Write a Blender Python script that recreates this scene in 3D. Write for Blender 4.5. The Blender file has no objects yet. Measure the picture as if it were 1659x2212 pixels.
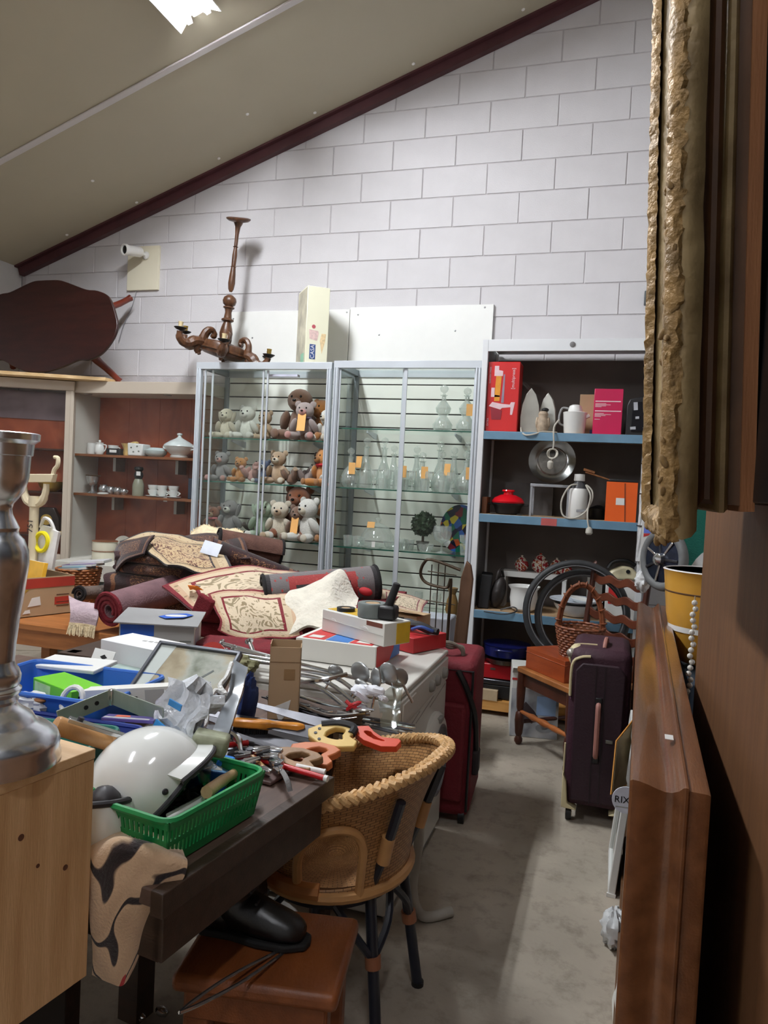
import bpy, math, random
from mathutils import Vector as V, Matrix as M, Euler, noise
random.seed(7)
sc = bpy.context.scene
COL = sc.collection
PI = math.pi
# ---------------------------------------------------------------- camera
cd = bpy.data.cameras.new('camera'); cam = bpy.data.objects.new('camera', cd); COL.objects.link(cam)
cd.sensor_fit = 'HORIZONTAL'; cd.sensor_width = 36; cd.lens = 1600/1659*36; cd.clip_start = .02
yaw, pit, rol = -0.298992, -0.037735, 0.050302
f_ = V((math.sin(yaw)*math.cos(pit), math.cos(yaw)*math.cos(pit), math.sin(pit)))
r_ = V((math.cos(yaw), -math.sin(yaw), 0)); u_ = r_.cross(f_)
r2 = r_*math.cos(rol)+u_*math.sin(rol); u2 = u_*math.cos(rol)-r_*math.sin(rol)
cam.matrix_world = M(((r2.x, u2.x, -f_.x, 0.912644), (r2.y, u2.y, -f_.y, -4.884144), (r2.z, u2.z, -f_.z, 1.362318), (0, 0, 0, 1)))
sc.camera = cam
# ---------------------------------------------------------------- world, exposure
w = bpy.data.worlds.new('world'); sc.world = w; w.use_nodes = True
w.node_tree.nodes['Background'].inputs[0].default_value = (.5, .52, .56, 1)
w.node_tree.nodes['Background'].inputs[1].default_value = 0.02
sc.view_settings.view_transform = 'Standard'; sc.view_settings.look = 'None'
sc.view_settings.gamma = 1; sc.view_settings.use_curve_mapping = False
sc.view_settings.exposure = 0.8
LAMP = 215.0      # emission of the fluorescent diffuser in view
LAMP2 = 95.0     # the fittings behind the viewer; the right one is added fill
sc.cycles.transparent_max_bounces = 24; sc.cycles.max_bounces = 8
sc.cycles.sample_clamp_indirect = 4
# ---------------------------------------------------------------- helpers
def lin(c):
    return tuple((x/255/12.92 if x/255 <= .04045 else ((x/255+.055)/1.055)**2.4) for x in c)+(1,)
MATS = {}
def newmat(n):
    m = bpy.data.materials.new(n); m.use_nodes = True; MATS[n] = m
    return m, m.node_tree, m.node_tree.nodes['Principled BSDF']
def N(t, kind, **k):
    n = t.nodes.new(kind)
    for a, b in k.items():
        if a in ('loc',): continue
        setattr(n, a, b)
    return n
def mat(name, col, rough=.5, metal=0, var=.1, scale=14, bump=0, bscale=60, col2=None, coat=0, stretch=None, spec=None, sheen=0, detail=4):
    """base colour varied by object-space noise, optional fine bump"""
    if name in MATS: return MATS[name]
    m, t, p = newmat(name)
    tc = N(t, 'ShaderNodeTexCoord'); mp = N(t, 'ShaderNodeMapping')
    if stretch: mp.inputs['Scale'].default_value = stretch
    t.links.new(tc.outputs['Object'], mp.inputs[0])
    nz = N(t, 'ShaderNodeTexNoise'); nz.inputs['Scale'].default_value = scale; nz.inputs['Detail'].default_value = detail
    t.links.new(mp.outputs[0], nz.inputs['Vector'])
    rp = N(t, 'ShaderNodeValToRGB'); t.links.new(nz.outputs['Fac'], rp.inputs[0])
    a = lin(col); b = lin(col2) if col2 else None
    rp.color_ramp.elements[0].position = .32; rp.color_ramp.elements[1].position = .68
    rp.color_ramp.elements[0].color = tuple(x*(1-var) for x in a[:3])+(1,)
    rp.color_ramp.elements[1].color = b or tuple(min(1, x*(1+var)) for x in a[:3])+(1,)
    t.links.new(rp.outputs[0], p.inputs['Base Color'])
    p.inputs['Roughness'].default_value = rough; p.inputs['Metallic'].default_value = metal
    if coat: p.inputs['Coat Weight'].default_value = coat; p.inputs['Coat Roughness'].default_value = .12
    if spec is not None: p.inputs['Specular IOR Level'].default_value = spec
    if sheen: p.inputs['Sheen Weight'].default_value = sheen
    if bump:
        n2 = N(t, 'ShaderNodeTexNoise'); n2.inputs['Scale'].default_value = bscale; n2.inputs['Detail'].default_value = 3
        t.links.new(mp.outputs[0], n2.inputs['Vector'])
        b_ = N(t, 'ShaderNodeBump'); b_.inputs['Strength'].default_value = bump; b_.inputs['Distance'].default_value = .01
        t.links.new(n2.outputs['Fac'], b_.inputs['Height']); t.links.new(b_.outputs[0], p.inputs['Normal'])
    return m
def wood(name, c1, c2, rough=.45, stretch=(12, 12, 1.2), coat=0, knots=None, scale=3):
    if name in MATS: return MATS[name]
    m = mat(name, c1, rough, 0, .02, scale, .12, 30, col2=c2, coat=coat, stretch=stretch, detail=6)
    if knots:
        t = m.node_tree; p = t.nodes['Principled BSDF']; src = p.inputs['Base Color'].links[0].from_socket
        vo = N(t, 'ShaderNodeTexVoronoi'); vo.inputs['Scale'].default_value = knots
        tc = N(t, 'ShaderNodeTexCoord'); t.links.new(tc.outputs['Object'], vo.inputs['Vector'])
        r = N(t, 'ShaderNodeValToRGB'); r.color_ramp.elements[0].position = .03; r.color_ramp.elements[1].position = .1
        t.links.new(vo.outputs['Distance'], r.inputs[0])
        mx = N(t, 'ShaderNodeMix'); mx.data_type = 'RGBA'
        t.links.new(r.outputs[0], mx.inputs[0]); mx.inputs[6].default_value = lin((112, 66, 40)); t.links.new(src, mx.inputs[7])
        t.links.new(mx.outputs[2], p.inputs['Base Color'])
    return m
def pane(name, tint=(249, 253, 251), refl=.10, edge=.75, rough=.0, glint=0):
    """thin clear glass: transparent with a Fresnel-like reflection"""
    if name in MATS: return MATS[name]
    m, t, p = newmat(name); t.nodes.remove(p)
    o = t.nodes['Material Output']
    tr = N(t, 'ShaderNodeBsdfTransparent'); tr.inputs[0].default_value = lin(tint)
    gl = N(t, 'ShaderNodeBsdfGlossy'); gl.inputs['Roughness'].default_value = rough; gl.inputs[0].default_value = (.9, .95, .93, 1)
    lw = N(t, 'ShaderNodeLayerWeight'); lw.inputs['Blend'].default_value = .5
    r = N(t, 'ShaderNodeMapRange'); r.inputs[1].default_value = .0; r.inputs[2].default_value = 1; r.inputs[3].default_value = refl; r.inputs[4].default_value = edge
    pw = N(t, 'ShaderNodeMath', operation='POWER'); pw.inputs[1].default_value = 3.0
    t.links.new(lw.outputs['Facing'], pw.inputs[0]); t.links.new(pw.outputs[0], r.inputs[0])
    mx = N(t, 'ShaderNodeMixShader'); t.links.new(r.outputs[0], mx.inputs[0]); t.links.new(tr.outputs[0], mx.inputs[1]); t.links.new(gl.outputs[0], mx.inputs[2])
    if glint:  # white diffuse mixed in to paint pale glints on the crystal
        df = N(t, 'ShaderNodeBsdfDiffuse'); df.inputs[0].default_value = (.9, .92, .9, 1); m2 = N(t, 'ShaderNodeMixShader'); m2.inputs[0].default_value = glint
        t.links.new(mx.outputs[0], m2.inputs[1]); t.links.new(df.outputs[0], m2.inputs[2]); mx = m2
    t.links.new(mx.outputs[0], o.inputs[0])
    return m
def emit(name, col, s):
    m, t, p = newmat(name); t.nodes.remove(p)
    e = N(t, 'ShaderNodeEmission'); e.inputs[0].default_value = lin(col); e.inputs[1].default_value = s
    t.links.new(e.outputs[0], t.nodes['Material Output'].inputs[0]); return m
def T(loc=(0, 0, 0), rot=(0, 0, 0), s=1):
    s = (s, s, s) if not hasattr(s, '__len__') else s
    return M.Translation(V(loc)) @ Euler([math.radians(a) for a in rot]).to_matrix().to_4x4() @ M.Diagonal((s[0], s[1], s[2], 1))
def frame(p0, d, up=(0, 0, 1)):
    """matrix whose local z runs along d from p0"""
    z = V(d).normalized(); u = V(up)
    if abs(z.dot(u)) > .98: u = V((1, 0, 0))
    x = u.cross(z).normalized(); y = z.cross(x)
    return M(((x.x, y.x, z.x, p0[0]), (x.y, y.y, z.y, p0[1]), (x.z, y.z, z.z, p0[2]), (0, 0, 0, 1)))
class MB:
    def __init__(s, x=None): s.v = []; s.f = []; s.mi = []; s.uv = []; s.m = 0; s.x = x or M()
    def add(s, vs, fs, uv=None):
        o = len(s.v); s.v += [tuple(s.x @ V(p)) for p in vs]; s.f += [tuple(i+o for i in f) for f in fs]
        s.mi += [s.m]*len(fs); s.uv += uv if uv else [(0, 0)]*len(vs); return s
    def box(s, c, d, r=None):
        m = T(c, r or (0, 0, 0)); h = [x/2 for x in d]
        vs = [m @ V((a*h[0], b*h[1], e*h[2])) for a in (-1, 1) for b in (-1, 1) for e in (-1, 1)]
        return s.add(vs, [(0, 1, 3, 2), (4, 6, 7, 5), (0, 4, 5, 1), (2, 3, 7, 6), (0, 2, 6, 4), (1, 5, 7, 3)])
    def bb(s, a, b): return s.box([(p+q)/2 for p, q in zip(a, b)], [abs(q-p) for p, q in zip(a, b)])
    def lathe(s, prof, n=20, m=None):
        m = m or M(); vs = []; fs = []
        for r, z in prof:
            for i in range(n):
                a = 2*PI*i/n; vs.append(m @ V((r*math.cos(a), r*math.sin(a), z)))
        for j in range(len(prof)-1):
            for i in range(n):
                k = (i+1) % n; fs.append((j*n+i, j*n+k, (j+1)*n+k, (j+1)*n+i))
        if prof[0][0] > 1e-5: fs.append(tuple(range(n-1, -1, -1)))
        if prof[-1][0] > 1e-5: fs.append(tuple((len(prof)-1)*n+i for i in range(n)))
        return s.add(vs, fs)
    def shell(s, prof, n=20, m=None, th=.003):
        """open vessel: outer profile bottom to rim, inner wall back down"""
        inn = [(max(r-th, 1e-6), z+(th if i == 0 else 0)) for i, (r, z) in enumerate(prof)][::-1]
        return s.lathe([(1e-6, prof[0][1])]+prof+inn+[(1e-6, prof[0][1]+th)], n, m)
    def cyl(s, a, b, r, r1=None, n=12):
        a = V(a); b = V(b); L = (b-a).length
        return s.lathe([(r, 0), (r if r1 is None else r1, L)], n, frame(a, b-a))
    def tube(s, pts, r, n=8, closed=False, sub=0):
        pts = [V(p) for p in pts]
        if sub: pts = spline(pts, sub, closed)
        N_ = len(pts); vs = []; fs = []; up = None
        for i, p in enumerate(pts):
            a = pts[(i-1) % N_] if closed or i else p; b = pts[(i+1) % N_] if closed or i < N_-1 else p
            z = (b-a).normalized()
            if up is None: up = V((0, 0, 1)) if abs(z.z) < .9 else V((1, 0, 0))
            x = up.cross(z).normalized(); y = z.cross(x).normalized(); up = y
            rr = r[min(len(r)-1, int(i*len(r)/N_))] if hasattr(r, '__len__') else r
            for k in range(n):
                q = 2*PI*k/n; vs.append(p+x*math.cos(q)*rr+y*math.sin(q)*rr)
        for i in range(N_ if closed else N_-1):
            j = (i+1) % N_
            for k in range(n): l = (k+1) % n; fs.append((i*n+k, i*n+l, j*n+l, j*n+k))
        if not closed: fs += [tuple(range(n-1, -1, -1)), tuple((N_-1)*n+k for k in range(n))]
        return s.add(vs, fs)
    def ell(s, c, r, rot=None, seg=14, rings=8):
        r = r if hasattr(r, '__len__') else (r, r, r)
        prof = [(max(math.sin(PI*i/rings), 1e-6), -math.cos(PI*i/rings)) for i in range(rings+1)]
        return s.lathe(prof, seg, T(c, rot or (0, 0, 0), r))
    def blob(s, c, r, amp=.25, fr=2.5, seed=0, rot=None, seg=26, rings=16):
        n0 = len(s.v); m0 = s.x; s.x = M(); s.ell((0, 0, 0), 1, None, seg, rings); s.x = m0; t_ = m0 @ T(c, rot or (0, 0, 0), r)
        for i in range(n0, len(s.v)):
            p = V(s.v[i]); d = noise.fractal(p*fr+V((seed, 7, 3)), .8, 2, 3); s.v[i] = tuple(t_ @ (p*(1+amp*d)))
        return s
    def prism(s, pts, z0, z1, m=None):
        m = m or M(); n = len(pts)
        vs = [m @ V((p[0], p[1], z)) for z in (z0, z1) for p in pts]
        fs = [tuple(range(n-1, -1, -1)), tuple(range(n, 2*n))]+[(i, (i+1) % n, n+(i+1) % n, n+i) for i in range(n)]
        return s.add(vs, fs)
    def sheet(s, fn, nu, nv, th=.004, closed=False):
        g = [[V(fn(i/nu, j/nv)) for j in range(nv+1)] for i in range(nu+1)]
        top = []; bot = []; uv = []
        for i in range(nu+1):
            for j in range(nv+1):
                a = g[min(i+1, nu)][j]-g[max(i-1, 0)][j]; b = g[i][min(j+1, nv)]-g[i][max(j-1, 0)]
                n = a.cross(b); n = n.normalized() if n.length > 1e-9 else V((0, 0, 1))
                top.append(g[i][j]); bot.append(g[i][j]-n*th); uv.append((i/nu, j/nv))
        W = nv+1; o = len(top); fs = []
        for i in range(nu):
            for j in range(nv):
                a = i*W+j; fs += [(a, a+W, a+W+1, a+1), (o+a, o+a+1, o+a+W+1, o+a+W)]
        for i in range(nu):
            a = i*W; fs += [(a, o+a, o+a+W, a+W)]; a = i*W+nv; fs += [(a, a+W, o+a+W, o+a)]
        for j in range(nv):
            fs += [(j, j+1, o+j+1, o+j)]; a = nu*W+j; fs += [(a, o+a, o+a+1, a+1)]
        return s.add(top+bot, fs, uv+uv)
    def mesh(s, name, mats, smooth=True, angle=40):
        me = bpy.data.meshes.new(name); me.from_pydata(s.v, [], s.f)
        mats = mats if isinstance(mats, (list, tuple)) else [mats]
        for m in mats: me.materials.append(m)
        me.polygons.foreach_set('material_index', s.mi)
        if any(u != (0, 0) for u in s.uv):
            l = me.uv_layers.new(name='UVMap')
            for lp in me.loops: l.data[lp.index].uv = s.uv[lp.vertex_index]
        me.update()
        if smooth:
            me.polygons.foreach_set('use_smooth', [True]*len(me.polygons)); me.set_sharp_from_angle(angle=math.radians(angle))
        return me
def spline(p, k, closed=False):
    n = len(p); out = []
    for i in range(n if closed else n-1):
        g = lambda j: p[j % n] if closed else p[max(0, min(n-1, j))]
        a, b, c, d = g(i-1), g(i), g(i+1), g(i+2)
        for q in range(k):
            t = q/k; out.append(.5*((2*b)+(c-a)*t+(2*a-5*b+4*c-d)*t*t+(3*b-a-3*c+d)*t**3))
    if not closed: out.append(p[-1])
    return out
def patch(ctrl, wob=0, ws=6, seed=0):
    """smooth surface through a grid of 3-D control points"""
    G = [[V(q) for q in row] for row in ctrl]; nr = len(G); ncol = len(G[0])
    def cr(p, t):
        n = len(p); x = t*(n-1); i = min(int(x), n-2); t = x-i
        a, b, c, d = p[max(i-1, 0)], p[i], p[i+1], p[min(i+2, n-1)]
        return .5*((2*b)+(c-a)*t+(2*a-5*b+4*c-d)*t*t+(3*b-a-3*c+d)*t**3)
    def fn(u, v):
        q = cr([cr(row, v) for row in G], u)
        if wob: q = q+V((0, 0, 1))*noise.noise(q*ws+V((seed, 0, 0)))*wob
        return q
    return fn
def link(o, parent=None):
    COL.objects.link(o)
    if parent: o.parent = parent
    return o
def tag(o, label=None, cat=None, group=None, kind=None):
    for k, v in (('label', label), ('category', cat), ('group', group), ('kind', kind)):
        if v: o[k] = v
    return o
def thing(name, label, cat, loc=(0, 0, 0), rot=(0, 0, 0), group=None):
    o = bpy.data.objects.new(name, None); o.empty_display_size = .05; link(o); o.location = loc
    o.rotation_euler = [math.radians(a) for a in rot]; return tag(o, label, cat, group)
def part(par, name, mb, mats, label=None, bevel=0, sub=0, kind=None, smooth=True, loc=None, rot=None):
    me = mb if isinstance(mb, bpy.types.Mesh) else mb.mesh(name, mats, smooth)
    o = bpy.data.objects.new(name, me); link(o, par)
    if loc is not None: o.location = loc
    if rot is not None: o.rotation_euler = [math.radians(a) for a in rot]
    if bevel:
        b = o.modifiers.new('bevel', 'BEVEL'); b.width = bevel; b.segments = 2; b.limit_method = 'ANGLE'
    if sub:
        b = o.modifiers.new('subdiv', 'SUBSURF'); b.levels = b.render_levels = sub
    return tag(o, label, kind=kind)
def solo(name, mb, mats, label, cat, loc=(0, 0, 0), rot=(0, 0, 0), group=None, **k):
    o = part(None, name, mb, mats, loc=loc, rot=rot, **k); return tag(o, label, cat, group)
def struct(name, mb, mats, **k): return tag(part(None, name, mb, mats, **k), kind='structure')
def dup(o, loc=None, rot=None, label=None, s=None, par=None):
    c = o.copy(); COL.objects.link(c)
    if par: c.parent = par
    for ch in list(o.children): dup(ch, par=c)
    if loc is not None: c.location = loc
    if rot is not None: c.rotation_euler = [math.radians(a) for a in rot]
    if s is not None: c.scale = (s, s, s) if not hasattr(s, '__len__') else s
    if label: c['label'] = label
    return c
def text(par, name, body, size, m, mats, label=None, depth=.0004):
    cu = bpy.data.curves.new(name, 'FONT'); cu.body = body; cu.size = size; cu.align_x = 'CENTER'; cu.align_y = 'CENTER'; cu.extrude = depth; cu.resolution_u = 3
    tmp = bpy.data.objects.new('tmp', cu); COL.objects.link(tmp)
    me = bpy.data.meshes.new_from_object(tmp); bpy.data.objects.remove(tmp); me.name = name
    me.transform(m); me.materials.clear(); me.materials.append(mats)
    o = bpy.data.objects.new(name, me); link(o, par); return tag(o, label)

# ================================================================ setting
CZ = lambda x: 2.951+.3569*(x+3.747)          # height of the sloping ceiling at x
SL = math.degrees(math.atan(.3569))
XL, XR, YB = -3.747, 2.7, -7.5
M_paint = mat('block paint', (206, 203, 205), .6, 0, .035, 5, .12, 120)
M_mortar = mat('painted mortar', (186, 181, 183), .8, 0, .12, 9, .3, 90)
M_floor = mat('worn concrete', (166, 156, 141), .62, 0, .16, 2.2, .15, 40, detail=9)
M_ceil = mat('ceiling board', (180, 172, 150), .55, 0, .04, 1.5)
M_maroon = mat('maroon steel', (78, 42, 46), .5, 0, .15, 8)
M_white = mat('white paint', (232, 230, 226), .45, 0, .03, 6)
M_plaster = mat('white plaster', (214, 212, 210), .8, 0, .04, 4)
# floor with a crack line and stains
fl = MB(); fl.bb((XL-.1, YB, -.1), (XR+.1, .12, 0)); floor = struct('floor', fl, M_floor)
t = M_floor.node_tree; p = t.nodes['Principled BSDF']; src = p.inputs['Base Color'].links[0].from_socket
tc = N(t, 'ShaderNodeTexCoord'); n1 = N(t, 'ShaderNodeTexNoise'); n1.inputs['Scale'].default_value = 11; n1.inputs['Detail'].default_value = 8; n1.inputs['Roughness'].default_value = .7
t.links.new(tc.outputs['Object'], n1.inputs['Vector']); r = N(t, 'ShaderNodeValToRGB'); t.links.new(n1.outputs['Fac'], r.inputs[0])
r.color_ramp.elements[0].position = .3; r.color_ramp.elements[0].color = (.45, .43, .4, 1); r.color_ramp.elements[1].position = .5; r.color_ramp.elements[1].color = (1, 1, 1, 1)
mx = N(t, 'ShaderNodeMix'); mx.data_type = 'RGBA'; mx.blend_type = 'MULTIPLY'; mx.inputs[0].default_value = .7
t.links.new(src, mx.inputs[6]); t.links.new(r.outputs[0], mx.inputs[7]); t.links.new(mx.outputs[2], p.inputs['Base Color'])
# back wall: mortar bed behind single blocks
wb = MB(); wb.prism([(XL, 0), (XR, 0), (XR, CZ(XR)), (XL, CZ(XL))], 0, .12, M(((1, 0, 0, 0), (0, 0, 1, .005), (0, 1, 0, 0), (0, 0, 0, 1))))
wall_back = struct('wall_back', wb, M_mortar, smooth=False)
HB = .218169; J0 = 2.4925
def clip(poly, x0, z0, nx, nz):
    out = []
    for i in range(len(poly)):
        a, b = poly[i], poly[(i+1) % len(poly)]; da = (a[0]-x0)*nx+(a[1]-z0)*nz; db = (b[0]-x0)*nx+(b[1]-z0)*nz
        if da <= 0: out.append(a)
        if da*db < 0: q = da/(da-db); out.append((a[0]+(b[0]-a[0])*q, a[1]+(b[1]-a[1])*q))
    return out
def blockmesh(poly):
    cx = sum(p[0] for p in poly)/len(poly); cz = sum(p[1] for p in poly)/len(poly)
    def ins(p): d = V((p[0]-cx, p[1]-cz)); return (p[0]-d.x/max(d.length, 1e-6)*.004, p[1]-d.y/max(d.length, 1e-6)*.004)
    q = [ins(p) for p in poly]; n = len(poly)
    vs = [(p[0], 0, p[1]) for p in q]+[(p[0], .004, p[1]) for p in poly]+[(p[0], .02, p[1]) for p in poly]
    fs = [tuple(range(n))]
    for a in (0, n): fs += [(a+(i+1) % n, a+i, a+n+i, a+n+(i+1) % n) for i in range(n)]
    return MB().add(vs, fs).mesh('block', M_paint, False)
full = None; nb = 0
for j in range(-12, 12):
    z0 = J0+.2*j
    for i in range(-9, 7):
        x0 = (2*i+(j % 2))*HB; x1 = x0+2*HB
        if x1 < XL+.02 or x0 > 1.75 or CZ(x1)-.03 < z0: continue
        if z0 < 2.0 and x0 < .0 and not (x0 < -1.85 and z0 > 1.95): continue      # hidden behind the showcases
        a, b, c, d = max(x0+.0025, XL), x1-.0025, z0+.0035, z0+.1965
        poly = clip([(a, c), (b, c), (b, d), (a, d)], 0, CZ(0)-.012, -.3569, 1)
        if len(poly) < 3: continue
        whole = len(poly) == 4 and a > XL and abs(poly[2][1]-poly[0][1]-.193) < 1e-4
        if whole:
            if full is None: full = blockmesh([(-HB+.0025, -.0965), (HB-.0025, -.0965), (HB-.0025, .0965), (-HB+.0025, .0965)])
            part(wall_back, 'block', full, None, loc=((x0+x1)/2, random.uniform(-.0012, .0012), z0+.1))
        else: part(wall_back, 'block', blockmesh(poly), None)
        nb += 1
struct('wall_left', MB().bb((XL-.12, YB, 0), (XL, 0, CZ(XL))), M_plaster)
struct('wall_right', MB().prism([(YB, 0), (.007, 0), (.007, CZ(XR)), (YB, CZ(XR))], XR, XR+.12, M(((0, 0, 1, 0), (1, 0, 0, 0), (0, 1, 0, 0), (0, 0, 0, 1)))), M_plaster, smooth=False)
struct('wall_front', MB().bb((XL, YB-.12, 0), (XR, YB, CZ(XR))), M_plaster)
ce = MB(); ce.x = T((XL, 0, CZ(XL)), (0, -SL, 0)); LC = (XR-XL+.2)/math.cos(math.radians(SL))
ce.bb((-.2, YB-.1, 0), (LC, .0, .1)); ceiling = struct('ceiling', ce, M_ceil)
M_bat = mat('white batten', (205, 200, 198), .5, 0, .03, 5)
for k, y in enumerate((-1.12, -2.3, -3.5, -4.7)):
    b = MB(); b.x = ce.x; b.bb((.01, y-.022, -.012), (LC, y+.022, 0)); part(ceiling, 'batten', b, M_bat, bevel=.004)
for (x, y) in ((-2.638, -.559), (-2.6, -.12), (-1.184, -.145), (-1.53, -.45), (.196, -.153), (-1.9, -.16), (-.5, -.15), (-3.2, -.14)):
    b = MB(); b.x = T((x, y, CZ(x)), (0, -SL, 0)); b.lathe([(.012, 0), (.011, -.005), (.004, -.009), (1e-6, -.009)], 8); part(ceiling, 'screw', b, M_white)
tr = MB(); tr.x = T((XL, 0, CZ(XL)), (0, -SL, 0)); tr.bb((0, -.05, -.072), (LC, -.002, -.0)); tr.bb((0, -.085, -.014), (LC, -.05, 0))
struct('trim_1', tr, M_maroon)
# ---------------------------------------------------------------- fluorescent fittings on the slope
M_lamp = emit('lit diffuser', (246, 250, 255), LAMP); M_lamp2 = emit('lit diffuser far', (246, 248, 255), LAMP2)
M_fill = emit('fill tubes right', (246, 248, 255), LAMP2*.75)  # unseen right fitting, added to fill the foreground from the right
M_lampbody = mat('fitting steel', (235, 235, 235), .4)
def fitting(x, y0, y1, mm, label):
    t_ = thing('ceiling_light', label, 'ceiling light', (x, (y0+y1)/2, CZ(x)), (0, -SL, 0), 'fluorescent ceiling fittings')
    L = abs(y1-y0)/2; W_ = M(((1, 0, 0, 0), (0, 0, 1, 0), (0, 1, 0, 0), (0, 0, 0, 1)))
    part(t_, 'housing', MB().prism([(-.03, 0), (.03, 0), (.03, -.04), (-.03, -.04)], -L, L, W_), M_lampbody, smooth=False)
    for s in (-1, 1):
        part(t_, 'reflector', MB().prism([(s*.03, -.012), (s*.128, -.086), (s*.124, -.088), (s*.028, -.016)], -L, L, W_), M_lampbody, smooth=False)
        part(t_, 'tube', MB().cyl((s*.058, -L+.03, -.058), (s*.058, L-.03, -.058), .019, n=12), mm)
        for e in (-1, 1): part(t_, 'tube_holder', MB().box((s*.058, e*(L-.015), -.045), (.03, .028, .05)), M_lampbody, bevel=.003)
    return t_
fitting(-1.33, -1.4, -2.66, M_lamp, 'lit twin fluorescent fitting on the sloping ceiling above the tables')
fitting(-1.36, -4.6, -5.9, M_lamp2, 'lit fluorescent fitting on the sloping ceiling behind the viewer')
fitting(1.2, -5.2, -6.4, M_fill, 'unseen fill fitting added high on the ceiling behind the viewer at right')
# ---------------------------------------------------------------- things on the wall
M_cream = mat('cream board', (226, 219, 196), .55, 0, .03, 5)
b = thing('security_camera', 'white bullet security camera on a cream mounting board high on the wall', 'camera', (-2.595, 0, 2.905))
part(b, 'mounting_board', MB().box((0, -.011, 0), (.275, .022, .33)), M_cream, bevel=.002)
part(b, 'bracket', MB().lathe([(.03, 0), (.03, .012), (.014, .02), (.014, .06), (1e-6, .06)], 12, frame((.03, -.022, .09), (-.3, -1, .1))), M_white)
cb = part(b, 'camera_body', MB().lathe([(1e-6, 0), (.03, .0), (.037, .012), (.037, .12), (.041, .125), (.041, .15), (.034, .15), (.034, .14), (1e-6, .14)], 18, frame((.02, -.075, .1), (-.35, -1, -.14))), M_white)
part(cb, 'lens', MB().lathe([(1e-6, .141), (.03, .141), (.02, .146), (1e-6, .149)], 16, frame((.02, -.075, .1), (-.35, -1, -.14))), mat('black glass', (12, 12, 14), .12))
part(b, 'cable', MB().tube([(-.06, -.006, -.165), (-.075, -.006, -.22), (-.1, -.008, -.3), (-.16, -.01, -.42), (-.2, -.012, -.55)], .003, 6, sub=4), mat('grey cable', (140, 140, 145), .6))
for i, (a, c, z, lab) in enumerate(((-1.83, -.908, 2.56, 'white board with nail holes behind the left showcase and carton'), (-.904, .092, 2.572, 'white board on the wall above the glassware showcase'))):
    bd = thing('wall_board', lab, 'board', ((a+c)/2, -.012, z))
    part(bd, 'panel', MB().bb((-(c-a)/2, -.008, -1.0), ((c-a)/2, .008, 0)), mat('white melamine', (236, 236, 232), .35, 0, .01), bevel=.0015)
    for (x, zz) in ((-.28, -.19), (.25, -.17), (-.44, -.05), (.44, -.02)): part(bd, 'screw', MB().lathe([(.007, 0), (.005, .003), (1e-6, .004)], 8, frame((x, -.008, zz), (0, -1, 0))), mat('screw steel', (150, 150, 150), .4, .8))
b = thing('power_socket', 'grey surface socket box on the block wall beside the gilded frame', 'socket', (1.075, 0, 2.625))
part(b, 'upper_box', MB().box((.01, -.02, .035), (.09, .04, .07)), mat('light grey plastic', (176, 180, 180), .5), bevel=.004)
part(b, 'lower_box', MB().box((0, -.025, -.04), (.11, .05, .08)), mat('dark grey plastic', (84, 88, 90), .5), bevel=.004)
for z in (.05, .025): part(b, 'hole', MB().cyl((-.01, -.0395, z), (-.01, -.0405, z), .008, n=10), mat('black plastic', (20, 20, 22), .45))
solo('red_button', MB().lathe([(.02, 0), (.024, .01), (.02, .03), (.01, .038), (1e-6, .04)], 14, frame((0, 0, 0), (0, -1, 0))), mat('red plastic', (190, 30, 45), .35), 'small red alarm button on the wall beside the gilded frame', 'button', (1.1, 0, 3.02))

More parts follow.
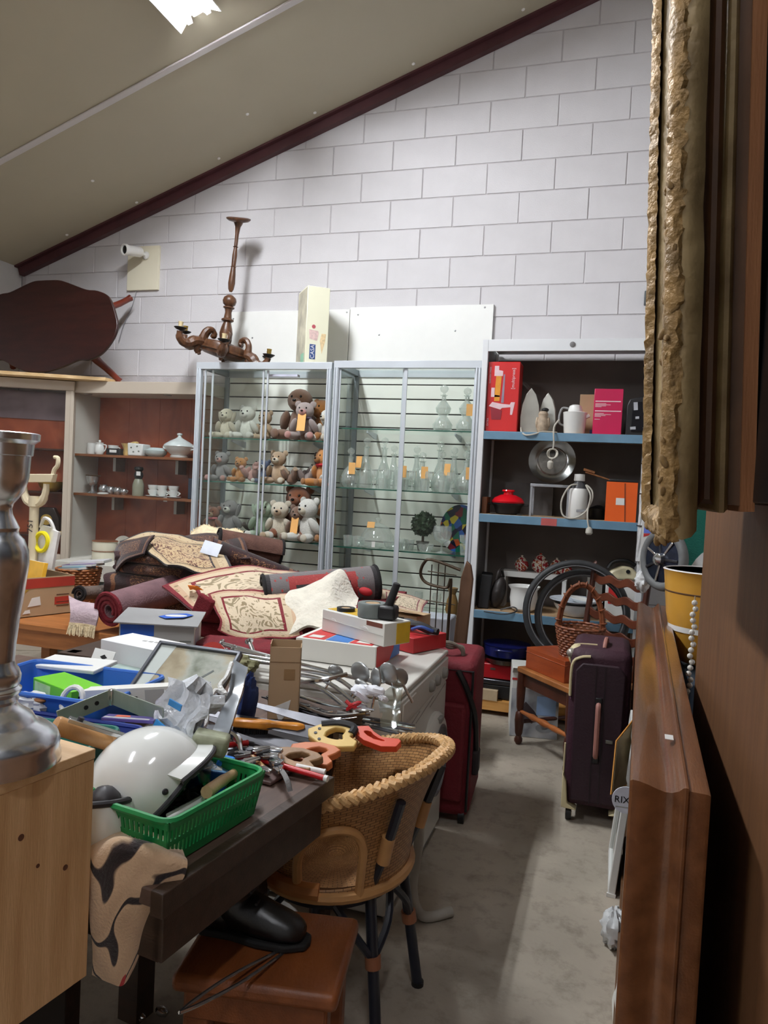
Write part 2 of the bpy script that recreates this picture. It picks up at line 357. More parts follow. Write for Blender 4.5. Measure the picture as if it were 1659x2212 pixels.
# ================================================================ glass showcases
M_alu = mat('anodised aluminium', (200, 206, 212), .38, .25, .04, 6)
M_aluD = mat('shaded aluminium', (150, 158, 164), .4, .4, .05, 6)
M_slat = mat('slatwall white', (246, 247, 238), .45, 0, .015, 3)
M_groove = mat('dark groove', (30, 28, 28), .8)
M_door = pane('door glass', (254, 255, 254), .02, .6)
M_shelfglass = pane('shelf glass', (252, 254, 253), .015, .5)
M_edge = mat('green glass edge', (40, 92, 78), .15, 0, .1, 10)
M_tag = mat('orange paper tag', (238, 178, 104), .7, 0, .05, 20)
def showcase(x0, x1, top, shelves, label, dx, doors):
    t_ = thing('display_cabinet', label, 'display cabinet', ((x0+x1)/2, -.24, 0)); W = (x1-x0)/2; D = .21; H = top
    P = .034
    for sx in (-1, 1):
        for sy in (-1, 1):
            q = MB(); cx = sx*(W-P/2); cy = sy*(D-P/2)
            q.bb((cx-P/2, cy-P/2, 0), (cx+P/2, cy+P/2, H-.003))
            if sy < 0:
                for k in (-.009, .009): q.bb((cx+k-.004, cy-P/2-.006, 0), (cx+k+.004, cy-P/2, H-.04))
            part(t_, 'post', q, M_alu if sy < 0 else M_aluD, bevel=.002)
    for sy in (-1, 1): part(t_, 'top_rail', MB().bb((-W-.001, sy*D-(P if sy > 0 else -.0-.001*sy), H-.045), (W+.001, sy*D+(P if sy < 0 else .001), H+.001)), M_alu, bevel=.002)
    for sy in (-1, 1): part(t_, 'bottom_rail', MB().bb((-W+P, sy*D-(P if sy > 0 else 0), .1), (W-P, sy*D+(P if sy < 0 else 0), .15)), M_alu, bevel=.002)
    for sx in (-1, 1): part(t_, 'side_rail', MB().bb((sx*W-(P if sx > 0 else 0), -D+P, H-.04), (sx*W+(P if sx < 0 else 0), D-P, H)), M_aluD, bevel=.002)
    part(t_, 'plinth', MB().bb((-W+.01, -D+.03, 0), (W-.01, D-.01, .1)), M_aluD)
    part(t_, 'floor_panel', MB().bb((-W+P, -D+P, .1), (W-P, D-.02, .125)), M_slat)
    part(t_, 'top_glass', MB().bb((-W+P, -D+P, H-.02), (W-P, D-P, H-.014)), M_shelfglass)
    part(t_, 'back_board', MB().bb((-W+.004, D-.014, .15), (W-.004, D-.006, H-.005)), M_groove)
    z = 2.0375-.0975*19; sl = MB().bb((-W+P, -.009, .004), (W-P, .0, .0935)).mesh('slat', M_slat)
    while z < H-.1:
        part(t_, 'slat', sl, None, loc=(0, D-.014, z), bevel=.003); z += .0975
    q = MB().bb((-W+P, -.009, .004), (W-P, 0, H-z-.045)); part(t_, 'slat', q, M_slat, loc=(0, D-.014, z))
    for sx in (-1, 1): part(t_, 'side_glass', MB().bb((sx*(W-.016)-.002, -D+P, .15), (sx*(W-.016)+.002, D-P, H-.045)), M_door)
    for z in shelves:
        s_ = part(t_, 'glass_shelf', MB().bb((-W+.03, -D+.055, z-.008), (W-.03, D-.026, z)), M_shelfglass)
        part(s_, 'shelf_edge', MB().bb((-W+.03, -D+.0515, z-.008), (W-.03, -D+.055, z)), M_edge)
        for sx in (-.62, .62):
            for k in (0, 1):
                part(s_, 'shelf_bracket', MB().prism([(D-.03, z-.008), (-.02, z-.008), (-.02, z-.018), (D-.06, z-.05), (D-.03, z-.05)], sx*W-.004, sx*W+.004, M(((0, 0, 1, 0), (1, 0, 0, 0), (0, 1, 0, 0), (0, 0, 0, 1)))), M_alu, smooth=False) if k == 0 else None
    for (a, b, y) in doors:
        d_ = part(t_, 'sliding_door', MB().bb((a, -D+y-.0025, .155), (b, -D+y+.0025, H-.048)), M_door)
        for e in (a, b):
            part(d_, 'door_edge', MB().bb((e-dx, -D+y-.005, .155), (e+dx, -D+y+.005, H-.048)), M_alu if dx > .005 else M_edge2, bevel=.001)
    return t_
M_edge2 = mat('pale glass edge', (168, 190, 186), .2, 0, .03, 5)
cab1 = showcase(-1.832, -.85, 2.121, (1.622, 1.325, .955), 'aluminium glass showcase full of stuffed toys, chandelier on top', .006, [(-.43, .005, .018), (-.38, .03, .03)])
part(cab1, 'light_strip', MB().bb((-.06, .0, 2.06), (.16, .04, 2.075)), mat('lavender plastic', (214, 212, 232), .4))
cab2 = showcase(-.836, .112, 2.13, (1.711, 1.329, .947, .56), 'aluminium glass showcase holding decanters and glassware', .011, [(-.44, .0, .018), (-.012, .44, .03)])
# ---------------------------------------------------------------- stuffed toys
BALL = {}
def ball(m):
    if m.name not in BALL: BALL[m.name] = MB().ell((0, 0, 0), 1, seg=12, rings=8).mesh('fur_ball', m)
    return BALL[m.name]
def fur(n, c, c2=None): return mat('plush '+n, c, .95, 0, .22, 16, .7, 45, col2=c2, sheen=.4)
F_br = fur('brown', (128, 92, 66)); F_go = fur('gold', (176, 112, 34)); F_cr = fur('cream', (232, 222, 198)); F_gy = fur('grey', (150, 146, 146)); F_be = fur('beige', (206, 176, 140))
F_wh = fur('white', (236, 234, 224)); F_ru = fur('rust', (140, 76, 36)); F_pk = fur('pink', (206, 150, 140)); F_mi = fur('mint', (176, 196, 170)); F_or = fur('orange', (214, 142, 60)); F_dk = fur('dark', (66, 48, 40)); F_le = fur('speckled', (214, 198, 190), (158, 140, 134)); F_bl = fur('blue', (96, 112, 150))
M_eye = mat('bead eye', (10, 8, 8), .15)
def plush(x, z, y, h, m, label, lie=0, turn=0, muz=None, ears='round', scarf=None, pad=None, tg=False, group='stuffed toys in the showcase'):
    """sitting soft toy of height h"""
    t_ = thing('stuffed_toy', label, 'soft toy', (x, y, z), (lie, 0, turn), group)
    if lie: t_.location.z += h*.12
    h *= 1.14; muz = muz or m; pad = pad or muz
    def e(n, c, r, mm=m, rot=None):
        o = part(t_, n, ball(mm), None, loc=[a*h for a in c], rot=rot); o.scale = [a*h for a in r]; return o
    e('body', (0, 0, .3), (.22, .19, .3)); e('head', (0, -.05, .72), (.23, .21, .21)); e('muzzle', (0, -.22, .67), (.1, .1, .085), muz)
    e('nose', (0, -.31, .7), (.035, .03, .025), M_eye)
    for s in (-1, 1):
        e('eye', (s*.085, -.225, .775), (.022, .02, .024), M_eye)
        if ears == 'round': e('ear', (s*.19, -.0, .88), (.085, .05, .085))
        elif ears == 'long': e('ear', (s*.22, -.02, .66), (.06, .08, .19), rot=(0, s*18, 0))
        e('arm', (s*.25, -.1, .36), (.09, .1, .2), rot=(30, s*-25, 0))
        l = e('leg', (s*.2, -.25, .1), (.115, .24, .1), rot=(0, 0, s*20))
        e('foot_pad', (s*.275, -.45, .11), (.085, .05, .085), pad)
    if scarf: e('scarf', (0, -.06, .54), (.2, .19, .06), scarf)
    if tg: part(t_, 'price_tag', MB().box((0, -.3*h, .42*h), (.2*h, .004, .42*h), (-12, 0, 0)), M_tag)
    return t_
Zs = (1.622, 1.325, .955); Yd = -.3
M_scarf = mat('checked ribbon', (90, 80, 96), .8, 0, .5, 60); M_redc = mat('red cloth', (170, 34, 40), .8)
plush(-1.17, Zs[0], Yd+.12, .34, F_br, 'tall shaggy brown soft toy standing behind the grey bear, top shelf', ears='none')
plush(-1.07, Zs[0], Yd-.03, .24, F_le, 'speckled grey and pink teddy bear with orange price tag, top shelf', muz=F_pk, scarf=M_scarf, pad=F_pk, tg=True, turn=6)
plush(-1.0, Zs[0], Yd+.1, .27, F_go, 'golden brown teddy peering over the speckled bear, top shelf', turn=-20)
plush(-.91, Zs[0], Yd-.01, .2, F_wh, 'white and grey long-eared dog by the right post, top shelf', muz=F_cr, ears='long', turn=-25)
plush(-.93, Zs[0], Yd+.1, .22, F_gy, 'grey flecked soft toy behind the white dog, top shelf', turn=-30)
plush(-1.55, Zs[0], Yd+.08, .22, F_wh, 'white teddy bear behind the reflecting left door, top shelf')
plush(-1.7, Zs[0], Yd+.06, .2, F_cr, 'cream soft toy at the left end of the top shelf', ears='long')
plush(-1.42, Zs[0], Yd+.1, .19, F_be, 'beige soft toy behind the left door, beside the white teddy', turn=-15)
plush(-1.69, Zs[1], Yd, .19, F_gy, 'grey soft toy with pink feet at the left of the middle shelf', pad=F_pk, muz=F_pk)
plush(-1.56, Zs[1], Yd+.03, .16, F_or, 'orange fox-coloured toy on the middle shelf behind the left door', muz=F_go)
plush(-1.46, Zs[1], Yd-.02, .17, F_pk, 'small pinkish lying toy on the middle shelf', lie=-55)
plush(-1.38, Zs[1], Yd+.03, .15, F_bl, 'blue and white soft toy beside the door edge, middle shelf', muz=F_wh)
plush(-1.27, Zs[1], Yd+.02, .21, F_be, 'tan shaggy soft toy right of the door edge, middle shelf', muz=F_cr)
plush(-1.17, Zs[1], Yd-.02, .16, F_br, 'small brown toy lying on its front, middle shelf', lie=-65, muz=F_be)
plush(-1.06, Zs[1], Yd+.01, .17, F_le, 'mottled puppy toy lying in the centre right of the middle shelf', lie=-60, ears='long', muz=F_wh)
plush(-.98, Zs[1], Yd+.09, .21, F_dk, 'dark brown soft toy at the back of the middle shelf', scarf=M_redc)
plush(-.92, Zs[1], Yd-.02, .23, F_or, 'orange giraffe-coloured toy with red scarf by the right post', scarf=M_redc, muz=F_go, turn=-30)
plush(-.88, Zs[1], Yd-.06, .13, F_wh, 'small white and pink toy in the corner of the middle shelf', muz=F_pk)
plush(-1.74, Zs[2], Yd, .18, F_ru, 'rust toy with pink cap at the left of the lowest visible shelf', muz=F_be, scarf=mat('pink felt', (208, 120, 128), .9))
plush(-1.63, Zs[2], Yd+.04, .23, F_gy, 'grey and white elephant-coloured toy on the lowest visible shelf', ears='long', muz=F_wh)
plush(-1.45, Zs[2], Yd+.06, .17, F_dk, 'dark grey toy slumped behind the left door, lowest visible shelf', lie=-30)
plush(-1.35, Zs[2], Yd-.02, .24, F_mi, 'pale mint rabbit leaning left of the door edge', ears='long', muz=F_wh, turn=15)
plush(-1.22, Zs[2], Yd-.03, .24, F_cr, 'cream teddy bear slumped right of the door edge', muz=F_be, turn=8)
plush(-1.14, Zs[2], Yd+.1, .34, F_ru, 'large rust brown teddy at the back of the lowest visible shelf')
plush(-1.08, Zs[2], Yd-.03, .22, F_br, 'brown teddy with orange price tag among the cream bears', tg=True)
plush(-1.0, Zs[2], Yd-.05, .27, F_wh, 'white teddy sprawled in front at the right of the shelf', muz=F_cr, turn=-20)
plush(-.905, Zs[2], Yd+.05, .26, F_go, 'large golden teddy pressed against the right post', turn=-35)
# ---------------------------------------------------------------- decanters and glasses
M_cry = pane('crystal', (250, 252, 251), .12, .8, .03, .13)
def gl(name, prof, label, cat, x, z, y, stopper=None, tg=0, group='glassware in the right showcase', n=16, th=.002):
    t_ = thing(name, label, cat, (x, y, z), group=group)
    part(t_, 'body', MB().shell(prof, n, None, th), M_cry)
    if stopper: part(t_, 'stopper', MB().lathe([(1e-6, stopper[0])]+[(a, stopper[0]+b) for a, b in stopper[1]], 12), M_cry)
    if tg: part(t_, 'price_tag', MB().box((tg*.03, -.055, stopper[0]*.62 if stopper else prof[-1][1]*.6), (.042, .002, .075), (-8, 0, tg*14)), M_tag)
    return t_
def ball_st(z, r): return (z, [(.009, -.01), (.011, .005), (.007, .012), (r*.8, .012+r*.45), (r, .012+r), (r*.8, .012+r*1.55), (1e-6, .012+2*r)])
waist = [(.04, 0), (.062, .02), (.064, .045), (.04, .08), (.024, .1), (.045, .125), (.05, .15), (.03, .18), (.014, .2), (.014, .225), (.024, .232)]
round_ = [(.045, 0), (.066, .03), (.068, .07), (.045, .11), (.017, .14), (.015, .19), (.024, .2)]
tall = [(.045, 0), (.05, .02), (.046, .1), (.03, .15), (.016, .19), (.015, .26), (.026, .27)]
square = [(.045, 0), (.05, .005), (.05, .11), (.035, .14), (.016, .15), (.016, .185), (.026, .19)]
bell = [(.062, 0), (.066, .015), (.05, .07), (.026, .13), (.016, .18), (.015, .22), (.025, .23)]
G = (1.711, 1.329, .947, .56)
gl('decanter', waist, 'double-bellied decanter on the top glass shelf, left of two', 'decanter', -.15, G[0], -.27, ball_st(.232, .028))
gl('decanter', waist, 'double-bellied decanter with orange tag on the top glass shelf, right of two', 'decanter', .0, G[0], -.27, ball_st(.22, .026), 1)
for x, y, pr_, h, tg, lab in ((-.735, -.33, round_, .2, 1, 'round cut decanter with orange tag at the left end of the middle shelf'), (-.64, -.3, tall, .27, -1, 'tall jug-necked decanter with orange tag beside the round decanter'), (-.535, -.24, tall, .28, 0, 'slim tall decanter without a tag on the middle shelf'), (-.46, -.27, bell, .23, 0, 'bell-shaped decanter left of the centre stile'), (-.40, -.3, square, .19, 1, 'square decanter with orange tag behind the centre stile'), (-.32, -.22, bell, .23, 0, 'bell-shaped decanter just right of the centre stile'), (-.26, -.3, square, .19, 1, 'squat decanter with orange tag and pinkish lid right of centre'), (-.17, -.2, tall, .27, 0, 'tall decanter at the back of the middle shelf right half'), (-.13, -.31, round_, .2, 0, 'large round decanter in front on the right half'), (-.06, -.28, bell, .23, -1, 'flared decanter with slanting orange tag near the right end'), (.02, -.24, tall, .27, 0, 'tall narrow decanter at the back right corner'), (.03, -.33, round_, .2, 1, 'round decanter with orange tag in the right corner')):
    gl('decanter', pr_, lab, 'decanter', x, G[1], y, ball_st(h, .024), tg)
wine = [(.03, 0), (.006, .008), (.005, .05), (.026, .07), (.03, .1), (.026, .125)]
tumb = [(.026, 0), (.032, .07)]
k = 0
for x, y in ((-.56, -.34), (-.5, -.35), (-.47, -.34), (-.36, -.34), (-.3, -.36), (-.22, -.35), (-.19, -.36), (-.1, -.37), (-.05, -.37)):
    gl('small_glass', tumb if k % 2 else wine[:], ['small tumbler by the round cut decanter, far left of the shelf front', 'stemmed glass before the slim tall decanter', 'tumbler between slim and bell-shaped decanters', 'stemmed glass before the square tagged decanter', 'small tumbler just right of the centre stile', 'stemmed glass before the squat tagged decanter', 'tumbler beside the large round decanter', 'stemmed glass before the flared decanter', 'last small tumbler toward the right corner'][k], 'glass', x, G[1], y-.02, group='small glasses before the decanters', n=12); k += 1
dome = [(.11, 0), (.115, .01), (.108, .06), (.075, .11), (.03, .135), (.01, .14), (.01, .15), (.022, .165), (.012, .175)]
d = gl('cake_dome', [(.125, 0), (.14, .012), (.14, .018)], 'glass cake dome with orange tag on the lower glass shelf', 'cake dome', -.54, G[2], -.29, (.02, [(a, b) for a, b in dome]), 0)
part(d, 'price_tag', MB().box((-.02, -.085, .15), (.05, .003, .04), (-20, 0, 0)), M_tag); part(d, 'label', MB().box((.02, -.142, .03), (.022, .002, .035)), M_white)
for i, (x, y) in enumerate(((-.73, -.33), (-.69, -.25), (-.66, -.35), (-.43, -.33), (-.38, -.3), (-.35, -.36), (-.31, -.33), (-.2, -.35), (.05, -.35))):
    gl('glass_bowl', [(.03, 0), (.045, .02), (.055, .05)] if i % 2 else tumb, ['small tumbler dish at the far left of the lower glass shelf', 'low bowl behind the leftmost tumbler dish', 'tumbler dish close left of the cake dome', 'low bowl right of the cake dome', 'tumbler dish behind the centre stile', 'low bowl in front of the centre stile', 'tumbler dish just left of the topiary pot', 'low bowl in front of the topiary pot', 'small dish in front of the patchwork plate'][i], 'glass', x, G[2], y, group='small dishes on the lower glass shelf', n=12)
gl('goblet', [(.04, 0), (.008, .012), (.007, .06), (.05, .085), (.062, .13), (.055, .17)], 'large clear goblet between topiary ball and patterned plate', 'glass', -.1, G[2], -.33)
gl('goblet', [(.04, 0), (.008, .012), (.007, .05), (.045, .075), (.05, .12)], 'clear goblet by the right post on the lower shelf', 'glass', .05, G[2], -.28)
for i in range(5): gl('small_glass', wine, ('leftmost', 'second', 'middle', 'fourth', 'rightmost')[i]+' clear stemmed glass of the row on the bottom glass shelf', 'glass', -.6+.12*i, G[3], -.3, group='stemmed glasses on the bottom shelf', n=12)
# topiary ball in a pot
t_ = thing('topiary_ball', 'dark green artificial topiary ball in a grey pot on the lower shelf', 'plant', (-.24, -.27, G[2]))
part(t_, 'pot', MB().shell([(.03, 0), (.042, .055), (.045, .06)], 14), mat('grey ceramic', (120, 120, 112), .5)); part(t_, 'stem', MB().cyl((0, 0, .01), (0, 0, .12), .008), mat('bark', (70, 52, 36), .9))
lv = MB()
for i in range(700):
    d = V((random.gauss(0, 1), random.gauss(0, 1), random.gauss(0, 1))).normalized(); c = V((0, 0, .17))+d*random.uniform(.05, .078)
    m_ = frame(c, d) @ T((0, 0, 0), (random.uniform(-50, 50), random.uniform(-50, 50), random.uniform(0, 360))); q = .018
    lv.add([m_ @ V(a) for a in ((-q*.5, 0, 0), (0, -q, .002), (q*.5, 0, 0), (0, q, .002))], [(0, 1, 2, 3)])
part(t_, 'core', MB().ell((0, 0, .17), .056), mat('dark leaves', (38, 62, 34), .6, 0, .35, 40)); part(t_, 'foliage', lv, mat('dark leaves', (38, 62, 34), .6, 0, .35, 40), kind='stuff')
# patterned plate on edge
M_pl, t, p = newmat('patchwork glaze')
tc = N(t, 'ShaderNodeTexCoord'); vo = N(t, 'ShaderNodeTexVoronoi'); vo.inputs['Scale'].default_value = 22; t.links.new(tc.outputs['Object'], vo.inputs[0])
sp = N(t, 'ShaderNodeSeparateColor'); t.links.new(vo.outputs['Color'], sp.inputs[0]); r = N(t, 'ShaderNodeValToRGB'); r.color_ramp.interpolation = 'CONSTANT'; t.links.new(sp.outputs[0], r.inputs[0])
for i, c in enumerate(((26, 30, 52), (52, 96, 170), (30, 110, 84), (190, 90, 50), (206, 186, 60), (24, 34, 90), (120, 40, 50))):
    e = r.color_ramp.elements[0] if i == 0 else r.color_ramp.elements.new(i/7); e.color = lin(c); e.position = i/7
r.color_ramp.elements[-1].position = .95; t.links.new(r.outputs[0], p.inputs['Base Color']); p.inputs['Roughness'].default_value = .2
solo('display_plate', MB().lathe([(1e-6, .004), (.09, .004), (.1, .0), (.155, .022), (.155, .027), (.1, .007), (1e-6, .009)], 32), M_pl, 'large dark patchwork plate in blue green and yellow, propped at the right', 'plate', (-.02, -.13, G[2]+.15), (84, 0, -25))
# ---------------------------------------------------------------- carton and chandelier on the left showcase
M_carton = mat('cream carton', (240, 238, 212), .4, 0, .015, 4)
t_ = thing('tall_carton', 'tall cream carton printed with ice cream, standing on the left showcase', 'box', (-1.075, -.27, 2.1225), (0, 0, 38))
part(t_, 'carton', MB().bb((-.075, -.13, 0), (.075, .11, .5)), [M_carton], bevel=.003)
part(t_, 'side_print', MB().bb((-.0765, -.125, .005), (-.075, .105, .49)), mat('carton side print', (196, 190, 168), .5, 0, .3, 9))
part(t_, 'green_print', MB().bb((-.0775, -.1, .005), (-.0765, -.02, .07)), mat('green print', (150, 200, 170), .5))
part(t_, 'blue_badge', MB().bb((-.047, -.1315, .03), (-.008, -.13, .125)), mat('blue print', (58, 84, 140), .4))
text(t_, 'lettering', 'CASA', .036, T((-.027, -.132, .077), (90, -90, 0)) , mat('print white', (240, 240, 240), .5))
cup = part(t_, 'cup_picture', MB().prism([(-.05, .16), (.0, .15), (.01, .2), (.005, .215), (-.055, .22)], .13, .1312, M(((1, 0, 0, 0), (0, 0, -1, 0), (0, 1, 0, 0), (0, 0, 0, 1)))), mat('pink print', (226, 196, 190), .5, 0, .15, 60), smooth=False)
part(t_, 'cherry_picture', MB().cyl((-.025, -.13, .24), (-.025, -.1312, .24), .013), mat('cherry print', (190, 90, 100), .5))
part(t_, 'cone_picture', MB().prism([(.035, .07), (.02, .15), (.03, .2), (.06, .2), (.055, .15)], .13, .1312, M(((1, 0, 0, 0), (0, 0, -1, 0), (0, 1, 0, 0), (0, 0, 0, 1)))), mat('cone print', (232, 206, 160), .5, 0, .15, 60), smooth=False)
M_oak = wood('dark stained oak', (66, 42, 28), (104, 68, 44), .35, (8, 8, 2), scale=6)
M_brass = mat('brass', (200, 168, 90), .3, .8)
t_ = thing('chandelier', 'carved dark oak chandelier laid on the left showcase, its turned stem tilted upright', 'chandelier', (-1.715, -.3, 2.21), (0, 4.5, 0)); t_.scale = (.92, .92, .9)
hub = MB(); hub.x = T((0, 0, 0), (0, 10, 0))
hub.lathe([(1e-6, -.045), (.04, -.045), (.14, -.035), (.18, -.02), (.185, .0), (.19, .03), (.18, .06), (.1, .075), (.04, .08), (1e-6, .08)], 28)
part(t_, 'hub', hub, M_oak); part(t_, 'hub_band', MB(T((0, 0, 0), (0, 10, 0))).lathe([(.188, .0), (.198, .006), (.198, .014), (.188, .02)], 28), M_oak)
part(t_, 'stem', MB().lathe([(.028, .07), (.046, .12), (.05, .15), (.042, .19), (.028, .235), (.046, .245), (.046, .255), (.03, .265), (.024, .31), (.03, .335), (.042, .342), (.042, .35), (.026, .354), (.045, .37), (.052, .395), (.045, .42), (.02, .44), (1e-6, .441)], 16), M_oak)
part(t_, 'chain_link', MB().tube([(0, 0, .435), (.006, 0, .45), (0, 0, .47), (-.006, 0, .45)], .0025, 6, True), M_brass)
part(t_, 'rod', MB().lathe([(.01, .465), (.02, .485), (.026, .53), (.022, .6), (.017, .65), (.021, .655), (.016, .66), (.018, .74), (.013, .8), (.02, .805), (.013, .81), (.014, .9), (.02, .955), (.034, .985), (.03, .995), (1e-6, .996)], 14), M_oak)
part(t_, 'canopy', MB(T((0, 0, 1.0), (18, 4, 0))).lathe([(1e-6, -.012), (.03, -.012), (.07, -.004), (.085, .006), (.09, .012), (.09, .02), (.07, .026), (1e-6, .026)], 24), M_oak)
armp = [(-.0, .035), (.05, .02), (.09, .035), (.13, .05), (.17, .035), (.2, .03), (.235, .05), (.25, .1), (.235, .125)]
for k, (ang, cand) in enumerate(((178, 1), (118, 1), (58, 1), (-2, 1), (-62, 1), (-122, 1))):
    R_ = T((0, 0, 0), (0, 10, 0)) @ T((0, 0, 0), (0, 0, ang)) @ T((.15, 0, 0)); A = R_
    def up(r, z): return A @ V((r, 0, z))
    q = MB()
    q.tube([up(0, .02), up(.05, .03), up(.1, .02), up(.14, -.01), up(.18, -.015), up(.215, .01), up(.225, .055)], [.03, .036, .04, .036, .032, .028, .022], 8, sub=4)
    arm = part(t_, 'arm', q, M_oak)
    part(arm, 'scroll', MB().tube([up(.045, .03), up(.045, .08), up(.03, .12), up(.0, .14), up(-.03, .125), up(-.035, .1), up(-.015, .095)], [.028, .024, .022, .02, .018, .016, .014], 8, sub=4), M_oak)
    part(arm, 'foot_scroll', MB().tube([up(.06, .0), up(.07, -.035), up(.055, -.06)], [.022, .018, .014], 8, sub=3), M_oak)
    D_ = T(A @ V((.225, 0, .06)))
    part(arm, 'drip_pan', MB(D_).lathe([(.01, 0), (.03, .006), (.045, .018), (.045, .022), (.028, .012), (1e-6, .01)], 16), mat('black iron', (28, 24, 24), .5, .3))
    part(arm, 'candle_holder', MB(D_).lathe([(.012, .01), (.016, .014), (.017, .055), (.019, .058), (.019, .062), (1e-6, .062)], 12), M_brass if k in (0, 3) else mat('ivory candle', (226, 206, 160), .5))

# ================================================================ steel rack
M_rackw = mat('rack white', (222, 224, 226), .4, 0, .03, 6)
M_rackg = mat('rack grey', (120, 118, 118), .5, 0, .06, 5)
M_blue = mat('blue steel edge', (104, 140, 164), .45, 0, .1, 12)
M_ply = mat('plywood shelf', (176, 146, 112), .6, 0, .1, 5, stretch=(1, 8, 8))
M_oplank = wood('orange pine plank', (196, 134, 62), (216, 160, 90), .5, (1, 14, 14))
t_ = thing('steel_rack', 'white steel storage rack with blue shelf edges against the block wall', 'shelving', (.605, -.24, 0))
RW = .475
for sx in (-1, 1):
    for sy in (-1, 1): part(t_, 'upright', MB().bb((sx*RW-.017, sy*.2-.015, 0), (sx*RW+.017, sy*.2+.015, 2.255)), M_rackw, bevel=.002)
    part(t_, 'side_panel', MB().bb((sx*RW-.004, -.185, .05), (sx*RW+.004, .2, 2.25)), M_rackg)
hd = part(t_, 'header', MB().bb((-RW+.017, -.214, 2.185), (RW-.017, -.204, 2.255)), M_rackw, bevel=.002)
part(hd, 'knob', MB().lathe([(.016, 0), (.016, .004), (.012, .006), (1e-6, .006)], 14, frame((.03, -.214, 2.222), (0, -1, 0))), M_rackg)
part(t_, 'back_panel', MB().bb((-RW+.017, .205, .1), (RW-.017, .212, 2.2)), mat('dull grey brown panel', (104, 96, 90), .7, 0, .12, 4))  # back panel added to darken the inside of the rack
part(t_, 'top_panel', MB().bb((-RW+.017, -.204, 2.24), (RW-.017, .2, 2.25)), M_rackw)
for z in (1.712, 1.215, .633):
    s_ = part(t_, 'shelf', MB().bb((-RW+.006, -.2, z-.03), (RW-.006, .2, z)), M_ply)
    part(s_, 'shelf_edge', MB().bb((-RW+.004, -.213, z-.05), (RW-.004, -.2, z-.001)), M_blue, bevel=.002)
    if z == 1.215: part(s_, 'red_label', MB().bb((-.09, -.2142, z-.048), (.0, -.213, z-.006)), mat('red label', (190, 92, 88), .6))
s_ = part(t_, 'shelf', MB().bb((-RW+.006, -.205, .03), (RW-.006, .2, .09)), M_oplank, label='orange pine base plank')
RZ = (1.712, 1.215, .633, .09)
M_blk = mat('black plastic', (20, 20, 22), .45); M_wpl = mat('white plastic', (226, 226, 222), .35, 0, .02); M_cord = mat('pale cord', (190, 186, 174), .6)
# red juicer box
t_ = thing('appliance_box', 'tall glossy red box picturing a kitchen press, left end of the top rack shelf', 'box', (.245, -.355, RZ[0]))
part(t_, 'carton', MB().bb((-.095, -.075, 0), (.095, .075, .415)), mat('red print carton', (206, 44, 44), .25, 0, .05, 5), bevel=.004)
def flat(par, name, pts, mm, y=-.0765, label=None): return part(par, name, MB().prism(pts, -y-.0008, -y+.0002, M(((1, 0, 0, 0), (0, 0, -1, 0), (0, 1, 0, 0), (0, 0, 0, 1)))), mm, smooth=False, label=label)
M_pw = mat('print pale', (226, 196, 200), .4, 0, .06, 40); M_po = mat('print orange', (226, 150, 40), .4, 0, .1, 30); M_pd = mat('print dark red', (140, 30, 44), .4)
flat(t_, 'picture_tube', [(-.05, .18), (-.018, .18), (-.012, .33), (-.045, .33)], M_po)
flat(t_, 'picture_lid', [(-.056, .33), (-.005, .33), (-.005, .36), (-.03, .365), (-.03, .39), (-.056, .39)], M_pw)
flat(t_, 'picture_column', [(-.008, .17), (.008, .17), (.008, .34), (-.0, .34)], mat('print grey', (150, 132, 150), .4))
flat(t_, 'picture_clamp', [(-.08, .15), (-.01, .13), (.0, .14), (.05, .145), (.05, .1), (.062, .1), (.075, .175), (.052, .175), (.045, .16), (-.01, .165), (-.06, .175)], M_pw)
flat(t_, 'picture_cup', [(-.07, .145), (.0, .125), (-.005, .07), (-.06, .07)], M_pd)
flat(t_, 'picture_bars', [(-.07, .205), (-.015, .205), (-.015, .213), (-.05, .218), (-.05, .26), (-.07, .26)], M_pw)
text(t_, 'lettering', '[multipress]', .026, T((.058, -.0762, .315), (90, -90, 0)), M_pw); text(t_, 'lettering', 'GARNISH PRESS', .014, T((-.08, -.0762, .335), (90, -90, 0)), M_pw); text(t_, 'lettering', 'EXTRA', .015, T((-.082, -.0762, .055), (90, -90, 0)), M_pw)
# two upright irons
def iron(x, y, lab, col, rz, sc_):
    t_ = thing('clothes_iron', lab, 'iron', (x, y, RZ[0]), (0, 0, rz), None); s = sc_
    o = [(-.052, .0), (.052, .0), (.055, .09), (.047, .16), (.028, .22), (0, .258), (-.028, .22), (-.047, .16), (-.055, .09)]
    W_ = M(((1, 0, 0, 0), (0, 0, -1, 0), (0, 1, 0, 0), (0, 0, 0, 1)))
    part(t_, 'soleplate', MB(T((0, 0, 0), (0, 0, 0), s)).prism(o, .012, .02, W_), mat('brushed soleplate', (196, 196, 188), .3, .7, .1, 12), bevel=.002)
    part(t_, 'housing', MB(T((0, 0, 0), (0, 0, 0), s)).prism([(a*.9, b*.97+.003) for a, b in o], -.03, .012, W_), col, bevel=.006)
    part(t_, 'handle', MB().tube([(0, .03*s, .04), (0, .075*s, .05), (0, .08*s, .12*s), (0, .05*s, .2*s), (0, .028*s, .21*s)], .012, 8, sub=4), col)
    return t_
iron(.405, -.36, 'larger cream clothes iron standing on end beside the red box', M_wpl, 6, 1.04)
iron(.505, -.31, 'smaller white and green clothes iron standing on end beside the cream one', mat('pale green plastic', (206, 218, 208), .35), -10, .96)
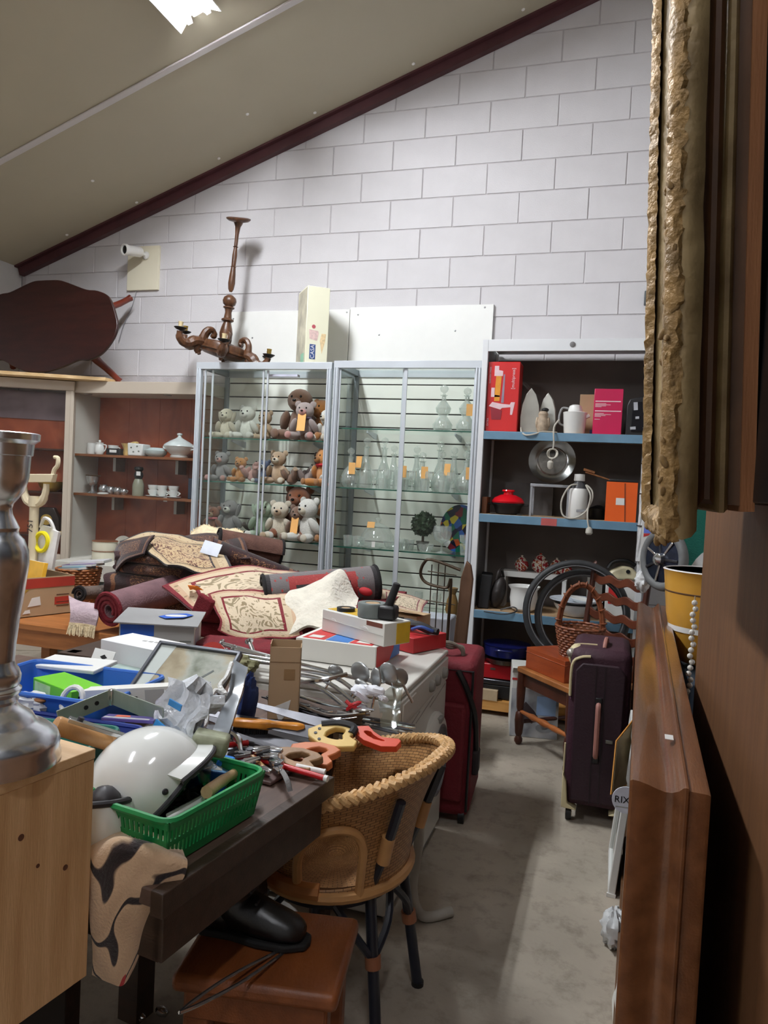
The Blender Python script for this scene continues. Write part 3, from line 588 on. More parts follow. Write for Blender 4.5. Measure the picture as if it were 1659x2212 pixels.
solo('iron_cord', MB().tube([(.36, -.4, RZ[0]+.03), (.37, -.44, RZ[0]-.0), (.4, -.462, RZ[0]-.02), (.45, -.46, RZ[0]-.012), (.49, -.435, RZ[0]+.004), (.54, -.41, RZ[0]+.006), (.57, -.38, RZ[0]+.006)], .005, 8, sub=6), M_cord, 'pale cord drooping over the blue edge of the top rack shelf', 'cord')
t_ = thing('owl_figurine', 'small beige owl-like figurine in front of the smaller iron', 'figurine', (.487, -.405, RZ[0]))
M_owl = mat('beige ceramic', (168, 150, 128), .6, 0, .25, 40)
part(t_, 'body', MB().lathe([(.028, 0), (.036, .03), (.036, .07), (.026, .095), (.03, .11), (.022, .125), (1e-6, .13)], 14), M_owl); part(t_, 'cap', MB().ell((.01, 0, .135), (.022, .022, .013)), M_blk)
for s in (-1, 1): part(t_, 'wing', MB().ell((s*.033, 0, .06), (.01, .022, .034)), M_owl)
t_ = thing('water_boiler', 'small white jug kettle with cord on the top rack shelf', 'kettle', (.668, -.37, RZ[0]))
part(t_, 'body', MB().lathe([(.058, 0), (.06, .004), (.068, .12), (.07, .125), (.066, .128), (1e-6, .13)], 24), M_wpl)
part(t_, 'lid', MB().lathe([(.04, .128), (.042, .14), (.034, .165), (.02, .172), (1e-6, .174)], 18), M_wpl); part(t_, 'spout', MB().box((.07, 0, .105), (.03, .03, .02), (0, -25, 0)), M_wpl, bevel=.004)
part(t_, 'handle', MB().tube([(-.04, 0, .15), (-.075, -.01, .15), (-.09, -.015, .1), (-.085, -.01, .06), (-.062, 0, .05)], .006, 8, sub=4), mat('grey plastic', (150, 150, 150), .5))
co = part(t_, 'cord', MB().tube([(-.09, -.02, .08), (-.11, -.06, .04), (-.11, -.1, .0), (-.105, -.1, -.06), (-.108, -.1, -.1)], .005, 8, sub=5), M_cord)
for k in range(3): part(co, 'cord_coil', MB().tube([(-.108+math.cos(a)*(.022+.004*k), -.102-.006*k+.01*math.sin(a*2), -.125+math.sin(a)*.028) for a in [2*PI*i/12 for i in range(12)]], .0045, 6, True), M_cord)
part(co, 'plug', MB().lathe([(.008, 0), (.017, .012), (.018, .04), (.008, .05)], 10, T((-.118, -.1, -.215))), M_cord); part(co, 'plug_cord', MB().tube([(-.108, -.1, -.145), (-.116, -.1, -.17)], .004, 6), M_cord)
solo('plain_carton', MB().box((0, 0, .125), (.12, .16, .25)), mat('brown cardboard', (178, 150, 116), .8, 0, .05, 6), 'plain beige carton behind the kettle and pink box', 'box', (.745, -.17, RZ[0]), bevel=.002)
t_ = thing('pink_box', 'crimson pink appliance box with lines of print on the top rack shelf', 'box', (.85, -.34, RZ[0]), (0, 0, 2))
part(t_, 'carton', MB().bb((-.08, -.075, 0), (.08, .1, .262)), mat('crimson carton', (196, 32, 82), .35, 0, .04, 5), bevel=.003); part(t_, 'open_flap', MB().box((.01, .02, .266), (.13, .12, .003), (3, -4, 0)), mat('dark crimson', (110, 24, 50), .5))
for i, (z, l) in enumerate(((.19, .14), (.176, .06), (.17, .085), (.164, .06), (.158, .035), (.134, .145), (.12, .05), (.114, .09), (.108, .06), (.102, .035), (.086, .03))): part(t_, 'print_line', MB().box((-.072+l/2, -.0755, z), (l, .001, .006 if l > .1 else .003)), M_pw)
solo('blue_carton', MB().box((0, 0, .015), (.07, .05, .03)), mat('navy carton', (24, 30, 90), .4), 'flat navy carton between the kettle and pink box', 'box', (.79, -.32, RZ[0]))
t_ = thing('black_appliance', 'black coffee appliance with grey labels at the right of the top rack shelf', 'appliance', (1.015, -.33, RZ[0]))
part(t_, 'housing', MB().prism([(-.06, 0), (.06, 0), (.06, .21), (.03, .225), (-.045, .205), (-.06, .17)], -.08, .1, M(((1, 0, 0, 0), (0, 0, 1, 0), (0, 1, 0, 0), (0, 0, 0, 1)))), M_blk, bevel=.006); part(t_, 'front_panel', MB().bb((-.03, -.086, .02), (.055, -.08, .19)), mat('dark gloss', (16, 18, 24), .2), bevel=.002)
for c, d in (((-.012, -.087, .165), (.022, .002, .045)), ((-.0, -.087, .1), (.02, .002, .014)), ((-.02, -.087, .04), (.03, .002, .016))): part(t_, 'label', MB().box(c, d, (0, -5, 0)), mat('label grey', (170, 172, 178), .5))
# --- second shelf
t_ = thing('wire_stand', 'grey metal shelf stand carrying the cut glass plate', 'stand', (.548, -.31, RZ[1])); M_gm = mat('grey enamel', (150, 152, 156), .4, .2)
part(t_, 'top', MB().bb((-.115, -.07, .178), (.115, .07, .195)), M_gm, bevel=.002)
for sx in (-1, 1):
    for sy in (-1, 1): part(t_, 'leg', MB().bb((sx*.108-.006, sy*.062-.006, 0), (sx*.108+.006, sy*.062+.006, .178)), M_gm)
M_cut = pane('cut glass', (214, 206, 202), .22, .9, .18)
pl = thing('glass_plate', 'round cut glass plate propped upright on the grey stand', 'plate', (.548, -.31, RZ[1]+.197+.137), (78, 0, 0))
part(pl, 'rim', MB().lathe([(.085, .0), (.11, .006), (.138, .022), (.139, .026), (.11, .011), (.085, .005)], 40), M_cut); part(pl, 'centre', MB().lathe([(1e-6, 0), (.085, 0), (.085, .005), (1e-6, .005)], 30), mat('etched glass', (120, 108, 104), .3, 0, .3, 60)); part(pl, 'ring', MB().lathe([(.078, .005), (.084, .01), (.09, .006)], 40), M_cut)
t_ = thing('fondue_pot', 'black round grill pan with bright red lid at the left of the second rack shelf', 'pan', (.3, -.34, RZ[1]))
M_redg = mat('glossy red', (206, 22, 34), .2, 0, .03); part(t_, 'pan', MB().lathe([(.05, 0), (.07, .006), (.085, .05), (.098, .06), (.1, .07), (1e-6, .07)], 24), M_blk); part(t_, 'lid', MB().lathe([(.097, .07), (.1, .08), (.085, .1), (.05, .118), (.03, .122), (.028, .136), (.04, .142), (.036, .15), (1e-6, .152)], 28), M_redg)
for s in (-1, 1): part(t_, 'handle', MB().box((s*.105, 0, .06), (.04, .03, .012)), M_blk, bevel=.003)
for k in range(2): part(t_, 'foot', MB().lathe([(.014, 0), (.02, .004), (.014, .008)], 10, T((-.08+.16*k, -.05, 0))), mat('dull steel', (130, 130, 124), .35, .8))
t_ = thing('spray_bottle', 'white cylindrical grinder with white cap and a looped cord on the second rack shelf', 'appliance', (.716, -.385, RZ[1]), (0, 0, 0))
part(t_, 'body', MB().lathe([(.05, 0), (.054, .006), (.054, .165), (.048, .178), (1e-6, .18)], 24), M_wpl); part(t_, 'neck', MB().lathe([(.044, .178), (.04, .2), (.026, .215), (.024, .225)], 20), mat('dark grey', (70, 70, 72), .4)); part(t_, 'cap', MB().lathe([(.03, .222), (.032, .226), (.03, .262), (1e-6, .264)], 18), M_wpl)
part(t_, 'label', MB().box((.02, -.054, .05), (.05, .003, .014), (0, -4, 0)), M_gm)
part(t_, 'cord', MB().tube([(.0, -.03, .2), (-.05, -.05, .19), (-.09, -.06, .11), (-.085, -.066, .03), (-.05, -.07, .004), (.0, -.07, .01), (.05, -.065, .05), (.08, -.055, .12), (.075, -.05, .17), (.04, -.045, .2), (.07, -.06, .14), (.06, -.07, .06), (.062, -.078, .0), (.07, -.082, -.04)], .005, 8, sub=5), M_cord)
part(t_, 'plug', MB().lathe([(.008, 0), (.018, -.012), (.02, -.035), (.012, -.045), (1e-6, -.045)], 12, T((.074, -.082, -.04))), M_cord)
t_ = thing('wooden_brush', 'wooden brush with long handle lying across the carton on the second shelf', 'brush', (.81, -.3, 1.475), (0, 16, 4)); M_lw = wood('brush wood', (150, 96, 58), (176, 118, 74), .5)
part(t_, 'handle', MB().box((.03, 0, 0), (.2, .018, .01)), M_lw, bevel=.004); part(t_, 'head', MB().box((-.05, 0, .012), (.07, .03, .016)), M_lw, bevel=.005)
t_ = thing('orange_box', 'orange appliance box with small white label on the second rack shelf', 'box', (.962, -.36, RZ[1]))
part(t_, 'carton', MB().bb((-.09, -.075, 0), (.09, .08, .225)), [mat('black carton', (24, 24, 26), .5)], bevel=.002); part(t_, 'orange_front', MB().bb((-.091, -.0775, -.0), (.079, -.075, .226)), mat('orange print', (232, 96, 26), .45, 0, .04, 6))
part(t_, 'label', MB().box((-.01, -.0785, .115), (.05, .001, .04)), M_wpl); part(t_, 'strap', MB().box((.015, -.0785, .11), (.006, .001, .22), (0, -3, 0)), mat('strap brown', (120, 50, 20), .6)); part(t_, 'black_top', MB().box((0, 0, .234), (.16, .14, .016)), M_blk, bevel=.004)
solo('wood_block', MB().box((0, 0, .05), (.03, .14, .1)), wood('brown plank', (116, 70, 40), (140, 88, 52)), 'brown wooden block leaning inside the left rack side', 'block', (.165, -.33, RZ[1]))
solo('dark_pot', MB().lathe([(.05, 0), (.055, .005), (.06, .06), (.062, .065), (.05, .068), (.015, .085), (1e-6, .086)], 18), M_blk, 'dark lidded pot between grinder and orange box', 'pot', (.83, -.26, RZ[1]))
solo('grey_carton', MB().box((0, 0, .1), (.3, .06, .2)), mat('grey board', (96, 92, 90), .8), 'grey flat carton against the wall at the back of the second shelf', 'box', (.4, -.1, RZ[1]))
# --- third shelf
solo('black_case', MB().box((0, 0, .105), (.07, .16, .21)), mat('matt black', (26, 26, 28), .7), 'narrow black case at the left of the third rack shelf', 'case', (.18, -.32, RZ[2]), (0, 4, 8), bevel=.008)
t_ = thing('leather_bag', 'dark leather bag slumped beside the black case on the third rack shelf', 'bag', (.27, -.33, RZ[2])); M_le = mat('dark leather', (40, 34, 32), .55, 0, .3, 10, .4, 30)
part(t_, 'bag_body', MB().ell((0, 0, .1), (.045, .07, .1), (0, 10, 0), 16, 10), M_le); part(t_, 'handle', MB().tube([(-.01, -.03, .18), (.0, -.02, .23), (.012, .02, .24), (.02, .05, .19)], .008, 8, sub=4), M_le)
part(t_, 'cord', MB().tube([(.03, -.08, .005), (.1, -.085, .03), (.13, -.09, .02), (.12, -.125, .006), (.05, -.14, -.01), (-.06, -.14, -.004)], .004, 6, sub=5), M_blk)
t_ = thing('bench_stand', 'low white bench raising the floral jars on the third rack shelf', 'stand', (.47, -.17, RZ[2])); part(t_, 'top', MB().bb((-.2, -.06, .19), (.2, .06, .225)), M_wpl, bevel=.002)
for s in (-1, 1): part(t_, 'leg', MB().bb((s*.185-.012, -.055, 0), (s*.185+.012, .055, .19)), M_wpl)
M_jar, tt, pp = newmat('floral jar glaze'); tc = N(tt, 'ShaderNodeTexCoord'); vo = N(tt, 'ShaderNodeTexNoise'); vo.inputs['Scale'].default_value = 30; tt.links.new(tc.outputs['Object'], vo.inputs['Vector']); r = N(tt, 'ShaderNodeValToRGB'); r.color_ramp.interpolation = 'CONSTANT'; tt.links.new(vo.outputs['Fac'], r.inputs[0])
for i, (po, c) in enumerate(((0, (150, 40, 44)), (.47, (214, 206, 190)), (.58, (160, 56, 40)), (.66, (190, 150, 90)))):
    e = r.color_ramp.elements[i] if i < 2 else r.color_ramp.elements.new(po); e.position = po; e.color = lin(c)
tt.links.new(r.outputs[0], pp.inputs['Base Color']); pp.inputs['Roughness'].default_value = .25
for i, (x, s, lab) in enumerate(((.385, .9, 'small red and white floral lidded jar, leftmost on the white bench'), (.5, 1.1, 'larger red and white floral ginger jar, middle of the white bench'), (.6, .9, 'squat floral jar with red and white glaze, third on the white bench'), (.665, .85, 'floral jar at the right end of the white bench'))):
    t_ = thing('floral_jar', lab, 'jar', (x if x < .66 else .655, -.17 if x < .66 else -.2, RZ[2]+.2255), group='floral jars on the white bench')
    part(t_, 'body', MB(T((0, 0, 0), (0, 0, 0), s)).lathe([(.025, 0), (.045, .02), (.05, .045), (.04, .07), (.025, .078)], 18), M_jar); part(t_, 'lid', MB(T((0, 0, 0), (0, 0, 0), s)).lathe([(.026, .078), (.03, .084), (.02, .094), (.006, .1), (.009, .108), (1e-6, .112)], 16), M_jar)
M_en = mat('white enamel', (232, 232, 228), .18, 0, .02)
solo('chamber_pot', MB().shell([(.05, 0), (.075, .02), (.084, .08), (.08, .13), (.094, .15), (.096, .155)], 28), M_en, 'white enamel pot with flared rim on the third rack shelf', 'pot', (.428, -.345, RZ[2]))
t_ = thing('serving_bowl', 'wide white serving bowl with plates stacked on it, third rack shelf', 'bowl', (.735, -.33, RZ[2])); part(t_, 'bowl', MB().shell([(.07, 0), (.09, .01), (.125, .06), (.13, .075)], 30), M_en); part(t_, 'plate', MB().lathe([(1e-6, .078), (.1, .078), (.155, .098), (.155, .102), (.1, .083), (1e-6, .083)], 32), mat('pale blue glaze', (214, 222, 232), .15)); part(t_, 'saucer', MB().lathe([(1e-6, .086), (.05, .086), (.075, .105), (.075, .108), (.05, .09), (1e-6, .09)], 24, T((.02, 0, 0), (0, 8, 0))), M_en)
t_ = thing('storage_tin', 'white tin with a red label under the cream iron, third rack shelf', 'tin', (.985, -.31, RZ[2])); part(t_, 'tin', MB().bb((-.085, -.07, 0), (.085, .07, .225)), M_wpl, bevel=.004); part(t_, 'label', MB().box((-.03, -.071, .15), (.075, .002, .1)), mat('red print', (208, 54, 52), .4)); part(t_, 'lid', MB().bb((-.088, -.073, .222), (.088, .073, .238)), mat('grey lid', (150, 150, 148), .4), bevel=.003)
t_ = thing('cream_iron', 'old cream clothes iron with black sole lying on the white tin', 'iron', (.985, -.31, RZ[2]+.24), (0, 0, 8))
part(t_, 'housing', MB().prism([(-.11, 0), (.085, 0), (.09, .04), (.05, .075), (.0, .08), (-.06, .05)], -.035, .035, M(((1, 0, 0, 0), (0, 0, 1, 0), (0, 1, 0, 0), (0, 0, 0, 1)))), mat('aged cream', (222, 212, 176), .35), bevel=.012); part(t_, 'handle', MB().tube([(-.08, 0, .06), (-.05, 0, .1), (.02, 0, .11), (.075, 0, .085)], .012, 8, sub=4), M_blk); part(t_, 'dial', MB().cyl((.03, -.036, .05), (.03, -.04, .05), .012), M_blk)
solo('tall_carton', MB().box((0, 0, .14), (.09, .1, .28)), mat('mid grey card', (150, 146, 138), .7), 'grey white carton behind the tyres on the third rack shelf', 'box', (.835, -.15, RZ[2]))
# --- fourth level
t_ = thing('enamel_casserole', 'dark blue enamel casserole stacked on a pan at the bottom of the rack', 'pot', (.34, -.32, .345)); M_nv = mat('cobalt enamel', (20, 26, 84), .25)
part(t_, 'pot', MB().lathe([(.12, 0), (.135, .01), (.14, .07), (.145, .075), (1e-6, .078)], 26), M_nv); part(t_, 'handle', MB().tube([(-.05, -.138, .055), (-.04, -.165, .06), (.04, -.165, .06), (.05, -.138, .055)], .007, 8, sub=3), M_nv)
solo('frying_pan', MB().shell([(.12, 0), (.145, .03), (.15, .034)], 28), mat('pan steel', (86, 86, 90), .25, .8), 'steel frying pan under the blue casserole', 'pan', (.34, -.32, .308))
t_ = thing('red_case', 'flat red metal case under the frying pan, bottom of the rack', 'case', (.335, -.31, .215)); part(t_, 'case', MB().bb((-.13, -.1, 0), (.13, .1, .09)), mat('red enamel', (176, 26, 34), .35, 0, .06), bevel=.006); part(t_, 'latch', MB().box((-.06, -.101, .06), (.03, .004, .012)), mat('dull steel', (130, 130, 124), .35, .8))
t_ = thing('black_tray', 'black roasting trays under the red case, bottom of the rack', 'tray', (.335, -.3, .0905)); part(t_, 'tray', MB().bb((-.135, -.11, 0), (.135, .11, .09)), M_blk, bevel=.01); part(t_, 'rim', MB().bb((-.14, -.115, .09), (.14, .115, .12)), mat('pan steel', (86, 86, 90), .25, .8), bevel=.006)
solo('base_carton', MB().box((0, 0, .03), (.16, .1, .06)), mat('beige card', (188, 166, 134), .8), 'beige flat carton lying on the orange base plank of the rack', 'box', (.3, -.36, .0905)).location = (.235, -.4, .0905)
# cable bundle tied down the right upright
q = MB()
for k in range(4): q.tube([(1.075+.012*math.cos(k*1.6+i*.7), -.468+.01*math.sin(k*1.6+i*.9), 2.2-.075*i) for i in range(17)], .011, 8, sub=3)
t_ = thing('cable_bundle', 'white cables gathered and tied down the right upright of the rack', 'cables', (0, 0, 0)); part(t_, 'cables', q, mat('white cable', (206, 206, 206), .5, 0, .15, 30), kind='stuff')
for z in (2.17, 1.95, 1.75, 1.55, 1.38, 1.2): part(t_, 'tie', MB().lathe([(.028, -.003), (.031, 0), (.028, .003)], 10, T((1.075, -.468, z))), M_blk)
part(t_, 'adapter', MB().box((1.07, -.47, 2.07), (.05, .03, .07)), M_wpl, bevel=.004)

# ================================================================ red-backed shelf unit and angled cabinet at the left
M_taupe = mat('taupe laminate', (188, 176, 160), .5, 0, .03, 4); M_pwhite = mat('grey white panel', (196, 196, 186), .5, 0, .04, 4)
M_redback, tt, pp = newmat('rust red panel')
tc = N(tt, 'ShaderNodeTexCoord'); nz = N(tt, 'ShaderNodeTexNoise'); nz.inputs['Scale'].default_value = 3.5; nz.inputs['Detail'].default_value = 8; nz.inputs['Distortion'].default_value = 1.2
tt.links.new(tc.outputs['Object'], nz.inputs['Vector']); r = N(tt, 'ShaderNodeValToRGB'); tt.links.new(nz.outputs['Fac'], r.inputs[0])
for i, (po, c) in enumerate(((.25, (112, 48, 26)), (.5, (146, 70, 40)), (.75, (168, 92, 58)))):
    e = r.color_ramp.elements[i] if i < 2 else r.color_ramp.elements.new(po); e.position = po; e.color = lin(c)
tt.links.new(r.outputs[0], pp.inputs['Base Color']); pp.inputs['Roughness'].default_value = .35
M_cglass = pane('cabinet glass', (254, 254, 254), .012, .5)
M_brown = wood('brown shelf', (112, 66, 36), (136, 84, 48), .5, (1, 10, 10))
M_peg = mat('shelf support', (150, 146, 138), .4, .4)
t_ = thing('china_cabinet', 'wall shelf unit with rust red back, glazed front and brown shelves of china', 'display cabinet', (-2.395, -.16, 0)); W = .56
part(t_, 'beam', MB().bb((-W, -.16, 1.92), (W, .14, 2.005)), M_taupe, bevel=.003)
part(t_, 'side_panel', MB().bb((-W, -.15, .0), (-W+.02, .145, 1.92)), M_pwhite); part(t_, 'side_panel', MB().bb((W-.02, -.15, .0), (W, .145, 1.92)), M_brown)
part(t_, 'base', MB().bb((-W+.02, -.15, 0), (W-.02, .145, .7)), M_pwhite, bevel=.003)
for k in range(4): part(t_, 'back_panel', MB().bb((-W+.022+k*.27+.001, .135, .7), (-W+.022+(k+1)*.27-.001, .145+.001*(k % 2), 1.92)), M_redback)
for z in (1.475, 1.183):
    s_ = part(t_, 'shelf', MB().bb((-W+.022, -.13, z-.018), (W-.022, .132, z)), M_brown, bevel=.002)
    for x in (-.3, .24): part(s_, 'shelf_bracket', MB().bb((x-.012, .02, z-.12), (x+.012, .13, z-.018)), M_peg)
part(t_, 'glass_front', MB().bb((-W+.02, -.148, .72), (W-.02, -.144, 1.92)), M_cglass)
for x in (-.46, .22): part(t_, 'spotlight', MB().lathe([(.03, 0), (.028, -.006), (1e-6, -.007)], 14, T((x, -.1, 1.92))), M_peg)
# china on the shelves
C1, C2 = 1.4755, 1.1835; cx, cy = -2.395, -.2
M_ch = mat('white china', (222, 226, 222), .2, 0, .02); M_gold = mat('ochre glaze', (206, 176, 112), .3, 0, .2, 20)
def china(name, lab, cat, x, z, prof, m=None, y=-.2, extra=None, group=None, n=18):
    t_ = thing(name, lab, cat, (x, y, z), group=group); part(t_, 'body', MB().lathe(prof, n), m or M_ch)
    return t_
a = china('white_jug', 'plain white mug at the left end of the upper red-back shelf', 'mug', -2.88, C1, [(.028, 0), (.034, .01), (.034, .08), (.036, .085), (.03, .086), (.028, .02), (1e-6, .018)], y=-.17); part(a, 'handle', MB().tube([(.033, 0, .065), (.055, 0, .06), (.055, 0, .03), (.034, 0, .02)], .004, 6, sub=3), M_ch)
a = china('white_jug', 'white cream jug with a handle, second on the upper red-back shelf', 'jug', -2.785, C1, [(.026, 0), (.036, .02), (.034, .06), (.026, .075), (.03, .09), (1e-6, .08)]); part(a, 'handle', MB().tube([(.03, 0, .075), (.058, 0, .07), (.05, 0, .035), (.034, 0, .025)], .005, 6, sub=3), M_ch); part(a, 'lid', MB().ell((0, 0, .1), .01), M_ch)
a = china('white_cup', 'white tapered cup, third on the upper red-back shelf', 'cup', -2.71, C1, [(.022, 0), (.03, .01), (.04, .075), (1e-6, .07)], y=-.14); part(a, 'handle', MB().tube([(.036, 0, .06), (.058, 0, .055), (.05, 0, .03), (.032, 0, .02)], .004, 6, sub=3), M_ch)
a = thing('black_box', 'small black box with white label among the white china', 'box', (-2.62, -.22, C1)); part(a, 'box', MB().bb((-.062, -.04, 0), (.062, .04, .048)), M_blk, bevel=.003); part(a, 'label', MB().box((0, -.041, .028), (.06, .002, .02)), M_wpl)
a = china('shell_vase', 'ochre shell-shaped vase beside the black box', 'vase', -2.535, C1, [(.03, 0), (.036, .02), (.032, .05), (.045, .08), (.05, .09), (1e-6, .075)], M_gold); part(a, 'spout', MB().ell((.04, 0, .085), (.05, .03, .018), (0, -18, 0)), M_gold)
a = thing('pierced_dish', 'square white dish dotted with dark sprigs, middle of the upper red-back shelf', 'dish', (-2.435, -.21, C1)); part(a, 'dish', MB().prism([(-.06, 0), (.06, 0), (.068, .088), (-.066, .095)], -.05, .05, M(((1, 0, 0, 0), (0, 0, 1, 0), (0, 1, 0, 0), (0, 0, 0, 1)))), M_ch, bevel=.008)
for x, z in ((-.03, .06), (.02, .07), (.035, .035), (-.01, .03)): part(a, 'sprig', MB().ell((x, -.051, z), (.008, .002, .006)), mat('grey green sprig', (120, 126, 118), .5))
a = china('covered_dish', 'low glass covered dish left of the tureen', 'dish', -2.295, C1, [(.05, 0), (.075, .02), (.08, .04), (.082, .045), (.06, .055), (.05, .066), (1e-6, .07)], mat('pale glass glaze', (190, 206, 204), .1))
a = china('tureen', 'white lidded soup tureen with knob at the right of the upper red-back shelf', 'tureen', -2.115, C1, [(.06, 0), (.065, .01), (.055, .02), (.085, .045), (.105, .075), (.11, .085)], y=-.18, n=26); part(a, 'lid', MB().lathe([(.112, .083), (.108, .095), (.07, .12), (.03, .14), (.015, .15), (.012, .16), (.02, .168), (.018, .178), (1e-6, .182)], 26), mat('pale celadon', (206, 216, 214), .2))
for s in (-1, 1): part(a, 'handle', MB().tube([(s*.095, 0, .06), (s*.13, 0, .07), (s*.125, 0, .085), (s*.1, 0, .08)], .006, 6, sub=3), M_ch)
M_sil = mat('tarnished silver', (186, 188, 188), .25, .85, .1, 20)
a = china('silver_goblet', 'silver and white goblet at the left of the lower red-back shelf', 'goblet', -2.835, C2, [(.04, 0), (.03, .008), (.012, .02), (.012, .05), (.035, .07), (.044, .1), (.05, .13), (1e-6, .12)], M_sil); part(a, 'rim', MB().lathe([(.05, .128), (.056, .132), (.05, .137)], 18), mat('dark bronze', (92, 70, 44), .4, .6))
for i, (x, s, lab) in enumerate(((-2.745, 1, 'silver cream jug beside the goblet'), (-2.68, .85, 'silver sugar bowl, second of the little silver row'), (-2.62, .8, 'small silver cup, third of the little silver row'), (-2.565, .7, 'smallest silver pot at the end of the little row'))):
    a = thing('silver_pot', lab, 'pot', (x, -.19, C2), group='little silver pots'); part(a, 'body', MB(T((0, 0, 0), (0, 0, 0), s)).lathe([(.02, 0), (.034, .02), (.036, .045), (.026, .06), (.03, .068), (1e-6, .06)], 16), M_sil); part(a, 'handle', MB(T((0, 0, 0), (0, 0, 0), s)).tube([(.03, 0, .055), (.05, 0, .045), (.034, 0, .02)], .004, 6, sub=3), M_sil)
solo('china_saucer', MB().lathe([(.04, 0), (.042, .006), (.03, .012), (1e-6, .013)], 18), M_ch, 'white saucer lying upside down before the silver pots', 'saucer', (-2.69, -.265, C2))
a = china('bust_bottle', 'tall grey-green bottle figure with dark head and white tag', 'bottle', -2.435, C2, [(.04, 0), (.042, .01), (.042, .08), (.032, .115), (.022, .13), (1e-6, .135)], mat('grey green glaze', (142, 144, 124), .4)); part(a, 'head', MB().lathe([(.024, .12), (.034, .15), (.03, .17), (.022, .18), (.034, .195), (.03, .212), (1e-6, .218)], 14), mat('dark green black', (34, 38, 36), .35)); part(a, 'price_tag', MB().box((.022, -.035, .165), (.034, .002, .03)), M_wpl)
for i, (x, lab) in enumerate(((-2.305, 'white cup on saucer stack, leftmost of the three'), (-2.23, 'white cup on saucer stack, middle of the three'), (-2.135, 'white cup pair with hanging tag, rightmost of the three'))):
    a = thing('stacked_cups', lab, 'cups', (x, -.2, C2), group='stacked white cups')
    part(a, 'saucer', MB().lathe([(.03, 0), (.055, .008), (.055, .011), (1e-6, .008)], 20), M_ch)
    for k in (0, 1): part(a, 'cup', MB(T((0, 0, .01+.035*k))).lathe([(.022, 0), (.036, .02), (.04, .042), (.037, .042), (1e-6, .02)], 18), M_ch)
    part(a, 'handle', MB().tube([(.038, 0, .04), (.056, 0, .035), (.036, 0, .018)], .004, 6, sub=3), M_ch)
    if i == 2: part(a, 'price_tag', MB().box((-.025, -.062, -.012), (.03, .002, .03)), M_wpl)
solo('navy_box', MB().box((0, 0, .075), (.08, .07, .15)), mat('navy card', (40, 50, 66), .5), 'dark navy box at the right end of the lower red-back shelf', 'box', (-1.98, -.16, C2), bevel=.002)
solo('plaque', MB().lathe([(1e-6, 0), (.06, 0), (.075, .006), (.075, .012), (1e-6, .016)], 28), mat('pale stone plaque', (196, 192, 178), .6, 0, .18, 18), 'round pale plaque propped at the bottom of the red-back shelf unit', 'plaque', (-2.62, -.1, .795), (80, 0, 10))
a = china('sugar_pot', 'small pale blue lidded pot behind the carpets, bottom of the red-back unit', 'pot', -2.17, .7005, [(.04, 0), (.06, .03), (.055, .06), (.03, .08), (.01, .09), (.014, .1), (1e-6, .106)], mat('pale blue china', (178, 200, 206), .2))
# cream canisters on a low white cabinet
M_enc = mat('cream enamel', (218, 214, 194), .25, 0, .03)
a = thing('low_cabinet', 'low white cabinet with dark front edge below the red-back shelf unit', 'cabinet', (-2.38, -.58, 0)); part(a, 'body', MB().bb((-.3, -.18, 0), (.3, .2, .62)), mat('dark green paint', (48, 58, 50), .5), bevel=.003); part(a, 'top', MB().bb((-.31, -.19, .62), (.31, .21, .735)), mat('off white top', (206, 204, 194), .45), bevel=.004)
a = thing('enamel_canister', 'stacked cream enamel canisters with brown rims on the low white cabinet', 'canister', (-2.46, -.52, .7355))
for k, z in enumerate((0, .066)): part(a, 'canister', MB().lathe([(.082, z), (.084, z+.004), (.084, z+.06), (.088, z+.063), (.08, z+.066), (1e-6, z+.06)], 26), M_enc)
for z in (.06, .128): part(a, 'rim', MB().lathe([(.085, z), (.089, z+.003), (.085, z+.006)], 26), mat('brown rim', (120, 78, 56), .4))
# angled corner cabinet
AX = V((-.91, -.415, 0)); P0 = V((-2.95, -.33, 0)); ang = math.degrees(math.atan2(-AX.y, -AX.x))
t_ = thing('corner_cabinet', 'taupe corner cabinet with tall glass front showing a rust red back', 'display cabinet', P0, (0, 0, ang))
part(t_, 'post', MB().bb((-.03, -.03, 0), (.03, .03, 1.93)), M_taupe, bevel=.004); part(t_, 'post_bead', MB().bb((.006, -.036, .0), (.026, -.03, 1.93)), M_taupe, bevel=.003)
part(t_, 'top_rail', MB().bb((-.72, -.03, 1.93), (.03, .03, 2.0)), M_taupe, bevel=.003); part(t_, 'bottom_rail', MB().bb((-.72, -.03, .0), (-.03, .03, .72)), M_taupe, bevel=.003)
part(t_, 'back_panel', MB().bb((-.7, .2, .7), (-.03, .21, 1.93)), M_redback); part(t_, 'glass_front', MB().bb((-.72, -.008, .72), (-.03, -.004, 1.93)), M_cglass)
for z in (1.5, 1.18, .86): part(t_, 'shelf', MB().bb((-.7, .02, z-.012), (-.03, .2, z)), mat('dark wood', (58, 34, 24), .4))
part(t_, 'reflection_board', MB().bb((-.7, .19, 1.72), (-.03, .2, 1.93)), mat('lilac reflection paint', (120, 104, 108), .15, .3, .25, 6))  # grey-lilac board painted in for the reflection on the glass front
q = P0+AX*.22+V((.02, .1, 0))
a = thing('mantel_clock', 'dark wooden mantel clock with brass feet in the corner cabinet', 'clock', (q.x, q.y, .861), (0, 0, ang)); part(a, 'case', MB().prism([(-.1, 0), (.1, 0), (.09, .12), (.05, .2), (-.05, .2), (-.09, .12)], -.03, .03, M(((1, 0, 0, 0), (0, 0, 1, 0), (0, 1, 0, 0), (0, 0, 0, 1)))), mat('ebony', (34, 24, 20), .3), bevel=.006); part(a, 'dial', MB().cyl((0, -.031, .11), (0, -.034, .11), .04, n=20), M_brass); part(a, 'brass_base', MB().bb((-.12, -.035, 0), (.12, .035, .025)), M_brass, bevel=.003)
q = P0+AX*.2+V((.02, .1, 0))
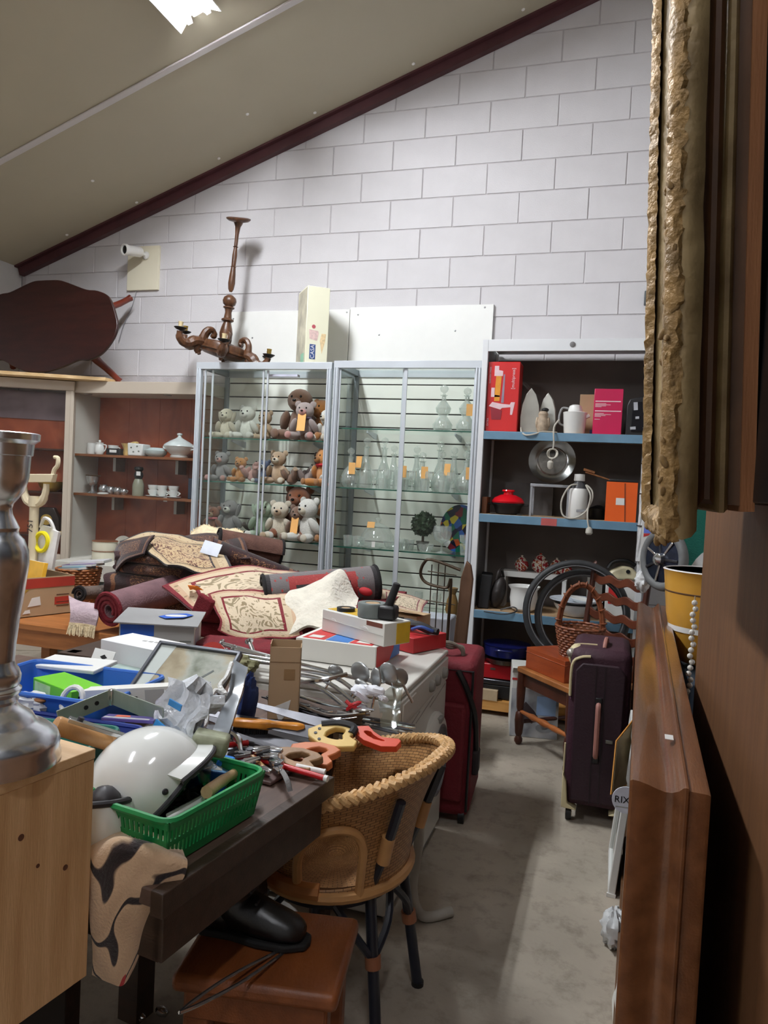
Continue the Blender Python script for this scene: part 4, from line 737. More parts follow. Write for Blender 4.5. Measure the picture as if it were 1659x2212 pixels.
a = thing('brass_bowl', 'dented brass bowl on the middle shelf of the corner cabinet', 'bowl', (q.x, q.y, 1.181)); part(a, 'bowl', MB().shell([(.04, 0), (.08, .03), (.1, .07), (.105, .075)], 22), M_brass); part(a, 'ring', MB().lathe([(.042, .0), (.05, .004), (.042, .008)], 20), M_brass)
solo('top_board', MB().prism([(-2.64, -.35), (-3.62, -.8), (-3.72, -.75), (-3.72, -.02), (-2.66, -.02)], 2.0055, 2.03), wood('pale pine board', (214, 178, 126), (228, 196, 148), .5, (2, 12, 12)), 'pale wooden board lying across the tops of the corner cabinet and shelf unit', 'board', bevel=.002)
# round table stood on its edge
M_mah = wood('dark mahogany', (40, 16, 14), (52, 22, 18), .35, (2, 9, 9)); M_mah2 = wood('mahogany leg', (92, 34, 22), (116, 46, 28), .3, (3, 3, 3), coat=.2)
half = [(.0, .354), (.09, .35), (.18, .325), (.33, .275), (.43, .262), (.53, .215), (.60, .09), (.625, .0), (.6, -.09), (.52, -.19), (.42, -.235), (.33, -.238), (.2, -.285), (.08, -.318), (.0, -.326)]
cen = V((-3.08, -.47, 2.362)); outl = [V((x, z)) for x, z in half]; outl += [V((-.03-(p.x+.03)*.86, p.y)) for p in reversed(outl)]
sm = spline([V((p.x, p.y, 0)) for p in outl], 4, True)
t_ = thing('occasional_table', 'dark mahogany table with scalloped oval top stood on its edge on the high board', 'table', cen, (-6, 0, 0))
part(t_, 'table_top', MB().prism([(p.x, p.y) for p in sm], -.012, .012, M(((1, 0, 0, 0), (0, 0, 1, 0), (0, 1, 0, 0), (0, 0, 0, 1)))), M_mah, bevel=.005)
part(t_, 'apron', MB().bb((-.4, .012, -.16), (.3, .07, .16)), M_mah2, bevel=.004)
for a, b in (((.32, .05, .1), (.45, .33, .335)), ((.3, .05, -.12), (.455, .3, -.31)), ((-.42, .05, .12), (-.54, .3, .2)), ((-.42, .05, -.12), (-.54, .3, -.2))):
    part(t_, 'leg', MB().tube([a, [(a[i]*.6+b[i]*.4) for i in range(3)], [(a[i]*.3+b[i]*.7)+(.012 if i == 1 else 0) for i in range(3)], b], [.03, .03, .026, .024, .022, .026], 10, sub=3), M_mah2)

# ================================================================ wooden table with the pile of carpets
M_otab = wood('orange oak table', (150, 92, 46), (176, 112, 60), .45, (1.5, 14, 14))
t_ = thing('dining_table', 'orange oak table buried under the pile of carpets', 'table', (-1.2, -1.45, 0)); TZ = .58
part(t_, 'table_top', MB().bb((-1.35, -.46, TZ-.03), (1.3, .45, TZ)), M_otab, bevel=.004)
part(t_, 'apron', MB().bb((-1.28, -.43, TZ-.115), (1.22, -.405, TZ-.03)), M_otab); part(t_, 'apron', MB().bb((-1.28, .4, TZ-.115), (1.22, .42, TZ-.03)), M_otab)
for sx in (-1, 1):
    for sy in (-1, 1): part(t_, 'leg', MB().bb((sx*1.22-.035, sy*.38-.035, 0), (sx*1.22+.035, sy*.38+.035, TZ-.03)), M_otab, bevel=.006)
part(t_, 'centre_leg', MB().bb((-.26, -.4, 0), (-.19, -.33, TZ-.03)), M_otab)
solo('floor_carton', MB().box((0, 0, .17), (.3, .25, .34)), mat('dim card', (150, 138, 110), .8), 'pale carton on the floor under the carpet table', 'box', (-1.72, -1.35, 0), (0, 0, 15))
solo('green_crate', MB().box((0, 0, .1), (.4, .25, .2)), mat('dark green', (44, 58, 30), .6), 'dark green crate on the floor under the carpet table', 'crate', (-1.25, -1.4, 0))
def carpet(name, field, border, flower, seed=3, fs=9, bw=(.06, .1, .2, .24)):
    """woven carpet: coloured borders by edge distance, floral field by noise and voronoi"""
    m, t, p = newmat(name); p.inputs['Roughness'].default_value = .95; p.inputs['Sheen Weight'].default_value = .3
    uv = N(t, 'ShaderNodeUVMap'); s = N(t, 'ShaderNodeSeparateXYZ'); t.links.new(uv.outputs[0], s.inputs[0])
    def mth(op, a, b=None):
        n = N(t, 'ShaderNodeMath', operation=op)
        for i, x in enumerate((a, b)):
            if x is None: continue
            if isinstance(x, (int, float)): n.inputs[i].default_value = x
            else: t.links.new(x, n.inputs[i])
        return n.outputs[0]
    def edge(o): return mth('SUBTRACT', .5, mth('ABSOLUTE', mth('SUBTRACT', o, .5)))
    d = mth('MINIMUM', edge(s.outputs[0]), edge(s.outputs[1]))
    tc = N(t, 'ShaderNodeTexCoord'); nz = N(t, 'ShaderNodeTexNoise'); nz.inputs['Scale'].default_value = fs; nz.inputs['Detail'].default_value = 1; nz.inputs['Distortion'].default_value = 3
    t.links.new(uv.outputs[0], nz.inputs['Vector'])
    fr = N(t, 'ShaderNodeValToRGB'); fr.color_ramp.interpolation = 'CONSTANT'; t.links.new(nz.outputs['Fac'], fr.inputs[0])
    cols = [field]+flower; pos = (0, .5, .56, .6, .66)
    for i, c in enumerate([flower[0], field, field, flower[-1], flower[0]]):
        e = fr.color_ramp.elements[i] if i < 2 else fr.color_ramp.elements.new(pos[i]); e.position = (0, .4, .56, .61, .66)[i]; e.color = lin(c)
    vo = N(t, 'ShaderNodeTexVoronoi'); vo.inputs['Scale'].default_value = fs*3; t.links.new(uv.outputs[0], vo.inputs['Vector'])
    br = N(t, 'ShaderNodeValToRGB'); br.color_ramp.interpolation = 'CONSTANT'; t.links.new(d, br.inputs[0])
    seq = [(0, border[0]), (bw[0], border[1]), (bw[1], border[2]), (bw[2], border[0])]
    for i, (po, c) in enumerate(seq):
        e = br.color_ramp.elements[i] if i < 2 else br.color_ramp.elements.new(po); e.position = po; e.color = lin(c)
    mb_ = N(t, 'ShaderNodeMix'); mb_.data_type = 'RGBA'; k = mth('MULTIPLY', mth('LESS_THAN', vo.outputs['Distance'], .22), mth('GREATER_THAN', d, bw[0])); t.links.new(k, mb_.inputs[0])
    t.links.new(br.outputs[0], mb_.inputs[6]); mb_.inputs[7].default_value = lin(flower[-1])
    mx = N(t, 'ShaderNodeMix'); mx.data_type = 'RGBA'; t.links.new(mth('GREATER_THAN', d, bw[3]), mx.inputs[0]); t.links.new(mb_.outputs[2], mx.inputs[6]); t.links.new(fr.outputs[0], mx.inputs[7])
    t.links.new(mx.outputs[2], p.inputs['Base Color'])
    n2 = N(t, 'ShaderNodeTexNoise'); n2.inputs['Scale'].default_value = 160; t.links.new(tc.outputs['Object'], n2.inputs['Vector']); b = N(t, 'ShaderNodeBump'); b.inputs['Strength'].default_value = .5; b.inputs['Distance'].default_value = .006; t.links.new(n2.outputs['Fac'], b.inputs['Height']); t.links.new(b.outputs[0], p.inputs['Normal'])
    return m
M_cMar = carpet('maroon floral carpet', (214, 196, 168), ((120, 24, 36), (196, 164, 134), (206, 186, 156)), [(150, 134, 104), (172, 118, 104), (150, 130, 98)], fs=4.5, bw=(.05, .1, .17, .2))
M_cBei = carpet('dark beige carpet', (190, 164, 126), ((32, 24, 28), (196, 174, 138), (176, 150, 114)), [(96, 60, 48), (60, 42, 40), (140, 100, 76)], fs=9, bw=(.04, .14, .18, .2))
M_cDrk = carpet('plum carpet', (66, 38, 32), ((52, 26, 28), (120, 80, 52), (40, 24, 24)), [(146, 106, 70), (104, 52, 40), (30, 24, 28)], fs=16)
M_cGry = carpet('grey medallion carpet', (66, 58, 60), ((34, 30, 32), (110, 104, 104), (150, 50, 48)), [(40, 36, 40), (96, 90, 92), (160, 62, 58)], fs=7, bw=(.05, .2, .26, .3))
M_back = mat('carpet backing', (96, 66, 56), .95, 0, .2, 20, .5, 120); M_blkback = mat('black backing', (20, 17, 18), .95, 0, .2, 20, .3, 90); M_maroon2 = mat('maroon pile', (112, 24, 34), .95, 0, .15, 20, .6, 150); M_mauve = mat('mauve carpet back', (122, 92, 96), .95, 0, .2, 12, .5, 120)
M_fringe = mat('cream fringe', (226, 208, 172), .9, 0, .15, 30, .5, 100)
def folded(name, lab, c, d, m, rz=0, layers=2):
    t_ = thing(name, lab, 'rug', c, (0, 0, rz)); h = d[2]/layers
    for k in range(layers):
        o = [(-d[1]/2+h/2, 0)]; q = MB(); n = 10
        prof = [(-d[1]/2+h/2-math.cos(PI*i/n-PI/2)*h/2*1.0, h/2+math.sin(PI*i/n-PI/2)*h/2*.96) for i in range(n+1)]+[(d[1]/2, h*.98), (d[1]/2, h*.02)]
        nx = 8; vs = []; fs = []; uv = []
        for a in range(nx+1):
            for i, (y, z) in enumerate(prof):
                vs.append((-d[0]/2+d[0]*a/nx+.01*math.sin(k*3+i), y+.012*noise.noise((a*.7, k*2., i*.3)), z+k*h+.006*noise.noise((a*.9, i*.5, k*3.)))); uv.append((a/nx, .15+.7*i/len(prof)))
        P = len(prof)
        for a in range(nx):
            for i in range(P): j = (i+1) % P; fs.append((a*P+i, a*P+j, (a+1)*P+j, (a+1)*P+i))
        fs += [tuple(range(P)), tuple(nx*P+i for i in range(P-1, -1, -1))]
        q.add(vs, fs, uv); part(t_, 'fold', q, m)
    return t_
def roll(name, lab, a, b, r, m_out, m_end, turns=2.4, th=.016, fr=0, wrinkle=0, r1=None, hollow=.35):
    t_ = thing(name, lab, 'rug', a); d = V(b)-V(a); L = d.length; X = M.Translation(-V(a)) @ frame(a, d); r1 = r1 or r
    q = MB(X); n = 22; K = int(turns*n)
    def fn(u, v):
        ang = u*turns*2*PI; rr = (r*(1-v)+r1*v)*(1-(1-hollow)*u); return (math.cos(ang)*rr, math.sin(ang)*rr, v*L+wrinkle*math.sin(ang*2))
    q.sheet(fn, K, 8, th)
    part(t_, 'roll', q, [m_out])
    for v in (0, 1):
        e = MB(X); pts = [V(fn(u/K, v)) for u in range(K+1)]
        for k, p_ in enumerate(pts): pts[k] = V((p_.x*.985, p_.y*.985, p_.z))
        e.tube(pts, th*.62, 6); part(t_, 'bound_edge', e, m_end)
    return t_
folded('folded_carpet', 'folded plum carpet with black backing at the bottom left of the pile', (-1.4, -1.24, TZ+.002), (.66, .46, .22), M_cDrk, 4, 2)
folded('folded_carpet', 'folded brown carpet lying on the plum one, left side of the pile', (-1.36, -1.26, TZ+.224), (.6, .44, .12), M_cDrk, -6, 2)
folded('folded_carpet', 'folded carpets hidden under the maroon floral carpet', (-.55, -1.45, TZ+.002), (.95, .62, .22), M_maroon2, 3, 3)
def cloth(name, lab, ctrl, m, th=.008, nu=22, nv=22, wob=.01, ws=7, cat='rug', seed=0, mb2=None, fringe=None):
    c0 = V(ctrl[len(ctrl)//2][len(ctrl[0])//2]); t_ = thing(name, lab, cat, c0); q = MB(M.Translation(-c0)); f = patch(ctrl, wob, ws, seed); q.sheet(f, nu, nv, th)
    part(t_, 'cloth' if cat != 'rug' else 'pile', q, m)
    if mb2:
        q = MB(M.Translation(-c0)); q.sheet(lambda u, v: V(f(u, v))-V((0, 0, th+.001)), nu, nv, .002); part(t_, 'backing', q, mb2)
    if fringe:
        q = MB(M.Translation(-c0))
        for side in fringe:
            for k in range(70):
                w_ = k/69; p_ = {'u0': (0, w_), 'u1': (1, w_), 'v0': (w_, 0), 'v1': (w_, 1)}[side]; pi_ = {'u0': (.06, w_), 'u1': (.94, w_), 'v0': (w_, .06), 'v1': (w_, .94)}[side]
                a = V(f(*p_)); d = (a-V(f(*pi_))).normalized(); e = a+d*.035+V((random.uniform(-.012, .012), random.uniform(-.012, .012), -.012-random.uniform(0, .012)))
                q.tube([a-d*.004, (a+e)/2+V((0, 0, .004)), e], .0028, 4)
        part(t_, 'fringe', q, M_fringe, kind='stuff')
    return t_
cloth('oriental_rug', 'beige oriental rug with dark border folded over black backing, top left of the pile', [[(-1.798, -1.250, 0.958), (-1.611, -1.200, 1.017), (-1.397, -1.200, 1.005), (-1.160, -1.200, 0.990)], [(-1.559, -1.400, 0.958), (-1.442, -1.380, 0.986), (-1.253, -1.380, 0.962), (-1.044, -1.350, 0.938)], [(-1.323, -1.550, 0.908), (-1.253, -1.530, 0.916), (-1.116, -1.530, 0.917), (-0.932, -1.500, 0.906)], [(-1.229, -1.620, 0.893), (-1.152, -1.600, 0.887), (-1.032, -1.600, 0.874), (-0.885, -1.560, 0.887)]], M_cBei, mb2=M_blkback, wob=.015)
cloth('oriental_rug', 'dark plum rug drooping from the top left of the pile with black underside showing', [[(-1.445, -1.420, 1.018), (-1.561, -1.400, 0.994), (-1.688, -1.380, 0.963), (-1.738, -1.360, 0.911)], [(-1.454, -1.460, 0.985), (-1.538, -1.450, 0.958), (-1.640, -1.430, 0.924), (-1.705, -1.400, 0.860)], [(-1.452, -1.500, 0.928), (-1.514, -1.500, 0.901), (-1.592, -1.480, 0.866), (-1.659, -1.450, 0.812)]], M_cDrk, mb2=M_blkback)
cloth('oriental_rug', 'small maroon patterned rug lying over the top of the pile behind the label', [[(-1.522, -1.100, 0.996), (-1.350, -1.080, 1.023), (-1.126, -1.050, 1.016)], [(-1.396, -1.200, 0.978), (-1.248, -1.200, 0.999), (-1.026, -1.180, 0.991)], [(-1.260, -1.320, 0.939), (-1.117, -1.320, 0.935), (-0.932, -1.300, 0.930)]], M_cDrk, wob=.02)
r_ = roll('rolled_carpet', 'dark brown rolled carpet with pale patches and a white label, top of the pile', (-1.158, -1.340, 0.964), (-0.736, -1.120, 0.825), .072, M_cDrk, M_back, 1.6, .012, r1=.035)
part(r_, 'label', MB(T((0, 0, 0))).box(((-1.097, -1.425, 0.976) and [a-b for a, b in zip((-1.097, -1.425, 0.976), (-1.158, -1.340, 0.964))]), (.1, .004, .075), (-28, 12, 10)), mat('white label', (214, 220, 232), .4), bevel=.002)
roll('rolled_carpet', 'maroon brown rolled carpet with a dark open end at the back right of the pile', (-0.943, -0.900, 0.922), (-1.234, -1.120, 0.980), .088, M_back, M_blkback, 1.5, .014, hollow=.55)
cloth('fringed_rug', 'cream fringed rug end lying on top of the pile against the showcase', [[(-1.516, -0.950, 1.006), (-1.448, -0.920, 1.054), (-1.333, -0.900, 1.049), (-1.202, -0.880, 1.040)], [(-1.478, -1.020, 0.984), (-1.398, -1.000, 1.022), (-1.286, -0.980, 1.023), (-1.144, -0.960, 1.015)], [(-1.412, -1.100, 0.955), (-1.322, -1.100, 0.989), (-1.213, -1.080, 0.995), (-1.080, -1.050, 0.987)]], M_fringe, wob=.02, ws=14, fringe=('u0',))
cloth('floral_carpet', 'large beige floral carpet with maroon border draped over the middle of the pile', [[(-1.084, -1.880, 0.832), (-0.998, -1.700, 0.882), (-0.853, -1.550, 0.921), (-0.719, -1.400, 0.895), (-0.527, -1.300, 0.877)], [(-0.994, -1.900, 0.795), (-0.910, -1.780, 0.831), (-0.772, -1.650, 0.873), (-0.645, -1.500, 0.868), (-0.486, -1.400, 0.862)], [(-0.919, -1.920, 0.762), (-0.848, -1.840, 0.792), (-0.709, -1.720, 0.846), (-0.582, -1.580, 0.850), (-0.452, -1.480, 0.850)], [(-0.840, -1.950, 0.744), (-0.792, -1.880, 0.773), (-0.659, -1.780, 0.836), (-0.542, -1.640, 0.839), (-0.423, -1.550, 0.843)]], M_cMar, nu=24, nv=34, wob=.008, mb2=M_mauve)
cloth('floral_carpet', 'second beige floral carpet hanging down the front of the pile', [[(-0.854, -1.860, 0.816), (-0.752, -1.820, 0.837), (-0.631, -1.780, 0.852), (-0.469, -1.720, 0.816)], [(-0.777, -1.930, 0.768), (-0.682, -1.900, 0.782), (-0.555, -1.880, 0.798), (-0.411, -1.820, 0.776)], [(-0.721, -1.970, 0.718), (-0.623, -1.960, 0.710), (-0.500, -1.940, 0.740), (-0.363, -1.900, 0.737)], [(-0.719, -1.990, 0.672), (-0.582, -1.990, 0.650), (-0.460, -1.970, 0.676), (-0.328, -1.950, 0.699)]], M_cMar, nu=26, nv=26, wob=.02, ws=9, seed=5)
part(thing('maroon_strip', 'folded maroon carpet edge standing up in front of the floral carpet', 'rug', (-0.812, -1.960, 0.774)), 'strip', MB().box((0, 0, 0), (.085, .03, .1), (0, 24, 0)), M_maroon2, bevel=.012)
t_ = thing('price_flag', 'orange paper flag pinned to the floral carpet', 'tag', (-0.923, -1.860, 0.835), (-30, 0, 12)); part(t_, 'paper', MB().prism([(-.025, -.025), (.02, -.02), (.034, .025), (.012, .018), (0, .034), (-.012, .02), (-.03, .03)], 0, .003), mat('fluorescent orange', (246, 136, 20), .6)); part(t_, 'white_sticker', MB().prism([(.01, -.03), (.035, -.022), (.03, -.008), (.008, -.014)], .003, .005), M_wpl)
roll('rolled_carpet', 'red rolled carpet with mauve back, its spiral end facing left', (-1.356, -1.900, 0.694), (-1.269, -1.420, 0.751), .088, M_mauve, M_maroon2, 2.6, .017)
roll('rolled_carpet', 'small grey brown rug roll beside the wicker basket', (-1.758, -1.620, 0.697), (-1.758, -1.420, 0.682), .045, mat('grey brown rug', (98, 84, 76), .95, 0, .25, 14, .5, 90), M_blkback, 1.8, .012)
cloth('fringed_rug', 'pale mauve rug end with white fringe hanging over the table edge', [[(-1.643, -1.840, 0.731), (-1.560, -1.840, 0.707), (-1.472, -1.840, 0.703)], [(-1.563, -1.920, 0.677), (-1.487, -1.920, 0.675), (-1.402, -1.920, 0.666)], [(-1.553, -1.935, 0.619), (-1.478, -1.935, 0.616), (-1.404, -1.935, 0.613)]], mat('pale mauve rug', (178, 158, 164), .95, 0, .2, 14, .5, 90), nu=12, nv=12, fringe=('u1',))
roll('rolled_carpet', 'grey and black rolled carpet with red medallion at the right of the pile', (-0.635, -1.720, 0.813), (-0.178, -1.420, 0.868), .098, M_cGry, M_blkback, 1.6, .014, hollow=.6)
solo('red_sock', MB().ell((0, 0, 0), (.035, .02, .02), (0, 10, 0)), M_redc, 'small red and black woollen scrap beside the white fleece', 'scrap', (-0.186, -1.550, 0.847))
cloth('floral_carpet', 'beige floral carpet end with red edge behind the cardboard carton, right of the pile', [[(-0.195, -1.300, 0.838), (-0.094, -1.220, 0.804), (0.026, -1.150, 0.763)], [(-0.162, -1.400, 0.814), (-0.059, -1.340, 0.786), (0.035, -1.280, 0.753)], [(-0.118, -1.500, 0.786), (-0.022, -1.450, 0.759), (0.059, -1.400, 0.737)]], M_cMar, nu=12, nv=14)
M_fle = mat('white fleece', (226, 220, 204), .98, 0, .08, 20, .8, 55, sheen=.5)
cloth('white_fleece', 'crumpled white fleece lying behind the white boxes', [[(-0.480, -1.700, 0.856), (-0.398, -1.620, 0.907), (-0.308, -1.580, 0.923), (-0.203, -1.600, 0.825)], [(-0.514, -1.820, 0.782), (-0.398, -1.780, 0.847), (-0.290, -1.740, 0.861), (-0.171, -1.720, 0.801)], [(-0.576, -1.900, 0.730), (-0.395, -1.880, 0.761), (-0.272, -1.860, 0.795), (-0.138, -1.840, 0.781)], [(-0.583, -1.950, 0.696), (-0.448, -1.950, 0.694), (-0.275, -1.950, 0.720), (-0.108, -1.950, 0.742)]], M_fle, th=.014, nu=34, nv=34, wob=.05, ws=8, cat='fleece', seed=9)
# ---------------------------------------------------------------- left end of the table
M_card = mat('brown cardboard', (178, 150, 116), .8, 0, .05, 6)
bx = thing('banana_box', 'open cardboard box with red band and white stickers, full of books', 'box', (-1.95, -1.8, TZ+.005), (0, 0, 70))
for nm, a, b in (('front_wall', (-.27, -.006, 0), (.27, .0, .2)), ('back_wall', (-.27, .33, 0), (.27, .336, .2)), ('side_wall', (.264, 0, 0), (.27, .33, .2)), ('side_wall', (-.27, 0, 0), (-.264, .33, .2)), ('base', (-.27, 0, 0), (.27, .33, .006))): part(bx, nm, MB().bb(a, b), M_card)
part(bx, 'red_band', MB().bb((-.27, -.0075, .145), (.2705, -.006, .195)), mat('red band print', (176, 56, 40), .7, 0, .12, 8)); part(bx, 'yellow_print', MB().prism([(-.26, .04), (-.1, .04), (.02, .14), (-.26, .14)], .006, .0072, M(((1, 0, 0, 0), (0, 0, -1, 0), (0, 1, 0, 0), (0, 0, 0, 1)))), mat('ochre print', (176, 140, 50), .7), smooth=False)
for a, b in (((.05, .075), (.035, .025)), ((.01, .025), (.02, .01))): part(bx, 'sticker', MB().prism([(a[0]-b[0], a[1]-b[1]), (a[0]+b[0], a[1]-b[1]*.8), (a[0]+b[0]*.8, a[1]+b[1]), (a[0]-b[0]*.4, a[1]+b[1]*.8)], .0072, .0082, M(((1, 0, 0, 0), (0, 0, -1, 0), (0, 1, 0, 0), (0, 0, 0, 1)))), M_wpl, smooth=False)
for z in (.04, .06, .1): part(bx, 'dark_print', MB().bb((.17, -.0075, z), (.24, -.006, z+.004)), mat('dark print', (80, 50, 36), .7))
part(bx, 'red_print', MB().bb((.16, -.0072, .05), (.24, -.006, .09)), mat('red band print', (0, 0, 0)))
for i, (c, w_, h, lab) in enumerate((((246, 190, 60), .022, .27, 'yellow spined book standing in the banana box'), ((96, 34, 66), .02, .26, 'magenta and navy book leaning in the banana box'), ((206, 170, 190), .02, .25, 'pale lilac book leaning in the banana box'), ((70, 80, 92), .03, .24, 'slate grey book standing at the back of the banana box'))):
    o = thing('book', lab, 'book', ((-1.927, -1.720, 0.748)[0]-.035*i, -1.74+.03*i, TZ+.012), (0, 10-3*i, 70), 'books in the banana box'); part(o, 'cover', MB().bb((-w_/2, 0, 0), (w_/2, .16, h)), mat('book cover %d' % i, c, .4), bevel=.001); part(o, 'pages', MB().bb((-w_/2+.002, .002, h-.001), (w_/2-.002, .162, h+.001)), M_wpl)
t_ = thing('plastic_bag', 'white carrier bag with a yellow ring print, leaning out of the banana box', 'bag', (-2.001, -1.600, 0.934)); q = MB(); q.sheet(lambda u, v: ((v-.5)*.19*(1-.25*u), .018*math.sin(v*5)+.02*u, (u-.5)*.2), 8, 10, .02); part(t_, 'bag', q, mat('white plastic film', (232, 230, 226), .3), rot=(0, 12, 0)); part(t_, 'yellow_ring', MB().tube([(.04*math.cos(a)-.02, -.018, .05*math.sin(a)+.02) for a in [2*PI*k/20 for k in range(20)]], .012, 6, True), mat('yellow print', (240, 224, 20), .4), rot=(0, 12, 0)); part(t_, 'handle', MB().tube([(-.05, .01, .1), (-.02, .0, .15), (.02, .0, .14), (.04, .01, .09)], .01, 6, sub=3), mat('white plastic film', (0, 0, 0)))
def basket(par, prof_r, h, rows, m, z0=0, rr=.007, sx=1, sy=1):
    for k in range(rows):
        z = z0+h*k/(rows-1); r = prof_r(k/(rows-1)); q = MB(T((0, 0, 0), (0, 0, 0), (sx, sy, 1))); n = 40
        q.tube([((r+.004*math.cos(i*PI*(1)+k*PI))*math.cos(2*PI*i/n), (r+.004*math.cos(i*PI+k*PI))*math.sin(2*PI*i/n), z) for i in range(n)], rr, 6, True); part(par, 'weave_row', q, m)
M_wick = mat('brown wicker', (166, 104, 58), .55, 0, .25, 30, .3, 60)
bk = thing('wicker_basket', 'small brown wicker basket with a white card, holding books beside the banana box', 'basket', (-2.03, -1.3, TZ+.002), (0, 0, 0)); basket(bk, lambda t: .085+.035*t, .2, 15, M_wick)
part(bk, 'base', MB().lathe([(1e-6, 0), (.085, 0), (.115, .19), (.112, .19), (.083, .006), (1e-6, .006)], 28), mat('wicker lining', (110, 64, 34), .8)); part(bk, 'card', MB().box((.02, -.125, .1), (.09, .003, .08), (8, 6, 10)), mat('white card print', (222, 226, 232), .4, 0, .1, 40))
for i, (c, dy, lab) in enumerate((((40, 120, 150), -.03, 'teal paperback lying in the wicker basket'), ((86, 50, 120), .0, 'purple paperback lying in the wicker basket'), ((200, 200, 204), .03, 'pale magazine lying in the wicker basket'))):
    o = thing('book', lab, 'book', (-2.03+.03*i, -1.3+dy, TZ+.2+.018*i), (0, -6, 12*i-10), 'paperbacks in the wicker basket'); part(o, 'cover', MB().bb((-.1, -.06, 0), (.1, .06, .016)), mat('paperback %d' % i, c, .35), bevel=.001); part(o, 'pages', MB().bb((-.098, -.0605, .002), (.1005, .058, .014)), M_wpl)
M_stand = mat('cream painted steel', (222, 208, 176), .4, 0, .03)
cs = thing('forked_stand', 'cream painted stand with forked head and two upright horns, left of the shelf unit', 'stand', (-2.07, -1.62, TZ+.002))
part(cs, 'column', MB().lathe([(.05, 0), (.05, .01), (.024, .02), (.024, .56), (.03, .565), (.03, .62), (1e-6, .62)], 16), M_stand)
for s in (-1, 1): part(cs, 'fork', MB().tube([(s*.0, 0, .57), (s*.045, 0, .59), (s*.07, 0, .64), (s*.075, 0, .69)], [.02, .022, .018, .016], 8, sub=4), M_stand)
part(cs, 'cross_bar', MB().prism([(-.09, .69), (.12, .7), (.13, .745), (-.1, .735)], -.02, .02, M(((1, 0, 0, 0), (0, 0, 1, 0), (0, 1, 0, 0), (0, 0, 0, 1)))), M_stand, bevel=.004)
for s, x in ((-1, -.07), (1, .115)): part(cs, 'horn', MB().tube([(x, 0, .735), (x+s*.01, 0, .77), (x+s*.028, 0, .79), (x+s*.03, 0, .83), (x+s*.005, 0, .835)], [.012, .012, .012, .01], 7, sub=3), M_stand)
text(cs, 'lettering', '751', .05, T((0, -.0252, .46), (90, -90, 0)), mat('print ink', (50, 46, 44), .6))

# ================================================================ tool table
M_ttab = mat('dark scuffed table', (92, 72, 62), .5, 0, .2, 8, stretch=(10, 1.5, 6)); M_tedge = wood('dark table edge', (52, 38, 28), (66, 48, 36), .5, (1.5, 12, 12))
TR = (.27, -3.885, 0); TA = -8.07; TH = .70
tt_ = thing('tool_table', 'long dark wooden table covered with tools and boxes in front of the washing machine', 'table', TR, (0, 0, TA))
part(tt_, 'table_top', MB().bb((-1.15, 0, TH-.03), (0, .55, TH)), M_ttab, bevel=.003); part(tt_, 'apron', MB().bb((-.035, .02, TH-.13), (-.012, .53, TH-.03)), M_tedge, bevel=.002); part(tt_, 'apron', MB().bb((-1.12, .02, TH-.13), (-.02, .045, TH-.03)), M_tedge); part(tt_, 'edge_strip', MB().bb((-.02, -.004, TH-.04), (.006, .55, TH+.001)), M_tedge, bevel=.002)
for x in (-1.1, -.5):
    for y in (.26, .5): part(tt_, 'leg', MB().bb((x-.03, y-.03, 0), (x+.03, y+.03, TH-.03)), M_tedge)
bt_ = thing('back_table', 'second dark table behind the tool table, under the tall brown carton', 'table', (-.3, -3.06, 0)); part(bt_, 'table_top', MB().bb((-.75, -.27, TH-.03), (.5, .27, TH)), M_ttab, bevel=.003)
for x in (-.7, .44):
    for y in (-.23, .23): part(bt_, 'leg', MB().bb((x-.025, y-.025, 0), (x+.025, y+.025, TH-.03)), M_tedge)
solo('side_table', MB().bb((-.3, -.24, TH-.04), (.32, .24, TH)).bb((-.28, -.22, 0), (-.24, -.18, TH)).bb((.26, -.22, 0), (.3, -.18, TH)).bb((-.28, .18, 0), (-.24, .22, TH)).bb((.26, .18, 0), (.3, .22, TH)), M_tedge, 'small dark table under the silver carton, left of the washing machine', 'table', (-.66, -2.46, 0))
M_chr = mat('chrome', (210, 212, 214), .12, .95, .03, 8); M_stl = mat('dull steel', (0, 0, 0)); M_dkst = mat('dark steel', (66, 66, 70), .4, .7, .2, 20); M_redp = mat('red paint', (186, 30, 34), .35); M_hand = wood('tool handle wood', (176, 126, 76), (200, 152, 98), .4, (3, 3, 3))
def on(p, name, lab, cat, rz=0, rot=None, group=None): return thing(name, lab, cat, p, rot or (0, 0, rz), group)
# --- cartons on the washing machine
M_wcard = mat('white card', (218, 217, 210), .55, 0, .03, 5); M_rpr = mat('red carton print', (196, 54, 54), .5, 0, .06, 20); M_bpr = mat('blue carton print', (60, 120, 190), .5, 0, .06, 20); M_ypr = mat('yellow print', (0, 0, 0)); M_ylw = mat('mustard print', (206, 166, 40), .5, 0, .1, 15)
b = on((.165, -2.47, .7225), 'white_carton', 'flat white carton with red and blue lid print, lower of two on the washing machine', 'box', -2); part(b, 'carton', MB().bb((-.305, 0, 0), (0, .27, .078)), M_wcard, bevel=.002); part(b, 'red_end', MB().bb((0, .008, .003), (.0012, .262, .075)), M_rpr); part(b, 'blue_end_patch', MB().prism([(.15, .005), (.262, .005), (.262, .074), (.2, .074), (.19, .04)], .0012, .002, M(((0, 0, 1, 0), (1, 0, 0, 0), (0, 1, 0, 0), (0, 0, 0, 1)))), M_bpr, smooth=False)
for a0, a1, mm in ((-.285, -.2, M_rpr), (-.195, -.11, M_bpr), (-.105, -.02, M_rpr)): part(b, 'lid_print', MB().bb((a0, .012, .078), (a1, .25, .0792)), mm)
for x in (-.245, -.06): part(b, 'lid_picture', MB().bb((x-.025, .03, .0792), (x+.025, .07, .08)), M_wcard)
